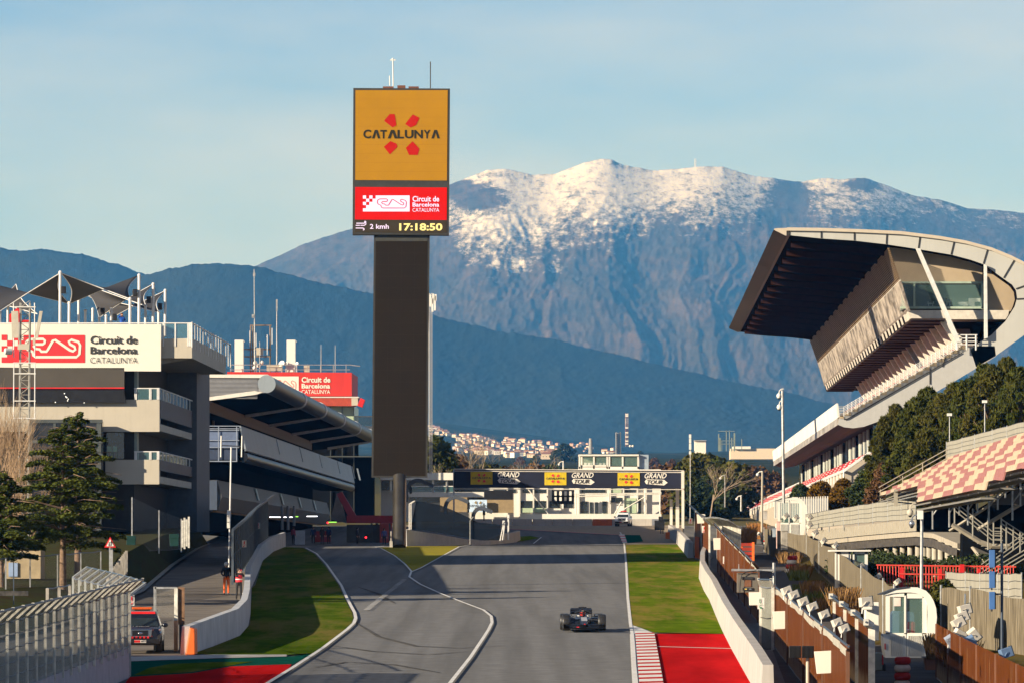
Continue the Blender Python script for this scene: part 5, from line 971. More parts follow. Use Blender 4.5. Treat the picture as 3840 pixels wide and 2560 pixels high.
t=thing('stone_kiosk','small sunlit rendered kiosk with a blue panel behind the chain link fence','kiosk',P(85,2170,318)); b=MB(); b.pbox(20,2062,152,2168,318,3); b.build('wall',mat('ochre_render',(.42,.33,.2),.9,var=.15),t); b=MB(); b.pbox(32,2108,66,2160,317.9,.1); b.build('panel',mat('sky_blue_panel',(.3,.4,.6),.6),t)
b=MB(); b.pbox(-60,2214,105,2232,255,.25); tag(b.build('guard_rail',mat('black_rail',(.05,.045,.04),.6,var=.6,scale=6)),'black metal rail on a dark post at the left edge','guard rail')
b=MB(); b.pbox(49,2108,53,2265,256,.06); tag(b.build('signal_post',mat('navy_post',(.05,.07,.1),.5)),'thin navy post in front of the blue panel at the left edge','post')
for x,y,l in ((478,2012,'larger green bin on the dark bank'),(640,2005,'green bin near the concrete post stack')):
    b=MB(); b.box(P(x+14,y+18,395),(.6,.6,.85),top=1.1); b.box(P(x+14,y+9,395),(.72,.7,.08)); tag(b.build('green_bin',mat('bin_green',(.004,.035,.026),.5),bevel=.02),l,'bin')
b=MB()
for k in range(4): b.box(P(684+k*8,2000-k*2,400),(.13,.15,1.9+.3*(k%2)))
tag(b.build('leaning_planks',palepost),'stack of pale planks leaning upright by the pit entrance','planks')
# ================================================================= white start-line building and gantry
N0=800.; Wb=thing('race_building','long white two storey building across the end of the straight','building',XG(px2x(1950,800),800))
wb=mat('warm_white_wall',(.72,.69,.62),.6,var=.04,scale=.3,grime=.08)
b=MB(); b.pbox(1428,1771,2478,1990,N0+1.2,14); b.build('wall',wb,Wb)
b=MB(); b.pbox(1425,1771,1703,1798,N0-1.5,2.6); b.pbox(1700,1758,2478,1790,N0,1.2); b.build('parapet',wb,Wb)
for x in (1462,1496,1620,1672): b=MB(); b.pbox(x,1798,x+8,1845,N0-1,.5); b.build('pillar',wb,Wb)
for x0,y0,x1,y1 in ((1432,1800,1700,1836),(1700,1826,1830,1846),(1540,1862,1815,1882),(1952,1876,1996,1903),(2002,1876,2047,1902),(2060,1877,2100,1902),(2112,1877,2148,1902),(2178,1878,2203,1922),(2211,1881,2222,1923),(2230,1881,2242,1923),(2258,1878,2276,1922),(2290,1864,2335,1882),(2338,1866,2386,1922),(2390,1866,2404,1924),(2180,1832,2270,1845),(2285,1830,2330,1846),(2340,1832,2385,1846),(1850,1834,1935,1846),(1960,1832,2050,1846)):
    b=MB(); b.pbox(x0,y0,x1,y1,N0+1.05,.1); w_=b.build('window',dglass,Wb)
b=MB(); b.pbox(2338,1866,2386,1922,N0+.9,.1); b.pbox(2285,1830,2330,1846,N0+.9,.1); b.pbox(2170,1924,2420,1926,N0+.8,.1); b.pbox(1955,1903,2048,1920,N0+.9,.1); b.build('reflective_pane',mat('pale_green_glass',(.5,.6,.42),.25),Wb)
for x in (1900,1946,1998,2050,2108,2168,2286,2336,2388,2420): b=MB(); b.pbox(x,1795,x+5,1990,N0+.7,.4); b.build('pilaster',wb,Wb)
b=MB(); b.pbox(1525,1843,1822,1862,N0-1,1.5); b.build('balcony',wb,Wb)
b=MB(); b.pbox(1525,1822,1700,1843,N0-1,.05); b.build('balustrade_pane',rail_glass,Wb); b=MB(); b.pbox(1525,1820,1700,1823,N0-1.05,.1); b.build('railing',litrail,Wb)
b=MB()
for (xa,ya,xb,yb) in ((1980,1832,2055,1925),(2330,1880,2300,1935),(2420,1860,2280,1945),(2155,1860,2480,1850),(2155,1852,2480,1846)): b.tube(P(xa,ya,N0-1),P(xb,yb,N0-1),.09,n=5)
for x in (2160,2285,2420,2475): b.tube(P(x,1846,N0-1),P(x,1935,N0-1),.1,n=5)
b.build('truss',white,Wb)
b=MB(); b.pbox(1950,1925,2480,1945,N0-1.5,1.2); b.build('plinth',wb,Wb)
hutm=thing('roof_cabin','white glazed cabin standing on the roof behind the banner','cabin',P(2285,1758,N0+2)); 
b=MB(); b.pbox(2170,1702,2396,1708,N0+.8,5); b.pbox(2170,1748,2396,1760,N0+1,5)
for x in (2170,2178,2224,2274,2282,2332,2390): b.pbox(x,1704,x+6,1756,N0+1,.3)
b.pbox(2178,1742,2276,1750,N0+1,.3); b.build('frame',white,hutm); b=MB(); b.pbox(2172,1708,2394,1752,N0+4.5,.3); b.build('back_wall',mat('olive_interior',(.2,.22,.15),.7,var=.3),hutm)
b=MB(); rect_poly(b,2184,1710,2390,1745,N0+1.15); b.build('window_pane',pane,hutm,recalc=False); b=MB(); b.pbox(2397,1703,2432,1760,N0+1.5,4); b.build('side_wall',mat('blue_grey_side',(.3,.36,.42),.6),hutm)
b=MB()
for k in range(6): b.pbox(2190+k*14,1733,2200+k*14,1744,N0+2.5,.4)
b.build('desk',wht2,hutm)
# screens on the building
for x0,y0,x1,y1,mm,l in ((1650,1863,1752,1918,mat('tan_screen',(.3,.22,.12),.5),'brown screen left of the light blue sign under the gantry'),(1826,1872,1926,1921,mat('tan_screen',(.3,.22,.12),.5),'brown screen right of the light blue sign under the gantry'),(1815,1837,1923,1872,black,'wide black display box above the right brown screen')):
    b=MB(); b.pbox(x0,y0,x1,y1,N0-4,.5); tag(b.build('display_screen',mm),l,'screen')
t=thing('catalunya_board','light blue board with CATALUNYA lettering and four tan petals','sign',P(1790,1920,N0-5)); b=MB(); b.pbox(1757,1872,1826,1918,N0-5,.3); b.build('board',mat('pale_blue_board',(.5,.62,.75),.5,emit=.1),t)
b=MB(); cat_logo(b,(1762,1877,1823,1913),N0-5.1,0,1); b.build('lettering',[mat('sign_text',(.045,.042,.035),.5),mat('tan_petal',(.3,.22,.1),.5)],t,recalc=False)
t=thing('start_light_panel','black panel of start lights in four columns hanging under the banner','light panel',P(2110,1890,690)); b=MB(); 
b.pbox(2069,1835,2154,1840,690,.4); b.pbox(2072,1876,2152,1888,690,.4)
for k in range(5): b.pbox(2069+k*18.6,1838,2069+k*18.6+10,1878,690,.4)
b.pbox(2069,1856,2154,1862,690,.4); b.build('panel',black,t)
# gantry
D7=700.; Gt=thing('gantry','navy banner gantry over the track reading Catalunya Grand Tour three times','gantry',XG(px2x(2130,700),700)); navy=mat('navy_banner',(.01,.013,.03),.6,var=.25,scale=.35)
b=MB(); b.prism([P(1702,1757,D7),P(2562,1763,D7),P(2562,1830,D7),P(1702,1826,D7)],(0,1.5,0)); bn=b.build('banner',navy,Gt)
ye=mat('banner_yellow',(.62,.45,.012),.6)
for (x0,y0,x1,y1,g0,g1) in ((1765,1767,1847,1815,1866,1948),(2042,1769,2124,1817,2144,2226),(2316,1771,2399,1820,2417,2500)):
    b=MB(); D=D7-.06; rect_poly(b,x0,y0,x1,y1,D,0); cat_logo(b,(x0+6,y0+7,x1-7,y1-8),D-.05,2,1,.03)
    words(b,'GRAND',(g0,y0+1,g1,y0+21),D,3,.02,.35)
    ppoly(b,[(g0,y0+32),(g0+7,y0+24),(g1-10,y0+26),(g1+4,y0+37),(g1-10,y0+47),(g0+6,y0+42)],D,3); words(b,'TOUR',(g0+10,y0+27,g1-16,y0+42),D-.05,2,.02,.3)
    b.build('lettering',[ye,mat('sign_red',(.75,.035,.04),.5),mat('sign_text',(.045,.042,.035),.5),wht2],bn,recalc=False)
b=MB()
for y in (1757,1764,1831): b.tube(P(1702,y,D7-.1),P(2565,y+(6 if y<1800 else 3),D7-.02),.05,n=5)
b.build('truss_rail',white,Gt)
for x,x1,y0 in ((2556,2566,1762),(2534,2547,1828),(2512,2522,1870)): b=MB(); b.pbox(x,y0,x1,1990,D7+(0 if x>2550 else 4),.4); b.build('post',white,Gt)
b=MB(); b.pbox(1699,1760,1705,1985,D7,.3); b.build('post',galv,Gt)
b=MB(); b.pbox(2555,1765,2566,1830,D7-.3,.5); b.build('end_frame',white,Gt)
# far concrete blocks
for k in range(9):
    x0=1772+k*75; 
    if x0>2440: break
    b=MB(); b.pbox(x0,1944,x0+73.5,1972,731,.6); orr=(k==6); o=b.build('barrier_block',mat('dull_orange',(.55,.13,.05),.7,var=.1) if orr else pale_w,bevel=.04)
    tag(o,'dull orange barrier block in the row beyond the gravel' if orr else 'pale concrete barrier block in the row beyond the gravel','barrier block','barrier blocks beyond the gravel')
b=MB(); b.pbox(2290,1944,2470,1971,735,.5); tag(b.build('tyre_wall',mat('grey_blue_wall',(.2,.22,.26),.8,var=.15)),'blue grey barrier wall behind the white car','barrier')
b=MB(); b.pbox(2455,1950,2492,1986,640,.8); b.pbox(2470,1935,2486,1952,640,.6); b.pbox(2476,1986,2480,2030,640,.1); b.pbox(2484,1986,2488,2030,640,.1); tag(b.build('signal_cabinet',black),'black cabinet on two legs at the right end of the gravel','cabinet')
# pit wall right of the tower
wall('pit_wall','low white wall tapering away to the right of the tower pole',[(1526,2047),(1640,2044),(1740,2042),(1842,2040)],[1.6,1.1,.6,.35],.4,mat('pit_wall_white',(.45,.45,.46),.8,var=.08,grime=.2),side=-1)
wall('pit_wall','short sunlit white wall with a wedge end beside the gravel',[(1836,2040),(1880,2037),(1936,2031),(1952,2024)],[.5,.9,1.0,1.0],.4,pale_w,side=-1)
t=thing('catch_fence','dark sloping catch fence on the white pit wall beside the tower','catch fence',G(1700,2043)); Df=538.
b=MB(); tp=[(1560,1877),(1600,1882),(1650,1892),(1700,1912),(1760,1940),(1790,1956),(1878,1966)]; bt=[(1540,1984),(1600,1988),(1650,1996),(1700,2006),(1760,2017),(1800,2024),(1878,2024)]
for i in range(6):
    a,c=P(*bt[i],Df),P(*bt[i+1],Df); e,f_=P(*tp[i+1],Df),P(*tp[i],Df); b.quad(a,c,e,f_,0,[(a.x,a.z),(c.x,c.z),(e.x,e.z),(f_.x,f_.z)])
b.build('wire_mesh',darkmesh,t,recalc=False)
for (x0,y0,x1,y1,x2,y2) in ((1535,1984,1535,1888,1552,1877),(1542,1984,1542,1886,1556,1876),(1763,2040,1763,1950,1775,1936),(1875,2026,1888,1962,1892,1955),(1884,2024,1893,1964,1897,1958)):
    b=MB(); b.path([P(x0,y0,Df-.2),P(x1,y1,Df-.2),P(x2,y2,Df-.2)],.05,5); b.build('post',galv if x0==1763 else litrail,t)
b=MB(); b.pbox(1524,1982,1538,2047,Df-1,1); b.build('end_pillar',pale_w,t)
for i,(xc,yt,yb,sc_) in enumerate(((1526,1800,1880,1.0),(1672,1863,1925,.85),(1776,1904,1950,.7))):
    b=MB(); pts=[]
    for k in range(13):
        a=math.pi*(1.08-k/12*.72); pts.append((xc+42*sc_-44*sc_*-math.cos(a)*1.0,yt+50*sc_-50*sc_*math.sin(a)))
    pts=[(xc-2,yb)]+pts+[(xc+100*sc_,yt+22*sc_)]
    b.ribbon([P(x,y,545) for x,y in pts],[.35]*len(pts),up=(0,-1,0)); o=b.build('pit_wall_shelter',mat('shelter_shade_grey',(.06,.07,.09),.6),recalc=False); md=o.modifiers.new('Solidify','SOLIDIFY'); md.thickness=1.6  # shelter colour darkened to stand in for shade
    tag(o,('largest curved pit wall shelter, beside the tower','middle curved pit wall shelter in front of the screens','smallest curved pit wall shelter, below the display screens')[i],'shelter','curved pit wall shelters')
for x,y0,y1,l in ((1540,1803,1850,'left'),(1757,1862,1920,'middle'),(1815,1885,1950,'right')):
    b=MB(); b.tube(P(x,y1,544),P(x,y0,544),.07,n=5); b.pbox(x-5,y0+20,x+5,y0+45,543.8,.2); tag(b.build('timing_post',black),f'thin dark timing post, the {l} one of three above the pit wall','post','timing posts')
b=MB(); b.pbox(1461,2027,1472,2050,529,.3); b.pbox(1464,1990,1468,2027,529,.1); tag(b.build('tower_bollard',pale_w),'pale block with a thin stick at the foot of the tower','bollard')
for x,y,l in ((1906,1928,'taller post with small white boxes at the wall end'),(1889,1950,'shorter post with a small white box at the wall end')):
    b=MB(); b.pbox(x-3,y,x+3,2022,540,.12); b.pbox(x-5,y,x+4,y+14,539.8,.2); tag(b.build('camera_post',litrail),l,'post')

Ob=thing('shade_block','unseen block added left of the near catch fence to cast shade','building',XG(-28,180)); b=MB(); b.box(XG(-29,181)+Vector((0,0,2.2)),(9,62,5.9)); b.build('wall',conc,Ob); b=MB(); b.box(XG(-29,181)+Vector((0,0,5.3)),(9.6,62.6,.3)); b.build('roof',conc2,Ob)  # unseen block, added to cast shade over the lower left ground
# ================================================================= trees
def fol(name,c,c2): 
    m=mat(name,c,.85,var=0,scale=.8,c2=c2,lo=.35,hi=.65,spec=.1); return m
pine_m=fol('pine_foliage',(.032,.045,.008),(.08,.08,.014)); pine2_m=fol('olive_pine_foliage',(.042,.052,.009),(.1,.085,.016)); cedar_m=fol('cedar_foliage',(.04,.058,.01),(.1,.11,.018))
brown_m=fol('dry_brown_foliage',(.085,.045,.02),(.16,.085,.04)); gold_m=fol('golden_conifer_foliage',(.09,.05,.008),(.16,.085,.012)); dkgreen_m=fol('dark_green_foliage',(.025,.04,.015),(.05,.065,.022)); twig_m=mat('pale_twig',(.34,.26,.18),.9,var=.2)
def leaf_arrays(C,S,flat=0.0,up=0):
    n=len(C); a=nr.normal(size=(n,3)); a[:,2]+=up; b_=nr.normal(size=(n,3)); a[:,2]*=(1-flat); b_[:,2]*=(1-flat)
    a/=np.linalg.norm(a,axis=1)[:,None]; b_-=a*(a*b_).sum(1)[:,None]; b_/=np.linalg.norm(b_,axis=1)[:,None]
    S=np.asarray(S)[:,None]; a=a*S; b_=b_*S*(.28 if up else .55)
    return np.stack([C-a,C-b_,C+a,C+b_],1).reshape(-1,3)
def leaves(name,V,m,parent):
    me=bpy.data.meshes.new(name); n=len(V)//4; r=parent
    while r.parent: r=r.parent
    V=V-np.array(r.location)
    me.vertices.add(len(V)); me.vertices.foreach_set('co',V.ravel()); me.loops.add(4*n); me.loops.foreach_set('vertex_index',np.arange(4*n)); me.polygons.add(n); me.polygons.foreach_set('loop_start',np.arange(0,4*n,4)); me.polygons.foreach_set('loop_total',np.full(n,4))
    me.update(calc_edges=True); me.materials.append(m); o=bpy.data.objects.new(name,me); col.objects.link(o); o.parent=parent; return o
def clump(c,r,n,s,shell=.55):
    d=nr.normal(size=(n,3)); d/=np.linalg.norm(d,axis=1)[:,None]; k=shell+(1-shell)*nr.rand(n)**.6
    return np.array(c)+d*np.array(r)*k[:,None],s*(.6+.8*nr.rand(n))
def broad_tree(name,label,base,h,wd,m,nc=26,nl=150,ls=.28,cat_='tree',group=None,crown0=.25,lean=0,shape=.75,trunk=True,tm=None,rs_=.13,up=0):
    t=thing(name,label,cat_,base,group); b=MB(); top=base+Vector((lean,0,h*.8))
    if trunk: b.tube(base-Vector((0,0,.3)),base+(top-base)*.5,h*.022+.05,h*.014+.03,n=7); b.tube(base+(top-base)*.5,top,h*.014+.03,.03,n=6)
    C=[];S=[]
    for k in range(nc):
        u=(k+.5)/nc; z=crown0+(1-crown0)*u; prof=math.sin(math.pi*min(1,(.18+.82*u)**shape))**.7 if shape<1.5 else (1-u)**.8+.08
        a=k*2.4+nr.rand(); rr=wd/2*prof*(.35+.65*nr.rand()**.6); c=base+Vector((lean*u+rr*math.cos(a),rr*math.sin(a),h*z*(.97)-.02*h)); r=wd*(rs_+.09*nr.rand())
        cc,ss=clump(c,(r*1.15,r*1.15,r*.8),nl,ls); C.append(cc); S.append(ss)
        if trunk and k%2==0: p=base+(top-base)*max(.15,u*.75); b.tube(p,c,.02+h*.006,.015,n=4,cap=False)
    if trunk: b.build('trunk',tm or bark,t)
    leaves('crown',leaf_arrays(np.concatenate(C),np.concatenate(S),up=up),m,t); return t
def cedar(label,base,h,wd,seed,m=cedar_m,trunk_h=.26,tops=None):
    r_=random.Random(seed); t=thing('cedar_tree',label,'tree',base); b=MB(); b.tube(base-Vector((0,0,.3)),base+Vector((0,0,h*.97)),h*.024,.03,n=8); C=[];S=[]
    nb=46
    for k in range(nb):
        u=trunk_h+(1-trunk_h)*(k/nb)**.95; L_=wd/2*((1-(u-trunk_h)/(1-trunk_h))**.62)*r_.uniform(.5,1.2)+.2; a=k*2.39996+r_.uniform(-.3,.3); p=base+Vector((0,0,h*u)); d=Vector((math.cos(a),math.sin(a),0)); tip=p+d*L_+Vector((0,0,L_*r_.uniform(-.02,.26)))
        mid=(p+tip)/2+Vector((0,0,L_*.09)); b.tube(p,mid,.02+.012*L_,.02,n=4,cap=False); b.tube(mid,tip,.02,.008,n=3,cap=False)
        n=int(100+360*L_); uu=nr.rand(n)**.7; side=Vector((-d.y,d.x,0)); sp=(nr.rand(n)-.5)*L_*.75*(1.05-uu*.7)
        q=np.array(p)[None,:]*((1-uu)**2)[:,None]+np.array(mid)[None,:]*(2*uu*(1-uu))[:,None]+np.array(tip)[None,:]*(uu**2)[:,None]
        q=q+np.array(side)[None,:]*sp[:,None]; q[:,2]-=np.abs(sp)*.3+nr.rand(n)*.2+uu**3*L_*.12; C.append(q); S.append(.04+.085*nr.rand(n))
    b.build('trunk',bark,t); leaves('crown',leaf_arrays(np.concatenate(C),np.concatenate(S),.72),m,t); return t
cedar('taller cedar with drooping boughs, its trunk nearest the stepped post fence',P(292,2160,322),9.4,7.6,3)
cedar('broad cedar with a leaning sunlit trunk in front of the glass annex',P(236,2192,306),8.8,7.0,9,tops=1)
cedar('cedar cut by the left photo edge with a bare brown trunk',P(5,2200,300),6.2,6.0,14)
def bare_tree(name,label,base,h,spread,seed,depth=5,m=twig_m,up=.85,r0=None,cat_='tree',group=None,stems=1,nchild=3):
    r_=random.Random(seed); t=thing(name,label,cat_,base,group); b=MB(); b2=MB()
    def grow(p,d,l,r,k):
        q=p+d*l; (b if k>=depth-1 else b2).tube(p,q,r,r*.7,n=4 if k>2 else 3,cap=False)
        if k==0: return
        for i in range(nchild if k>1 else 2):
            nd=(d+Vector((r_.gauss(0,1),r_.gauss(0,1),r_.gauss(0,.6)))*spread+Vector((0,0,(up-.6)*.6))).normalized(); grow(p+d*l*r_.uniform(.55,1),nd,l*r_.uniform(.6,.85),r*.6,k-1)
    for s in range(stems): grow(base+Vector((r_.uniform(-.1,.1)*stems,r_.uniform(-.1,.1)*stems,-.2)),Vector((r_.gauss(0,.12),r_.gauss(0,.12),1)).normalized(),h*.34,r0 or h*.014,depth)
    b.build('trunk',m,t); b2.build('branches',m,t); return t
for i,(x,y,h,sd,l) in enumerate(((22,2160,12.2,4,'thin upright bare tree rising past the lattice mast'),(70,2170,9.6,11,'bare brown twiggy tree in front of the left kiosk'),(-30,2180,11.2,21,'bare twiggy tree leaning in from the left edge'))): bare_tree('bare_tree',l,P(x,y,330-8*i),h,.26,sd,5,mat('tan_twig',(.36,.24,.14),.9,var=.2),up=1.0,r0=.06,stems=3)
# pines by the grandstand
big=[(3362,1880,432,7.6,4.0,'round pine hiding the grandstand stair foot'),(3440,1880,425,8.0,4.6,'second pine from the grandstand stair'),(3530,1860,420,7.7,4.6,'pine behind the left lamp of the temporary stand'),(3630,1850,412,8.3,4.8,'pine between the two stand lamps'),(3720,1840,405,9.2,4.9,'tall pine under the curved roof end'),(3820,1830,400,8.7,4.8,'pine at the right photo edge'),(3420,1900,440,5.0,4.2,'low pine at the left of the pine row'),(3480,1850,436,8.2,4.2,'pine wedged between the second pine and the left stand lamp'),(3585,1850,430,8.6,4.2,'pine right behind the left stand lamp'),(3690,1840,424,9.6,4.4,'pine behind the right stand lamp'),(3775,1830,418,9.8,4.4,'pine between the tall pine and the photo edge'),(3330,1880,440,5.6,3.2,'lowest pine beside the stair foot'),(3315,1885,428,6.6,3.0,'slim pine at the left end of the pine row'),(3400,1890,415,5.6,3.2,'low pine in front of the round pine'),(3470,1880,405,5.2,3.4,'low pine right above the aisle railing')]
for i,(x,y,D,h,wd,l) in enumerate(big): broad_tree('pine_tree',l,P(x,y,D),h,wd,pine_m if i%2 else pine2_m,110,260,.2,group='pines beside the grandstand',crown0=.08,rs_=.035,up=1.4)
for x,y,D,h,wd,m,l in ((3322,1915,414,3.4,2.6,brown_m,'reddish brown leafless shrub under the first pine'),(3395,1900,410,4.8,3.0,pine_m,'dark olive shrub by the aisle railing'),(3265,1905,450,3.0,3.2,dkgreen_m,'dark green shrub beside the lower tier wall')): broad_tree('shrub',l,P(x,y,D),h,wd,m,24,330,.12,'shrub',crown0=.1)
for x,y,D,h,wd,l in ((3080,1945,468,2.9,3.0,'larger golden brown conifer left of the shrubs'),(3160,1930,464,2.8,2.6,'golden conifer touching the dark green shrub'),(3000,1950,474,2.9,2.8,'small golden conifer above the slatted fence')): broad_tree('golden_conifer',l,P(x,y,D),h,wd,gold_m if 'larger' in l or 'touch' in l else dkgreen_m,30,420,.13,group='conifers in front of the lower tier',shape=2,crown0=.05)
# far trees: a few kinds, then copies
def far_kind(m,seed,w_=6.,h=8.,ls=.42,nl=90): 
    o=broad_tree('far_tree','x',Vector((0,0,-2000-seed)),h,w_,m,24,nl,ls,crown0=.08); return o
K_=dict(g=far_kind(pine2_m,1),d=far_kind(dkgreen_m,2),b=far_kind(brown_m,3),p=far_kind(pine_m,4,5.2,9.5))
names={'g':'olive green','d':'dark green','b':'rust brown','p':'tall dark pine'}
far=[('p',1632,1935,880,12,'dark pine just right of the screen column'),('p',1668,1935,890,9.5,'dark pine second to the right of the screen column'),('b',1712,1935,900,9.0,'rust brown tree behind the left end of the banner'),('b',1742,1930,905,7.2,'small rust brown tree beside the pale bare tree'),('g',1826,1930,930,8.4,'olive tree between the two pale bare trees'),('b',1905,1930,930,7.8,'rust brown tree right of the pale bare trees'),('g',1960,1935,940,7.6,'olive tree behind the first yellow panel'),('b',2010,1930,950,8.4,'rust brown tree behind the middle of the banner'),('d',2062,1930,940,8.3,'dark round tree behind the lamp post over the banner'),('g',2118,1930,950,8.0,'olive tree left of the roof cabin'),('b',2150,1930,955,7.6,'low brown tree touching the roof cabin'),
 ('b',2452,1940,930,10.2,'brown tree right of the roof cabin'),('b',2500,1940,925,10.6,'second brown tree right of the roof cabin'),('b',2550,1940,930,10.5,'brown tree behind the right gantry post'),('g',2605,1945,900,12.6,'olive tree right of the gantry post'),('g',2655,1945,890,12.4,'wide olive tree behind the thin pole'),('p',2700,1945,880,11.8,'pine in the middle of the right wood'),('g',2745,1945,870,10.8,'olive tree near the concrete lamp pole'),('d',2640,1950,840,8.0,'dark low tree at the foot of the right wood'),('d',2710,1950,830,7.6,'dark low tree left of the concrete lamp pole'),('b',2800,1950,850,9.4,'brown tree behind the concrete lamp pole'),('b',2845,1950,840,9.0,'brown tree between lamp pole and tall camera pole'),('b',2895,1950,830,8.2,'brown tree left of the tall camera pole'),('g',2930,1950,780,6.4,'olive tree at the foot of the tall camera pole'),('d',2770,1960,760,6.0,'dark shrub under the concrete lamp pole'),('d',2860,1965,720,5.4,'dark shrub beside the lower tier end'),('p',2590,1950,860,9.2,'pine beside the thin white pole')]
used=set()
for i,(k,x,y,D,h,l) in enumerate(far):
    D,h=(1230,h*1.4) if x>2762 else (D,h); base=P(x,y,D); base.z=gz(min(D,900))-.3+(3 if D>1000 else 0); sc_=(base.z-CZ)*0+1; 
    o=copy_tree(K_[k],base,rng.uniform(0,6.28),l); hh={'g':8.,'d':8.,'b':8.,'p':9.5}[k]; s=h/hh*(.8 if x>2400 else 1.06); o.scale=(s*rng.uniform(1.0,1.25),s*1.1,s); o['category']='tree'; o['group']='trees beyond the straight'
mid=[(2118,1722,4200,44,'d','dark distant tree clump standing in front of the town'),(2090,1728,4100,30,'d','smaller distant tree left of the dark clump'),(2215,1735,3500,22,'g','distant tree between town and power pylon'),(2310,1735,3200,20,'d','distant tree behind the power pylon'),(2370,1735,3000,16,'g','distant green tree above the cabin roof'),(2260,1738,3300,15,'p','distant pine above the cabin roof'),(2455,1738,3000,19,'b','distant brown tree right of the radio tower'),(2520,1740,2900,18,'b','distant brown tree left of the white house'),(2400,1728,5000,26,'d','distant tree beside the radio tower foot'),(2790,1745,2400,13,'d','distant tree in front of the long hall'),(2725,1735,2600,14,'d','distant tree at the left end of the long hall'),(1700,1735,3400,22,'d','distant tree below the town, near the column'),(1780,1730,3600,22,'g','distant tree below the town behind the bare trees'),(1950,1735,3400,18,'b','distant brown tree below the middle of the town'),(2010,1735,3600,20,'d','distant dark tree below the middle of the town')]
for x,y,D,h,k,l in mid:
    base=P(x,y+8,D); base.z=float(terr_z(np.array(base.x),np.array(float(D))))-1; o=copy_tree(K_[k],base,rng.uniform(0,6.28),l); s=h/8.5*.36; o.scale=(s*1.35,s*1.2,s); o['category']='tree'; o['group']='distant trees below the town'
for k in K_.values():
    for c in list(k.children): bpy.data.objects.remove(c)
    bpy.data.objects.remove(k)
for i,(x,y,D,h,l) in enumerate(((1770,1925,880,10.6,'pale bare tree with spreading branches, the left of two behind the banner'),(1830,1925,885,9.8,'pale bare tree with spreading branches, the right of two behind the banner'),(1690,1930,870,6.5,'small pale bare tree left of the banner'),(1985,1930,900,8.2,'pale pinkish bare tree behind the banner middle'),(2660,1950,800,8.5,'pale bare tree in front of the right wood'))):
    base=P(x,y,D); base.z=gz(D); bare_tree('bare_tree',l,base,h*1.4,.42,30+i,5,twig_m,up=.85,r0=.13)
# bushes and dry grass along the right road
gt=mat('dry_grass',(.17,.085,.025),.95,var=.3,scale=2,c2=(.27,.15,.055))
def tufts(name,label,spots,n,h,m,lean=.2):
    b=[]; 
    for _ in range(n):
        x,y,D,rx,ry=spots[nr.randint(len(spots))]; p=P(x+nr.uniform(-rx,rx),y,D+nr.uniform(-ry,ry)); hh=h*(.5+.7*nr.rand()); w=.03+.03*nr.rand(); l=nr.normal(size=2)*lean*hh; a=nr.rand()*3.14
        q=np.array(p); dx=np.array([math.cos(a)*w,math.sin(a)*w,0]); tip=q+np.array([l[0],l[1],hh]); b+= [q-dx,q+dx,tip+dx*.3,tip-dx*.3]
    o=leaves(name,np.array(b),m,thing(name+'_root',None,None)); r=o.parent; o.parent=None; bpy.data.objects.remove(r); return tag(o,kind='stuff')
tufts('dry_grass','',[(3110,2300,300,45,14),(3150,2330,285,40,10),(3170,2300,270,50,12),(3050,2230,335,40,14),(3000,2160,390,40,14),(2960,2110,430,40,12),(3160,2270,262,50,10)],4200,.75,gt)
tufts('dry_grass','',[(2840,2020,520,26,14),(2810,2040,470,25,10)],1200,1.3,mat('rust_grass',(.3,.13,.035),.95,var=.3))
tufts('dry_grass','',[(3540,2470,205,60,6),(3600,2500,195,60,6)],1800,.8,gt)
tufts('green_undergrowth','',[(3060,2260,320,50,12),(2995,2175,370,35,12),(3000,2230,350,30,10)],1500,.6,mat('scrub_green',(.09,.11,.02),.9,var=.3))
for x,y,D,h,wd,m,l in ((3300,2135,360,0.45,6,dkgreen_m,'dark ivy mound under the left deck columns'),(3390,2140,345,0.45,4,dkgreen_m,'dark ivy mound under the middle deck columns'),(3660,2140,335,0.45,4,dkgreen_m,'dark ivy mound right of the last deck column'),(3540,2310,258,1.6,1.4,pine2_m,'dry bush by the curved booth')): broad_tree('bush',l,P(x,y,D),h,wd,m,22,260,.12,'bush',trunk=False,crown0=.05)
# ================================================================= town, hall and masts far away
tw=[mat('house_white',(.78,.74,.68),.8,var=.04),mat('house_cream',(.66,.55,.42),.8,var=.04),mat('house_rose',(.6,.4,.3),.8,var=.04)]; rt=mat('terracotta_roof',(.27,.13,.085),.85,var=.2)
protos=[]
for k in range(6):
    b=MB(); w_,d_,h=rng.uniform(9,15),rng.uniform(8,11),rng.uniform(5,9); b.box((0,0,h/2),(w_,d_,h),mi=0); b.prism([(-w_/2-.4,-d_/2-.4,h),(w_/2+.4,-d_/2-.4,h),(w_/2+.4,0,h+2.1),(-w_/2-.4,0,h+2.1)],(0,.02,0),mi=1)
    b.add([(-w_/2,-d_/2,h),(w_/2,-d_/2,h),(w_/2,d_/2,h),(-w_/2,d_/2,h),(-w_/2,0,h+2),(w_/2,0,h+2)],[(0,1,5,4),(2,3,4,5),(1,2,5),(3,0,4)],1)
    for q in range(3): b.box((-w_/2+w_*(q+.5)/3,-d_/2-.02,h*.55),(1.1,.1,1.4),mi=2)
    o=b.build('town_house',[tw[k%3],rt,dglass]); protos.append(o)
clusters=[(1640,1618,40,14,26),(1720,1640,40,12,10),(1790,1655,60,18,22),(1870,1672,70,16,34),(1960,1668,70,16,26),(2060,1678,60,14,24),(1990,1700,90,14,22),(2180,1672,40,10,10),(2240,1690,70,10,8),(1760,1690,70,12,24),(1880,1700,80,10,24),(2080,1706,50,8,10)]
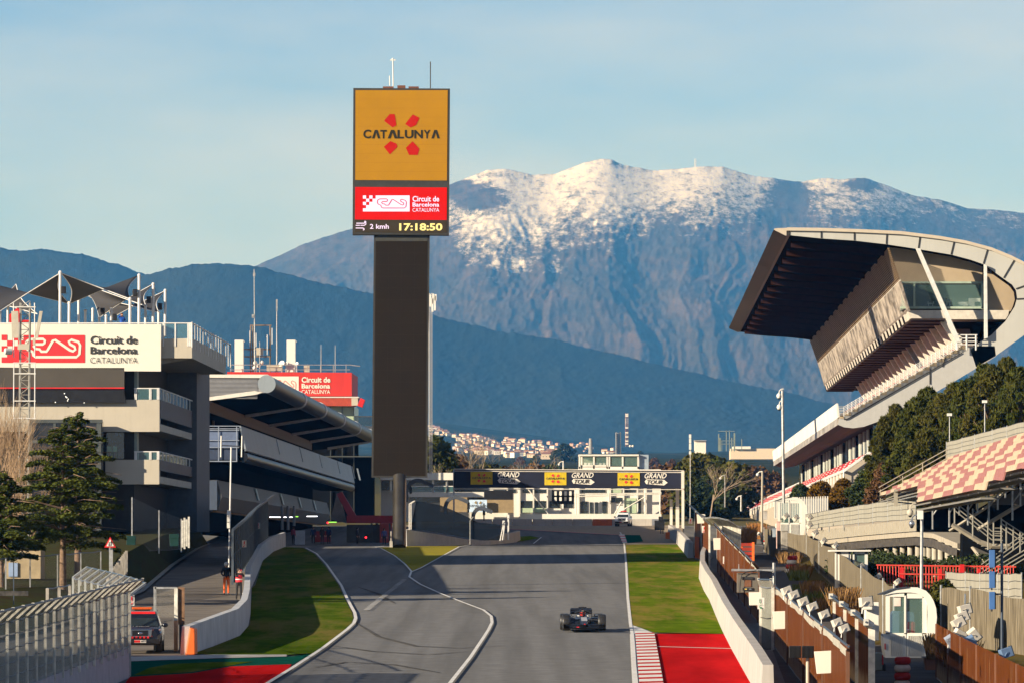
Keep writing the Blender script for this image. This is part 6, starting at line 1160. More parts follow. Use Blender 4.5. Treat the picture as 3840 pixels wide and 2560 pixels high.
for (cx,cy_,rx,ry,n) in clusters:
    for _ in range(n):
        x=cx+rng.uniform(-rx,rx); y=cy_+rng.uniform(-ry,ry)+(x-cx)*.12; D=terr_D(x,y); o=rng.choice(protos).copy(); col.objects.link(o); X=(x-1920)*D/F; o.location=(X,D,float(terr_z(np.array(X),np.array(D)))-1); o.rotation_euler=(0,0,rng.uniform(-.9,.6)); s=rng.uniform(.45,.85); o.scale=(s,s,s)
        tag(o,'small pale house with terracotta roof on the distant hillside','house','houses of the distant town')
for o in protos: bpy.data.objects.remove(o)
b=MB(); b.pbox(2605,1651,2647,1730,2600,7); b.pbox(2603,1649,2649,1652,2599,9,1); tag(b.build('white_house',[tw[0],mat('grey_roof',(.35,.33,.3),.8)]),'square white house above the right wood','house')
b=MB(); b.pbox(2740,1680,3010,1720,3000,20); b.pbox(2750,1672,2815,1682,2998,14,1); tag(b.build('industrial_hall',[tw[1],tw[0]]),'long cream industrial hall far behind the wood on the right','hall')
t=lattice('radio_tower','tall red and white lattice radio tower beyond the banner','radio tower',2349,1548,1672,4200,2.6,mat('faded_red_white',(.5,.22,.2),.7,var=.5,scale=.12,c2=(.7,.65,.62),lo=.45,hi=.55,stretch=(.01,.01,1)),16)
b=MB()
for y in (1550,1556,1600,1618,1634,1650,1660): b.pbox(2345,y,2356,y+5,4198,1)
b.build('antenna_ring',wht2,t)
lattice('power_pylon','grey power pylon left of the radio tower','pylon',2316,1620,1702,3000,3.2,mat('pylon_grey',(.35,.36,.36),.6,.3),10)
b=MB(); b.tube(P(2215,1700,3800),P(2215,1642,3800),1.6,1.1,n=10); tag(b.build('chimney',mat('chimney_grey',(.3,.3,.3),.8)),'thin distant chimney above the town','chimney')
for x,l in ((2363,'left'),(2373,'right')): b=MB(); b.sph(P(x,1671,4100),.9); tag(b.build('storage_tank',tw[0]),f'white spherical tank beside the radio tower, the {l} of two','tank')
t=thing('substation','green grey electrical frames and masts above the right wood','substation',P(2725,1690,2500)); b=MB()
for x,y0,y1,w_ in ((2693,1625,1690,4),(2697,1640,1690,6),(2722,1612,1690,3),(2734,1612,1690,3),(2742,1640,1690,4),(2751,1622,1690,6),(2780,1645,1690,3),(2706,1650,1690,2)): b.pbox(x,y0,x+w_,y1,2500,.4)
for y in (1614,1650,1662): b.pbox(2693,y,2755,y+2,2500,.3)
b.build('steel_frame',mat('green_grey_steel',(.22,.27,.24),.6,.2),t)
lattice('summit_mast','white mast on the snowy ridge','mast',2607,596,628,21900,7,wht2,5)
# ================================================================= poles and cameras on the right
def dome(parent,p,D,kind,s=1.0):
    b=MB(); c=P(*p,D); b.sph(c,(.16*s,.16*s,.19*s),12,8,0); b.sph(c-Vector((0,0,.14*s)),(.1*s,.1*s,.1*s),10,6,1); b.path([c+Vector((0,0,.17*s)),c+Vector((.03*s,0,.33*s)),c+Vector((.16*s,0,.45*s)),c+Vector((.3*s,0,.46*s))],.035*s,5,0); b.build('dome_camera',[kind,black],parent)
t=thing('camera_pole','tall steel pole with two dome cameras in front of the far stand','camera pole',XG(px2x(2938,430),430)); b=MB(); b.tube(P(2939,1885,430),P(2934,1462,430),.11,n=10); b.build('pole',galv,t); dome(t,(2921,1483),430,wht2,1.15); dome(t,(2922,1525),430,wht2,1.15)
t=thing('camera_pole','grey pole with one white and one silver dome camera above the curved booth','camera pole',P(3455,2250,240)); b=MB(); b.tube(P(3455,2255,240),P(3457,1920,240),.07,n=10); b.build('pole',galv,t); b=MB(); b.pbox(3440,1912,3462,1945,239.7,.15); b.build('bracket',wht2,t); dome(t,(3413,1920),240,cream,.85); dome(t,(3419,1962),240,mat('silver',(.4,.42,.46),.25,.8),.8)
def lamp_pole(label,x,y0,y1,D,r,head,m):
    t=thing('lamp_pole',label,'pole',P(x,y1,D)); b=MB(); b.tube(P(x,y1,D),P(x+ (2 if y1-y0>150 else 0),y0,D),r,r*.8,n=8); b.build('pole',m,t); b=MB()
    if head=='arm': b.path([P(x+2,y0,D),P(x-10,y0+2,D),P(x-16,y0+9,D)],.06,5); b.sph(P(x-16,y0+12,D),.14)
    else: b.pbox(x-9,y0-5,x+9,y0+5,D-.2,.3)
    b.build('lamp_head',wht2,t)
lamp_pole('concrete lamp pole with a short arm beside the shaded road',2857,1766,2030,480,.11,'arm',mat('tan_pole',(.42,.37,.28),.8)); lamp_pole('short grey camera pole behind the shaded road',2779,1857,1915,600,.1,'arm',galv)
lamp_pole('small flood lamp on a thin pole, the left of two above the stand screen',3561,1553,1662,408,.045,'box',galv); lamp_pole('small flood lamp on a thin pole, the right of two above the stand screen',3693,1504,1618,372,.04,'box',galv); lamp_pole('white curved lamp post above the left of the banner',2112,1728,1760,700,.08,'arm',wht2)
lamp_pole('thin aerial pole with a camera head left of the right wood',2718,1780,1900,620,.07,'arm',litrail)
t=thing('aerial_pole','thin grey pole topped by stacked white antennas right of the gantry','pole',P(2588,1950,690)); b=MB(); b.tube(P(2588,1950,690),P(2589,1630,690),.06,n=6); b.build('pole',galv,t)
for y0,y1 in ((1627,1642),(1644,1660),(1662,1684),(1690,1702)): b=MB(); b.pbox(2584,y0,2592,y1,689.7,.25); b.build('antenna',wht2,t)
# white boards and fire signs
def board(label,x0,y0,x1,y1,D,sk=0,cat_='board'):
    b=MB(); b.prism([P(x0+sk*2,y1,D),P(x1,y1-sk,D),P(x1-sk,y0+ (y1-y0)*.06,D),P(x1-sk-4,y0,D),P(x0,y0+sk,D)],(0,.06,0)); return tag(b.build('notice_board',mat('sign_white',(.84,.8,.71),.5),bevel=.01),label,cat_,'blank white boards on the right fence')
board('blank white board above the curved start of the right wall',2675,2015,2724,2060,385,1); board('small blank white board high on the far rusty fence',2613,1926,2646,1961,440,1); board('blank white board beside the mesh gate post',2897,2288,2972,2358,214,3); board('large blank white board with the red fire sign',3053,2436,3152,2525,163,5); board('blank white board under the hanging light box',2808,2218,2858,2268,226,1)
def firesign(label,x0,y0,x1,y1,D,big=False):
    t=thing('fire_sign',label,'sign',P((x0+x1)/2,y1,D),'fire extinguisher signs'); b=MB(); b.pbox(x0,y0,x1,y1,D,.04); b.build('plate',wht2,t); b=MB(); X=lambda u:x0+(x1-x0)*u; Y=lambda v:y0+(y1-y0)*v; d=D-.03
    ppoly(b,[(X(.36),Y(.52)),(X(.36),Y(.22)),(X(.44),Y(.15)),(X(.6),Y(.15)),(X(.64),Y(.22)),(X(.64),Y(.52))],d); ppoly(b,[(X(.5),Y(.15)),(X(.5),Y(.09)),(X(.78),Y(.09)),(X(.78),Y(.15))],d); words(b,'FIRE',(X(.2),Y(.58),X(.85),Y(.68)),d,0,.01)
    ppoly(b,[(X(.15),Y(.92)),(X(.2),Y(.75)),(X(.33),Y(.8)),(X(.72),Y(.72)),(X(.75),Y(.8)),(X(.4),Y(.88)),(X(.5),Y(.94))],d); b.build('pictogram',red,t,recalc=False)
firesign('fire extinguisher sign hung on the large blank board',3138,2450,3172,2512,162.5); firesign('fire extinguisher sign below the board at the curved right wall',2711,2084,2732,2112,372); firesign('fire extinguisher sign on the far rusty fence, lower of two',2632,1970,2650,1996,438); firesign('small fire extinguisher sign left of the far rusty fence post',2583,1942,2596,1962,470)
firesign('fire extinguisher sign on the left wall by the woman taking a photo',908,2222,924,2254,318); firesign('fire extinguisher sign on the dark left fence, nearer the marshals',908,2024,924,2050,352); firesign('fire extinguisher sign high on the dark left fence',961,1958,975,1981,450); firesign('fire extinguisher sign above the rescue pickup',482,2229,504,2269,210)
t=thing('exit_sign','white exit sign with a green running figure and arrow','sign',P(2853,2282,224)); b=MB(); b.pbox(2841,2239,2866,2282,224,.04); b.build('plate',wht2,t); b=MB(); d=223.96
pline(b,[(2850,2243),(2850,2246)],5,d); pline(b,[(2850,2247),(2849,2254)],3,d); pline(b,[(2849,2254),(2853,2258),(2851,2262)],2,d); pline(b,[(2849,2254),(2846,2260)],2,d); pline(b,[(2846,2250),(2853,2249)],1.6,d); words(b,'EXIT',(2845,2265,2860,2269),d,0,.02); ppoly(b,[(2845,2273),(2848,2271),(2855,2276),(2858,2273),(2857,2281),(2849,2281),(2852,2278)],d); b.build('pictogram',mat('exit_green',(.02,.2,.09),.6),t,recalc=False)
# hanging light box
t=thing('light_box','grey brown square signal box hanging from a horizontal pipe','signal box',P(2805,2300,232)); D=232.
b=MB(); b.tube(P(2902,2330,D+.2),P(2902,2108,D+.2),.065,n=10); b.build('post',galv,t); b=MB(); b.tube(P(2743,2136,D-.1),P(2900,2138,D-.1),.06,n=10); b.pbox(2769,2113,2772,2134,D-.1,.05); b.build('pipe_arm',galv,t)
b=MB(); b.pbox(2764,2146,2843,2220,D-.2,.3,0); b.pbox(2766,2148,2841,2150,D-.24,.04,1); bx=b.build('box',[mat('taupe_box',(.15,.13,.1),.55,var=.08),dark],t,bevel=.01)
b=MB(); b.pbox(2782,2161,2824,2171,D-.26,.08,0); b.pbox(2791,2173,2817,2198,D-.23,.03,1); b.pbox(2785,2202,2823,2212,D-.25,.05,2); b.pbox(2793,2205,2801,2209,D-.27,.03,3); b.pbox(2810,2205,2818,2209,D-.27,.03,4); b.build('display',[dark,mat('copper_pane',(.2,.09,.045),.4),dark,mat('amber',(.7,.5,.1),.4),chrome],bx)
b=MB(); b.path([P(2836,2138,D-.3),P(2800,2142,D-.32),P(2782,2152,D-.32),P(2776,2180,D-.32),P(2774,2218,D-.32)],.018,4); b.path([P(2843,2138,D-.2),P(2890,2142,D-.2),P(2904,2155,D),P(2904,2200,D)],.018,4); b.build('cable',black,t)
t=thing('flag_light','pair of black louvred light panels on a pale post','light panel',P(3028,2560,172)); b=MB(); b.tube(P(3029,2590,172),P(3029,2462,172),.055,n=10); b.build('post',cream,t)
for x0 in (2960,3008):
    b=MB(); b.pbox(x0,2420,x0+44,2465,171.8,.2)
    for k in range(9): b.pbox(x0+2+k*4.7,2421,x0+3.4+k*4.7,2464,171.74,.08)
    b.build('louvre_panel',black,t,bevel=.01)
# floodlights
def floodlight(label,x,y,D,s,m,rot,group,tilt=0.0):
    c=P(x,y,D); t=thing('floodlight',label,'floodlight',c-Vector((0,0,s*.55)),group); b=MB(); q=Matrix.Rotation(rot,3,'Y')@Matrix.Rotation(tilt,3,'Z')
    def bx(cc,sz,mi=0):
        k=len(b.v); b.box((0,0,0),sz,0,mi)
        for i in range(k,len(b.v)): v=q@(Vector(b.v[i])+Vector(cc)); b.v[i]=tuple(c+v)
    bx((0,0,0),(s,s*.75,s*.8)); h=b.build('housing',m,t,bevel=s*.03)
    b=MB(); bx((s*.53,0,.02*s),(s*.06,s*.82,s*.92)); b.build('visor',mat('lamp_glass_dark',(.05,.06,.07),.1),t)
    b=MB(); b.path([c+q@Vector((-s*.1,-s*.42,0)),c+q@Vector((-s*.35,-s*.42,-s*.25)),c+q@Vector((-s*.55,-s*.3,-s*.3))],s*.05,5); b.tube(c+q@Vector((0,-s*.39,0)),c+q@Vector((0,-s*.43,0)),s*.08,n=8); b.build('bracket',m,t)
    b=MB(); b.tube(c-Vector((s*.25,0,s*.3)),c-Vector((s*.3,0,s*1.0)),s*.05,n=5); b.build('stem',galv,t)
wl=mat('floodlight_white',(.66,.6,.5),.5,var=.06); blf=mat('floodlight_grey',(.3,.34,.42),.5)
ordn=['first','second','third','fourth','fifth','sixth','seventh']
for i,(x,y) in enumerate(((2949,2213),(2976,2229),(3011,2254),(3046,2273),(3090,2302),(3138,2332),(3165,2355))):
    D=5.5/((x-1920)/F-.0222); floodlight(f'{ordn[i]} white floodlight on the long rusty fence, counting from the light box',x,y,D,34*D/F,wl,-.35,'white floodlights on the long rusty fence',.35)
for i,(x,y,D) in enumerate(((2946,1935,436),(2983,1941,430),(3035,1941,420),(3035,1969,410),(3056,1998,395),(3088,2027,370),(3132,2044,345))): floodlight(f'{ordn[i]} beige floodlight on the reed fence, counting from the far booth',x,y,D,20*D/F,wl,-.6,'beige floodlights on the reed fence',.6)
for x,y,D,l in ((3229,2122,305,'beige floodlight beside the white hut'),(3293,2160,275,'beige floodlight in front of the left end of the red railing'),(3365,2180,255,'beige floodlight on the fence just above the curved booth')): floodlight(l,x,y,D,22*D/F,wl,-.6,'beige floodlights on the reed fence',.6)
for x,y,D,m,l,r_ in ((3617,2284,196,wl,'topmost white floodlight of the lower right cluster',-.25),(3606,2312,194,wl,'white floodlight just under the topmost one in the cluster',-.4),(3593,2334,192,wl,'large white floodlight with a cable loop in the cluster',-.5),(3598,2378,190,wl,'cream floodlight in the middle of the cluster',.5),(3567,2402,187,blf,'pale grey floodlight seen from behind in the cluster',1.0),(3640,2406,186,mat('floodlight_shade_blue',(.14,.22,.36),.5),'blue grey floodlight seen from behind in the cluster',1.1),(3652,2378,189,wl,'cream floodlight behind the blue grey one',.9),(3772,2446,170,mat('floodlight_shade_blue',(.14,.22,.36),.5),'lone floodlight tinted dark blue for shade at the lower right corner',-.3),(3246,2255,190,wl,'white floodlight at the top of the second rusty fence',-.1)):  # dark blue copy puts the corner's shade into the floodlight colour
    floodlight(l,x,y,D,44*D/F,m,r_,'floodlights at the lower right',.3)
t=thing('blue_light_mast','dark mast with three stacked blue light panels at the right','light mast',P(3757,2450,180)); b=MB(); b.tube(P(3757,2470,180),P(3757,2035,180),.045,n=8); b.build('mast',mat('navy_post',(.05,.07,.1),.5),t)
for y0,y1 in ((2060,2126),(2140,2203),(2217,2283)):
    b=MB(); b.pbox(3710,y0,3731,y1,179.8,.12); b.pbox(3731,y0+2,3735,y1-1,179.82,.1,1); b.pbox(3716,y1,3722,y1+8,179.8,.06,1); b.build('light_panel',[mat('blue_panel',(.06,.15,.36),.5),dark],t,bevel=.008)
for y in (2070,2226): b=MB(); b.tube(P(3733,y,179.9),P(3757,y,179.9),.03,n=5); b.build('bracket',dark,t)
b=MB(); b.tube(P(3618,2330,200),P(3619,2224,200),.03,n=8); tag(b.build('chrome_pole',chrome),'thin bright pole in front of the grey screen','pole')
# booths
def booth(label,x0,y0,x1,y1,D,dep=1.7):
    t=thing('marshal_booth',label,'booth',P((x0+x1)/2,y1,D)); X=lambda u:x0+(x1-x0)*(u-360)/790; Y=lambda v:y0+(y1-y0)*(v-185)/980; pp=lambda L_,d=0:[P(X(u),Y(v),D+d) for u,v in L_]
    wm=mat('booth_white',(.78,.75,.66),.5,var=.03,scale=.5,grime=.06)
    outl=[(372,285),(450,250),(560,212),(680,192),(790,184),(880,186),(1000,232),(1065,300),(1105,370),(1140,470),(1152,600),(1130,800),(1090,980),(1050,1130),(1000,1165)]; inn=[(440,292),(520,272),(600,262),(700,257),(790,258),(860,268),(930,292),(975,330),(1000,370),(1015,440),(1020,560),(1010,780),(985,960),(965,1130),(960,1165)]
    b=MB(); o,i_=pp(outl),pp(inn); ob,ib=pp(outl,dep),pp(inn,dep); n=len(o)
    for k in range(n-1): b.add([o[k],o[k+1],i_[k+1],i_[k],ob[k],ob[k+1],ib[k+1],ib[k]],[(0,1,2,3),(7,6,5,4),(0,1,5,4),(3,2,6,7)])
    b.build('shell',wm,t)
    b=MB(); b.prism(pp([(356,284),(560,206),(760,180),(760,190),(560,216),(372,290)],-.05),(0,dep+.1,0)); b.build('roof_sheet',dark,t)
    def fr(d):
        b=MB()
        for x,y,x2,y2 in ((440,285,497,830),(697,300,737,830),(950,330,1010,830),(497,268,697,316),(737,268,950,338),(440,815,1015,840)): b.prism(pp([(x,y2),(x2,y2),(x2,y),(x,y)],d),(0,.1,0))
        b.build('window_frame',wm,t)
    fr(.06); fr(dep-.2)
    b=MB(); b.prism(pp([(405,830),(1008,830),(985,980),(965,1165),(440,1165),(412,1000)],.05),(0,dep-.1,0)); bs=b.build('base',wm,t)
    b=MB()
    for k in range(17):
        u=505+k*27
        if not 690<u<745: b.prism(pp([(u,1125),(u+12,1125),(u+12,850),(u,850)],0),(0,.06,0))
    b.build('ribbing',mat('booth_shadow_white',(.68,.65,.57),.6),bs)
    b=MB(); b.prism(pp([(722,1150),(727,1150),(727,300),(722,300)],.04),(0,.05,0)); b.build('door_edge',dark,bs); b=MB(); b.prism(pp([(725,775),(768,775),(768,765),(725,765)],-.04),(0,.08,0)); b.build('handle',chrome,bs)
    b=MB(); b.quad(*pp([(497,815),(697,815),(697,316),(497,316)],.12)); b.build('window_pane',pane,t,recalc=False); b=MB(); b.quad(*pp([(737,815),(950,815),(950,338),(737,338)],.12)); b.build('window_pane',pane,t,recalc=False)
    return pp,t
pp,t=booth('white curved booth with two windows, nearest the camera beside the tyre stack',3300,2200,3513,2467,218)
b=MB(); b.prism(pp([(425,1040),(440,1040),(438,960),(423,960)],-.02),(0,.05,0)); b.build('red_reflector',red,t)
b=MB(); b.prism(pp([(553,445),(647,445),(647,328),(553,328)],.1),(0,.01,0)); b.build('notice',mat('faded_notice',(.75,.6,.52),.7),t)
b=MB(); b.prism(pp([(505,825),(840,825),(840,560),(815,520),(540,510),(505,560)],.5),(0,.7,0)); tag(b.build('blue_crate',mat('blue_bin',(.05,.1,.17),.5),bevel=.03),'dark blue plastic container standing inside the near booth','container')
b=MB(); b.tube(pp([(798,826)],.3)[0],pp([(798,672)],.3)[0],.14,n=14); b.sph(pp([(798,672)],.3)[0],(.14,.14,.05)); tag(b.build('gas_cylinder',mat('dark_red_tin',(.4,.01,.03),.4)),'dark red drum standing inside the near booth','drum')
booth('white curved booth standing behind the reed fence below the tall camera pole',2904,1862,3028,2012,452,2.0)
t=thing('white_hut','white glazed hut with a flat roof between two reed fences','hut',P(3185,2228,330)); D=330.
b=MB(); b.pbox(3116,2060,3266,2066,D-.3,3.2); b.build('roof',wht2,t); b=MB()
for x,w_ in ((3131,6),(3141,12),(3182,9),(3198,6),(3243,11)): b.pbox(x,2066,x+w_,2225,D,.15)
b.pbox(3141,2066,3190,2074,D,.15); b.pbox(3198,2066,3254,2074,D,.15); b.build('frame',wht2,t)
b=MB(); b.pbox(3132,2172,3188,2226,D-.05,.2,0); b.pbox(3196,2120,3254,2228,D+.1,.2,0); b.pbox(3155,2076,3182,2132,D-.06,.08,0); b.pbox(3198,2074,3254,2120,D+2.6,.1,1); b.build('wall',[white,mat('hut_interior',(.16,.17,.12),.7,var=.5,scale=3)],t)
b=MB(); b.pbox(3155,2132,3180,2168,D,.05); b.build('window_pane',dglass,t); b=MB(); rect_poly(b,3204,2074,3244,2120,D+.1); b.build('window_pane',pane,t,recalc=False)
# tyre stacks, bin, cabinets, rail
def torus(b,c,Rr,r,h,mi,n=22,m_=8):
    rg=[]
    for i in range(n):
        a=2*math.pi*i/n; rg.append([c+Vector(((Rr+r*math.cos(t_))*math.cos(a),(Rr+r*math.cos(t_))*math.sin(a),h/2*math.sin(t_))) for t_ in [2*math.pi*k/m_ for k in range(m_)]])
    rg.append(rg[0]); b.loft(rg,mi,True,False)
def tyre_stack(label,base,Rr,h,n,lean=0,first=0):
    t=thing('tyre_stack',label,'tyre stack',base,'red and white tyre stacks')
    for k in range(n): b=MB(); torus(b,base+Vector((lean*k,0,h*(k+.5))),Rr*.68,Rr*.32,h*1.0,0); b.build('tyre',[mat('tyre_red',(.52,.03,.03),.65,var=.15,scale=3,grime=.2),mat('tyre_white',(.72,.66,.56),.65,var=.1,scale=3,grime=.25)][(k+first)%2],t)
tyre_stack('small tilted red and white tyre stack on the shaded road',P(2962,2147,390),.37,.3,4,.06,1)
tyre_stack('red and white tyre stack below the near curved booth',P(3383,2578,187),.275,.258,4,.005,1)
t=thing('litter_bin','brown wheelie bin with an open lid beside the near booth','bin',P(3500,2520,205)); b=MB(); c=P(3499,2496,205); b.box(c,(.52,.55,.6),0,0,1.25); b.build('body',mat('brown_bin',(.33,.15,.1),.6,var=.15),t,bevel=.02); b=MB(); b.box(c+Vector((0,-.05,.33)),(.8,.7,.05)); b.build('lid',mat('grey_lid',(.35,.33,.3),.6),t)
t=thing('wheeled_cabinet','grey equipment trailer partly hidden by the pale fence post','trailer',P(3288,2515,204)); b=MB(); b.pbox(3275,2446,3308,2512,204,.8,0); b.build('body',mat('grey_green_box',(.36,.36,.28),.6),t,bevel=.02); b=MB(); b.pbox(3308,2455,3313,2490,203.9,.3); b.build('red_lamp',red,t); b=MB(); b.tube(P(3312,2512,204.2),P(3320,2512,204.2),.25,n=14); b.build('wheel',tyre,t)
b=MB(); b.pbox(3245,2256,3297,2400,226,.9,0); b.pbox(3235,2262,3272,2285,225.6,.3,0); tag(b.build('white_cabinet',[mat('booth_white',(.78,.75,.66),.5)],bevel=.03),'white service cabinet left of the near booth','cabinet')
t=thing('guard_rail','orange and dark red guard rail across the shaded road','guard rail',P(2800,2100,420)); b=MB()
for k in range(4): b.pbox(2776,2034+k*17,2822,2046+k*17,420,.12)
b.build('rail',mat('rail_dark_red',(.3,.03,.012),.6,var=.2),t); b=MB(); b.pbox(2820,2031,2829,2102,419.8,.2); b.build('post',orange,t); b=MB(); b.pbox(2778,2034,2786,2102,420.1,.12); b.build('post',orange,t)
for x0,y0,x1,y1,D,m,l in ((2915,1990,2927,2058,405,black,'dark control box on the pink post by the reed fence'),(2930,1990,2954,2060,404,conc2,'concrete cabinet with a slab in front of the reed fence'),(2912,1955,2926,2055,410,mat('faded_pink',(.65,.42,.36),.7,grime=.3),'faded pink post at the corner of the reed fence'),(2864,1916,2877,1946,470,conc,'small pale box on the concrete lamp pole'),(2898,1980,2910,2012,430,mat('blue_grey_side',(.3,.36,.42),.6),'blue grey drum beside the pink post')):
    b=MB(); b.pbox(x0,y0,x1,y1,D,.5); b.pbox(x0-1,y0-2,x1+1,y0,D-.05,.6); tag(b.build('control_box',m,bevel=.02),l,'box')
# ================================================================= vehicles
def wheel(parent,c,r,wd,rim_m,tm=tyre,n=24,axis=(1,0,0)):
    ax=Vector(axis); b=MB(); rings=[]; q=ax.to_track_quat('Z','Y')
    for rr,o in ((r*.62,-.5),(r*.93,-.5),(r,-.36),(r,.36),(r*.93,.5),(r*.62,.5)): rings.append([Vector(c)+q@Vector((rr*math.cos(2*math.pi*i/n),rr*math.sin(2*math.pi*i/n),wd*o)) for i in range(n)])
    b.loft(rings); w_=b.build('wheel',tm,parent); b=MB(); b.tube(Vector(c)-ax*wd*.46,Vector(c)+ax*wd*.46,r*.6,n=18); b.tube(Vector(c)-ax*wd*.5,Vector(c)+ax*wd*.5,r*.15,n=10); b.build('rim',rim_m,w_); return w_
def pickup(name,label,cat_,loc,rz,body,accent,detail=True,group=None):
    t=thing(name,label,cat_,(0,0,0),group); W_=.92
    def sec(y,zb,zt,hw,tw): return [Vector((x,y,z)) for x,z in ((-hw*.9,zb),(hw*.9,zb),(hw,zb+.18),(hw,zt-.22),(tw,zt),(-tw,zt),(-hw,zt-.22),(-hw,zb+.18))]
    b=MB(); b.loft([sec(-2.55,.42,.95,.74,.66),sec(-2.42,.34,1.05,.88,.78),sec(-2.1,.32,1.12,W_,.82),sec(-1.2,.32,1.16,W_,.84),sec(-.9,.32,1.18,W_,.86),sec(2.45,.36,1.16,W_,.86),sec(2.6,.42,1.1,.88,.8)],sm=False); b.build('body',body,t,bevel=.03)
    def cs(y,z,hw): return [Vector((-hw,y,z)),Vector((hw,y,z))]
    b=MB(); v=[(-.84,-1.0,1.13),(.84,-1.0,1.13),(.84,1.9,1.13),(-.84,1.9,1.13),(-.62,-.28,1.78),(.62,-.28,1.78),(.64,1.2,1.8),(-.64,1.2,1.8)]; b.add(v,[(3,2,1,0),(4,5,6,7),(0,1,5,4),(1,2,6,5),(2,3,7,6),(3,0,4,7)]); cab=b.build('cabin',body,t,bevel=.04)
    b=MB(); b.add([(-.76,-.985,1.17),(.76,-.985,1.17),(.58,-.40,1.66),(-.58,-.40,1.66)],[(0,1,2,3)]); b.build('windscreen',dglass,cab,recalc=False)
    b=MB(); b.add([(-.60,-.385,1.69),(.60,-.385,1.69),(.58,-.28,1.79),(-.58,-.28,1.79)],[(0,1,2,3)]); b.build('roof_band',accent,cab,recalc=False)
    for s in (-1,1): b=MB(); b.add([(s*.825,-.7,1.2),(s*.83,1.2,1.2),(s*.67,1.0,1.7),(s*.66,-.2,1.7)],[(0,1,2,3)]); b.build('side_window',dglass,cab,recalc=False)
    b=MB(); b.box((0,-2.53,.86),(.95,.08,.34),0,0,1.1); gr=b.build('grille',chrome,t,bevel=.02); b=MB(); b.box((0,-2.575,.86),(.7,.04,.24)); b.build('grille_mesh',black,gr)
    b=MB(); b.sph((0,-2.6,.86),(.11,.02,.06)); b.build('emblem',chrome,gr)
    for s in (-1,1):
        b=MB(); b.add([(s*.52,-2.5,.8),(s*.86,-2.36,.86),(s*.9,-2.28,1.02),(s*.56,-2.46,.99)],[(0,1,2,3)]); b.add([(s*.54,-2.51,.97),(s*.9,-2.3,1.0),(s*.9,-2.3,1.03),(s*.54,-2.51,1.0)],[(0,1,2,3)],1); b.build('headlight',[mat('headlight_glass',(.25,.27,.3),.1),chrome],t,recalc=False)
        b=MB(); b.sph((s*1.04,-.78,1.2),(.14,.09,.1)); b.tube((s*.88,-.75,1.16),(s*1.0,-.77,1.18),.03,n=5); b.build('mirror',body if detail else black,t)
        b=MB(); b.box((s*.68,-2.52,.55),(.24,.06,.13)); b.build('fog_lamp',chrome,t)
        for y in (-1.62,1.62): wheel(t,(s*.8,y,.39),.39,.27,galv)
    b=MB(); b.box((0,-2.5,.5),(1.7,.18,.22)); b.build('bumper',black,t,bevel=.03); b=MB(); b.box((0,-2.61,.5),(.52,.02,.12),mi=1); b.box((-.13,-2.615,.5),(.26,.02,.1),mi=0); pl=b.build('number_plate',[red,wht2],t)
    if detail:
        for k in range(5): b=MB(); b.box((-.34+k*.17,-2.6,.68),(.09,.03,.09)); b.build('red_mark',accent,t)
        for s in (-1,1): b=MB(); b.add([(s*.5,-2.56,.69),(s*.88,-2.4,.76),(s*.9,-2.38,.83),(s*.5,-2.56,.75)],[(0,1,2,3)]); b.build('red_mark',accent,t,recalc=False)
        b=MB(); v,f=text2d('1 Rescue',.02); mxx=max(p[0] for p in v); b.add([(-.38+p[0]/mxx*.76,-2.12+p[1]*.25*.0-.0+(.35*(p[1]-.0)),1.148+.02*p[1]) for p in v],f); b.build('lettering',wht2,t,recalc=False)
        b=MB(); v,f=text2d('0011',.02); mxx=max(p[0] for p in v); b.add([(.03+p[0]/mxx*.2,-2.63,.465+p[1]*.09) for p in v],f); b.build('plate_number',black,pl,recalc=False)
        for s in (-1,1): b=MB(); b.path([(s*.6,-.1,1.8),(s*.62,0,1.88),(s*.64,1.0,1.88),(s*.64,1.15,1.8)],.025,5); b.build('roof_rail',galv,t)
    b=MB(); b.box((0,.2,1.93),(.9 if detail else .8,.28,.11)); b.box((0,.2,1.85),(.7,.2,.06),mi=1); b.build('light_bar',[mat('amber_lamp',(.6,.1,.015),.4) if detail else red,dark],t,bevel=.03)
    t.location=loc; t.rotation_euler=(0,0,rz); t.scale=((.89 if detail else 1),)*3; return t
pickup('rescue_pickup','dark rescue pickup with red marks and an amber light bar beside the left fence','pickup truck',XG(px2x(517,222),222+2.5,.02),R(2),mat('navy_car_paint',(.012,.014,.025),.2,.2,var=.05,spec=.7),mat('accent_red',(.65,.02,.02),.35))
pickup('course_car','small white course car with a red light bar beyond the gravel','car',XG(px2x(2338,722),722,.03),R(-6),mat('white_car_paint',(.75,.76,.78),.2,.0,var=.03,spec=.6),mat('dark_accent',(.05,.05,.06),.4),False)
# scooter
t=thing('scooter','parked dark scooter with a white helmet on it by the reed fence','scooter',P(2866,2060,500)); c=P(2866,2060,500)
b=MB(); b.loft([[c+Vector((.26*k*math.cos(a),y,z+.26*q*math.sin(a))) for a in [2*math.pi*i/10 for i in range(10)]] for y,z,k,q in ((-.7,.62,.4,.3),(-.4,.66,.9,.7),(0,.6,1,.6),(.4,.55,.7,.5),(.6,.8,.6,1.2))]); b.box(c+Vector((0,.55,1.0)),(.35,.1,.5)); b.build('body',black,t)
wheel(t,c+Vector((0,-.55,.26)),.26,.14,galv,n=16); wheel(t,c+Vector((0,.7,.26)),.26,.14,galv,n=16)
b=MB(); b.box(c+Vector((0,-.86,.78)),(.24,.05,.1)); b.build('tail_lamp',red,t); b=MB(); b.box(c+Vector((0,-.9,.58)),(.2,.03,.16)); b.build('number_plate',wht2,t); b=MB(); b.tube(c+Vector((-.35,.5,1.1)),c+Vector((.35,.5,1.1)),.03,n=5); b.build('handlebar',dark,t)
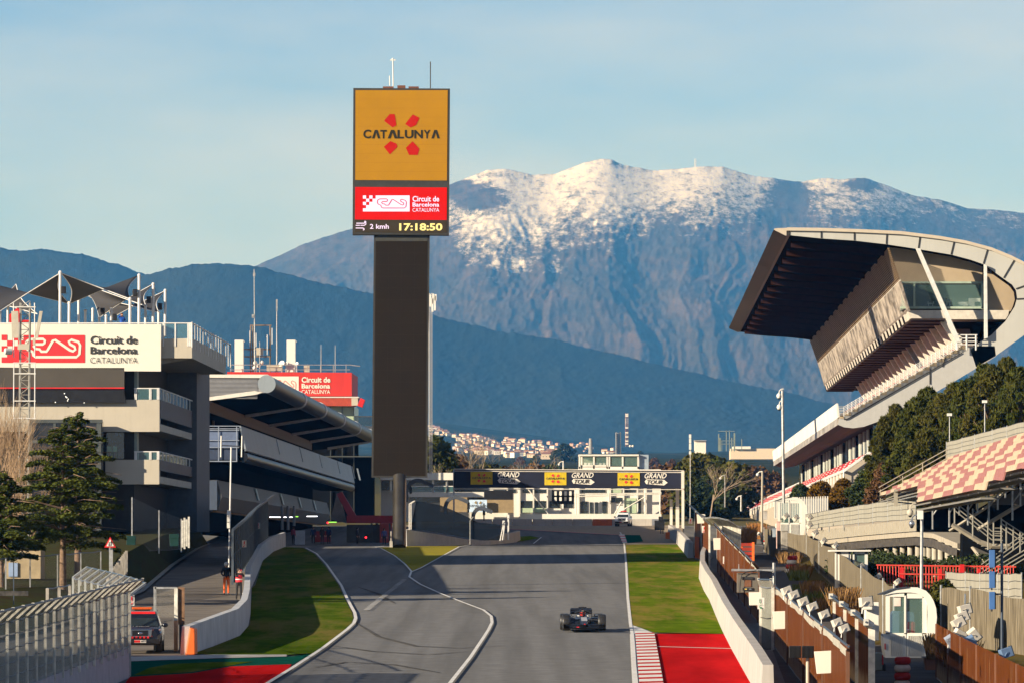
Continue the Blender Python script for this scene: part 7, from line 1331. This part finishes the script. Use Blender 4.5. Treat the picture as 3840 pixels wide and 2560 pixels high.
b=MB(); b.sph(c+Vector((-.45,.4,1.42)),(.17,.2,.18)); b.box(c+Vector((-.45,.2,1.4)),(.2,.04,.1),mi=1); tag(b.build('helmet',[wht2,black]),'white helmet on the left handlebar of the scooter','helmet')
b=MB(); b.box(c+Vector((.42,-.2,.85)),(.28,.25,.4)); tag(b.build('yellow_bag',mat('pale_yellow',(.75,.6,.15),.6),bevel=.04),'pale yellow bag beside the scooter','bag')
# racing car: nose towards the camera
def race_car(loc,rz):
    t=thing('racing_car','dark open wheel racing car with pale stripes on its nose coming down the straight','racing car',(0,0,0)); car=mat('midnight_car_paint',(.007,.01,.022),.35,.1,var=.1,spec=.4); carb=mat('carbon',(.012,.012,.014),.35,.2,var=.2); 
    def ring(y,hw,zb,zt,n=14,e=2.6):
        out=[]
        for i in range(n):
            a=2*math.pi*i/n; cx,sx_=math.cos(a),math.sin(a); out.append(Vector((hw*abs(cx)**(2/e)*(1 if cx>0 else -1),y,(zb+zt)/2+(zt-zb)/2*abs(sx_)**(2/e)*(1 if sx_>0 else -1))))
        return out
    b=MB(); b.loft([ring(-2.62,.07,.24,.32),ring(-2.4,.12,.22,.36),ring(-1.9,.16,.22,.47),ring(-1.3,.22,.2,.58),ring(-.7,.3,.16,.64),ring(-.3,.36,.12,.66),ring(.3,.4,.1,.62),ring(.9,.3,.1,.78),ring(1.7,.16,.12,.62),ring(2.4,.08,.2,.42)]); b.build('monocoque',car,t)
    b=MB()
    for k in range(4): y=-2.1+k*.24; zt=.43+(y+2.05)*.17; b.add([(-.13,y-.02,zt+.02),(.13,y-.02,zt+.02),(.13,y+.015,zt+.055),(-.13,y+.015,zt+.055)],[(0,1,2,3)])
    b.build('nose_stripes',mat('stripe_silver',(.3,.31,.35),.4),t,recalc=False)
    for s in (-1,1):
        b=MB(); b.loft([[Vector((p.x*1+s*.55,p.y,p.z)) for p in ring(y,hw,zb,zt)] for y,hw,zb,zt in ((-.15,.18,.3,.58),(.2,.24,.18,.6),(.9,.22,.12,.5),(1.6,.1,.12,.34))]); b.build('sidepod',car,t)
    b=MB(); b.loft([ring(.25,.13,.72,.93),ring(.35,.15,.66,.96),ring(.9,.12,.6,.9),ring(1.8,.04,.55,.75)]); b.build('airbox',carb,t); b=MB(); b.box((0,.3,1.02),(.36,.06,.045)); b.tube((0,.32,.94),(0,.32,1.02),.03,n=6)
    for x in (-.06,0,.06): b.tube((x,.33,1.04),(x,.35,1.1),.007,n=4)
    b.build('camera_bar',carb,t)
    b=MB(); pts=[Vector((.33*math.cos(a),-.55+.75*(1-math.sin(a))*1.0,.84-.06*(1-math.sin(a)))) for a in [math.pi*i/12 for i in range(13)]]; b.path(pts,.03,8); b.tube((0,-.55,.84),(0,-.95,.62),.03,n=8); b.build('halo',carb,t)
    b=MB()
    for z,y,dz,ch in ((.13,-2.55,.0,.34),(.2,-2.32,.06,.22),(.26,-2.2,.1,.16)):
        P_=[Vector((x,y+.12*abs(x)**2,z+dz*abs(x)*.2)) for x in [-.93+.155*i for i in range(13)]]; b.add(P_+[p+Vector((0,ch,.05)) for p in P_]+[p+Vector((0,0,-.018)) for p in P_],[(i,i+1,14+i,13+i) for i in range(12)]+[(i,i+1,27+i,26+i) for i in range(12)])
    for s in (-1,1): b.box((s*.93,-2.32,.2),(.02,.62,.2))
    b.build('front_wing',carb,t)
    b=MB(); 
    for z,y,ch in ((.88,2.28,.3),(.74,2.2,.26)): b.add([Vector((x,y,z+.04*abs(x))) for x in (-.47,0,.47)]+[Vector((x,y+ch,z+.1)) for x in (-.47,0,.47)]+[Vector((x,y,z-.035)) for x in (-.47,0,.47)],[(0,1,4,3),(1,2,5,4),(0,1,7,6),(1,2,8,7)])
    for s in (-1,1): b.box((s*.48,2.35,.68),(.02,.55,.5))
    b.tube((0,2.2,.4),(0,2.3,.75),.03,n=6); b.build('rear_wing',carb,t)
    b=MB(); b.box((0,.4,.07),(1.45,3.0,.04)); b.build('floor',carb,t)
    hot=mat('slick_tyre',(.022,.021,.02),.42,var=.2,spec=.6)
    for s in (-1,1):
        for y,wd in ((-1.7,.35),(1.7,.4)): w_=wheel(t,(s*(.97-wd/2),y,.368),.368,wd,mat('wheel_cover',(.03,.03,.035),.4),hot,28)
        for a,bq in (((.2,-1.45,.5),(.72,-1.68,.48)),((.22,-1.2,.46),(.72,-1.68,.44)),((.14,-1.9,.3),(.72,-1.72,.26)),((.2,-1.4,.26),(.72,-1.7,.22)),((.18,-1.6,.5),(.72,-1.7,.28)),((.12,1.3,.5),(.62,1.68,.45)),((.12,1.6,.3),(.62,1.7,.25))): b=MB(); b.tube((s*a[0],a[1],a[2]),(s*bq[0],bq[1],bq[2]),.016,n=5); b.build('suspension_arm',carb,t)
        b=MB(); b.box((s*.62,-.45,.69),(.2,.05,.075)); b.box((s*.62,-.482,.69),(.15,.01,.045),mi=1); b.tube((s*.38,-.3,.6),(s*.56,-.42,.67),.012,n=4); b.build('mirror',[carb,chrome],t)
        b=MB(); b.box((s*.22,-.52,.66),(.1,.02,.05)); b.build('pale_decal',wht2,t)
    b=MB(); b.box((-.3,-2.52,.17),(.12,.02,.035)); b.box((0,-2.62,.3),(.07,.02,.03)); b.build('red_decal',mat('accent_red',(.65,.02,.02),.35),t)
    b=MB(); b.sph((0,-.02,.74),(.13,.155,.145),14,10,0); b.add([(-.1,-.155,.72),(.1,-.155,.72),(.1,-.14,.79),(-.1,-.14,.79)],[(0,1,2,3)],1); b.box((0,-.1,.865),(.13,.1,.02),mi=2)
    b.loft([[Vector((.24*k*math.cos(a),.12+.12*math.sin(a),z)) for a in [2*math.pi*i/10 for i in range(10)]] for z,k in ((.5,1),(.58,.95),(.62,.5))],3)
    for s in (-1,1): b.tube((s*.2,.05,.58),(s*.12,-.42,.55),.05,.035,n=7,mi=3); b.sph((s*.1,-.44,.56),(.05,.05,.04),8,5,3)
    hl=b.build('person',[mat('helmet_red',(.5,.04,.03),.3,var=.1),black,wht2,carb]); off=Vector(hl.location); q=Matrix.Rotation(rz,3,'Z'); hl.location=Vector(loc)+q@off; hl.rotation_euler=(0,0,rz); tag(hl,'driver in a red and white helmet seated in the racing car','person')
    t.location=loc; t.rotation_euler=(0,0,rz); return t
race_car(XG(px2x(2187,253),253+1.7,0.02),R(1.2))
# ================================================================= people
def person(label,loc,rz,J,top,legs,head='cap',hairm=None,shoe=black,scale=1.0,parts=()):
    D_=dict(pelvis=(0,0,.94),spine=(0,.0,1.14),chest=(0,0,1.34),neck=(0,0,1.47),head=(0,-.02,1.58),crown=(0,-.01,1.69),shL=(-.18,0,1.4),shR=(.18,0,1.4),elL=(-.25,.02,1.12),elR=(.25,.02,1.12),wrL=(-.25,-.06,.88),wrR=(.25,-.06,.88),hipL=(-.1,0,.9),hipR=(.1,0,.9),knL=(-.11,-.02,.5),knR=(.11,-.02,.5),anL=(-.11,.02,.09),anR=(.11,.02,.09),toL=(-.12,-.15,.04),toR=(.12,-.15,.04)); D_.update(J)
    Rr=dict(pelvis=.15,spine=.14,chest=.155,neck=.06,head=.095,crown=.075,shL=.075,shR=.075,elL=.052,elR=.052,wrL=.034,wrR=.034,hipL=.095,hipR=.095,knL=.065,knR=.065,anL=.045,anR=.045,toL=.035,toR=.035)
    E=[('pelvis','spine',0),('spine','chest',0),('chest','neck',0),('neck','head',2),('head','crown',2),('chest','shL',0),('chest','shR',0),('shL','elL',0),('shR','elR',0),('elL','wrL',0),('elR','wrR',0),('pelvis','hipL',1),('pelvis','hipR',1),('hipL','knL',1),('hipR','knR',1),('knL','anL',1),('knR','anR',1),('anL','toL',3),('anR','toR',3)]
    for s in 'LR':
        w_=Vector(D_['wr'+s]); e=Vector(D_['el'+s]); d=(w_-e).normalized(); sd=d.cross(Vector((0,1,.2))).normalized(); D_['pa'+s]=tuple(w_+d*.06); Rr['pa'+s]=.034; E.append(('wr'+s,'pa'+s,2)); nrmv=d.cross(sd)
        for k,(o,l) in enumerate(((-.027,.066),(-.009,.078),(.009,.072),(.027,.058))):
            a=w_+d*.095+sd*o; c=a+d*l*.5+nrmv*.008; f_=c+d*l*.45+nrmv*.022
            for nm,p,r in ((f'f{s}{k}a',a,.0095),(f'f{s}{k}b',c,.0085),(f'f{s}{k}c',f_,.0075)): D_[nm]=tuple(p); Rr[nm]=r
            E+= [('pa'+s,f'f{s}{k}a',2),(f'f{s}{k}a',f'f{s}{k}b',2),(f'f{s}{k}b',f'f{s}{k}c',2)]
        a=w_+d*.045-sd*.04; c=a+d*.045-sd*.012; D_['t'+s]=tuple(a); D_['u'+s]=tuple(c); Rr['t'+s]=.011; Rr['u'+s]=.009; E+= [('pa'+s,'t'+s,2),('t'+s,'u'+s,2)]
    D_['nose']=tuple(Vector(D_['head'])+Vector((0,-.108,.005))); Rr['nose']=.014; E.append(('head','nose',2))
    nm=list(D_); ix={n:i for i,n in enumerate(nm)}; me=bpy.data.meshes.new('person'); me.from_pydata([D_[n] for n in nm],[(ix[a],ix[b_]) for a,b_,_ in E],[]); o=bpy.data.objects.new('person',me); col.objects.link(o)
    md=o.modifiers.new('Skin','SKIN'); md.use_smooth_shade=True; sv=me.skin_vertices[0].data
    for n in nm: sv[ix[n]].radius=(Rr[n],Rr[n]*(.72 if n in('chest','spine','pelvis') else 1)); sv[ix[n]].use_root=(n=='pelvis')
    sb=o.modifiers.new('Subsurf','SUBSURF'); sb.levels=1; sb.render_levels=1
    bpy.context.view_layer.update(); m2=bpy.data.meshes.new_from_object(o.evaluated_get(bpy.context.evaluated_depsgraph_get())); o.modifiers.clear(); o.data=m2; bpy.data.meshes.remove(me); m2.name='person'; m2.materials.clear()
    for m in (top,legs,skin,shoe): m2.materials.append(m)
    S_=[(np.array(D_[a]),np.array(D_[b_]),k) for a,b_,k in E]
    for p in m2.polygons:
        c=np.array(p.center); best=9;bk=0
        for a,b_,k in S_:
            ab=b_-a; u=np.clip(np.dot(c-a,ab)/max(1e-9,np.dot(ab,ab)),0,1); dd_=np.linalg.norm(c-a-ab*u)
            if dd_<best: best=dd_;bk=k
        p.material_index=bk; p.use_smooth=True
    h=Vector(D_['head']); b=MB()
    for s in (-1,1): b.sph(h+Vector((s*.036,-.088,.012)),(.014,.01,.009),8,5)
    b.box(h+Vector((0,-.095,-.045)),(.045,.012,.01),mi=1)
    def sub(b,name,m):
        q=b.build(name,m,o); return q
    sub(b,'face_features',[black,mat('lips',(.45,.15,.13),.6)]); b=MB()
    if head=='helmet': b.sph(h+Vector((0,.0,.06)),(.13,.15,.115),14,8); b.box(h+Vector((0,-.12,.055)),(.2,.09,.018)); sub(b,'hard_hat',wht2); b=MB(); b.box(h+Vector((0,-.1,.01)),(.15,.02,.035)); sub(b,'sunglasses',black)
    else: b.sph(h+Vector((0,.025,.035)),(.112,.115,.115),12,8); b.sph(h+Vector((0,.07,-.04)),(.1,.07,.12 if head=='long' else .07),10,6); sub(b,'hair',hairm or mat('dark_hair',(.03,.02,.015),.7))
    for fn in parts: fn(sub)
    o.location=loc; o.rotation_euler=(0,0,rz); o.scale=(scale,)*3; return tag(o,label,'person')
jk=mat('black_jacket',(.014,.013,.014),.8,var=.2); ot=mat('orange_trousers',(.75,.13,.02),.75,var=.12)
person('person in black jacket, orange trousers and white hard hat by the pole',P(849,2230,326),R(12),dict(elL=(-.26,.05,1.14),wrL=(-.16,-.14,1.0),elR=(.26,.05,1.14),wrR=(.16,-.14,1.0)),jk,ot,'helmet',scale=1.09)
def vest(sub): b=MB(); b.loft([[Vector((.185*k*math.cos(a),.145*k*math.sin(a),z)) for a in [2*math.pi*i/14 for i in range(14)]] for z,k in ((.98,1.0),(1.08,1.0),(1.2,1.0),(1.36,1.06))],0,True,False); b.loft([[Vector((.188*math.cos(a),.148*math.sin(a),z)) for a in [2*math.pi*i/14 for i in range(14)]] for z in (1.1,1.15)],1,True,False); sub(b,'hi_vis_vest',[mat('vest_red',(.65,.03,.05),.7),wht2])
def phone(sub): b=MB(); b.box((.04,-.3,1.57),(.08,.015,.14)); sub(b,'phone',mat('phone_pink',(.7,.08,.14),.4))
person('person in black with red and white vest holding up a pink phone',P(896,2250,316),R(18),dict(shL=(-.18,-.03,1.4),shR=(.18,-.03,1.4),elL=(-.2,-.2,1.26),elR=(.22,-.2,1.26),wrL=(-.03,-.29,1.46),wrR=(.09,-.29,1.46),anL=(-.13,.05,.09),toL=(-.14,-.12,.04),hipL=(-.09,0,.9)),jk,jk,'long',parts=(vest,phone),scale=1.05)
bl=mat('royal_blue',(.01,.08,.4),.7)
person('person in a blue jacket shading the eyes on the roof terrace',P(457,1262,424),R(10),dict(elL=(-.3,-.05,1.45),wrL=(-.1,-.13,1.56)),bl,mat('navy_trousers',(.02,.03,.08),.8),hairm=mat('auburn_hair',(.12,.04,.02),.7))
dk=mat('dark_overall',(.025,.022,.026),.8); rv=mat('dark_red_top',(.28,.03,.05),.8)
for i,(x,y,D,m,l,rz) in enumerate(((1100,2042,543,rv,'person in a dark red top with white bands leaning on the pit barrier',2.4),(1208,2040,552,dk,'person in a dark suit in the shaded pit lane beside a green helmet',.6),(1233,2040,556,mat('dark_blue_overall',(.02,.03,.09),.8),'person in a dark blue suit standing in the pit lane',-.5),(1340,2042,558,dk,'person in black working under the red gantry',1.2),(1441,2046,552,mat('blue_white_jacket',(.1,.12,.3),.8),'person in a blue and white jacket beside the tower pole',.2),(1175,2040,560,mat('dark_blue_overall',(.02,.03,.09),.8),'person in blue furthest left of the pit lane group',.0))): person(l,P(x,y,D),rz,{},m,dk,scale=1.02)
b=MB(); b.pbox(1180,1990,1240,2030,566,.4); tag(b.build('tool_trolley',mat('trolley_red',(.3,.02,.02),.5),bevel=.03),'red tool trolley behind the pit crew','trolley')
for x,y,l in ((1229,1958,'small red lamp glowing over the pit crew'),(1372,2013,'small red lamp glowing near the red gantry')): b=MB(); b.sph(P(x,y,545),.1); b.box(P(x,y-6,545),(.12,.1,.2),mi=1); tag(b.build('signal_lamp',[mat('red_glow',(1,.02,.03),.4,emit=2.5),black]),l,'lamp')
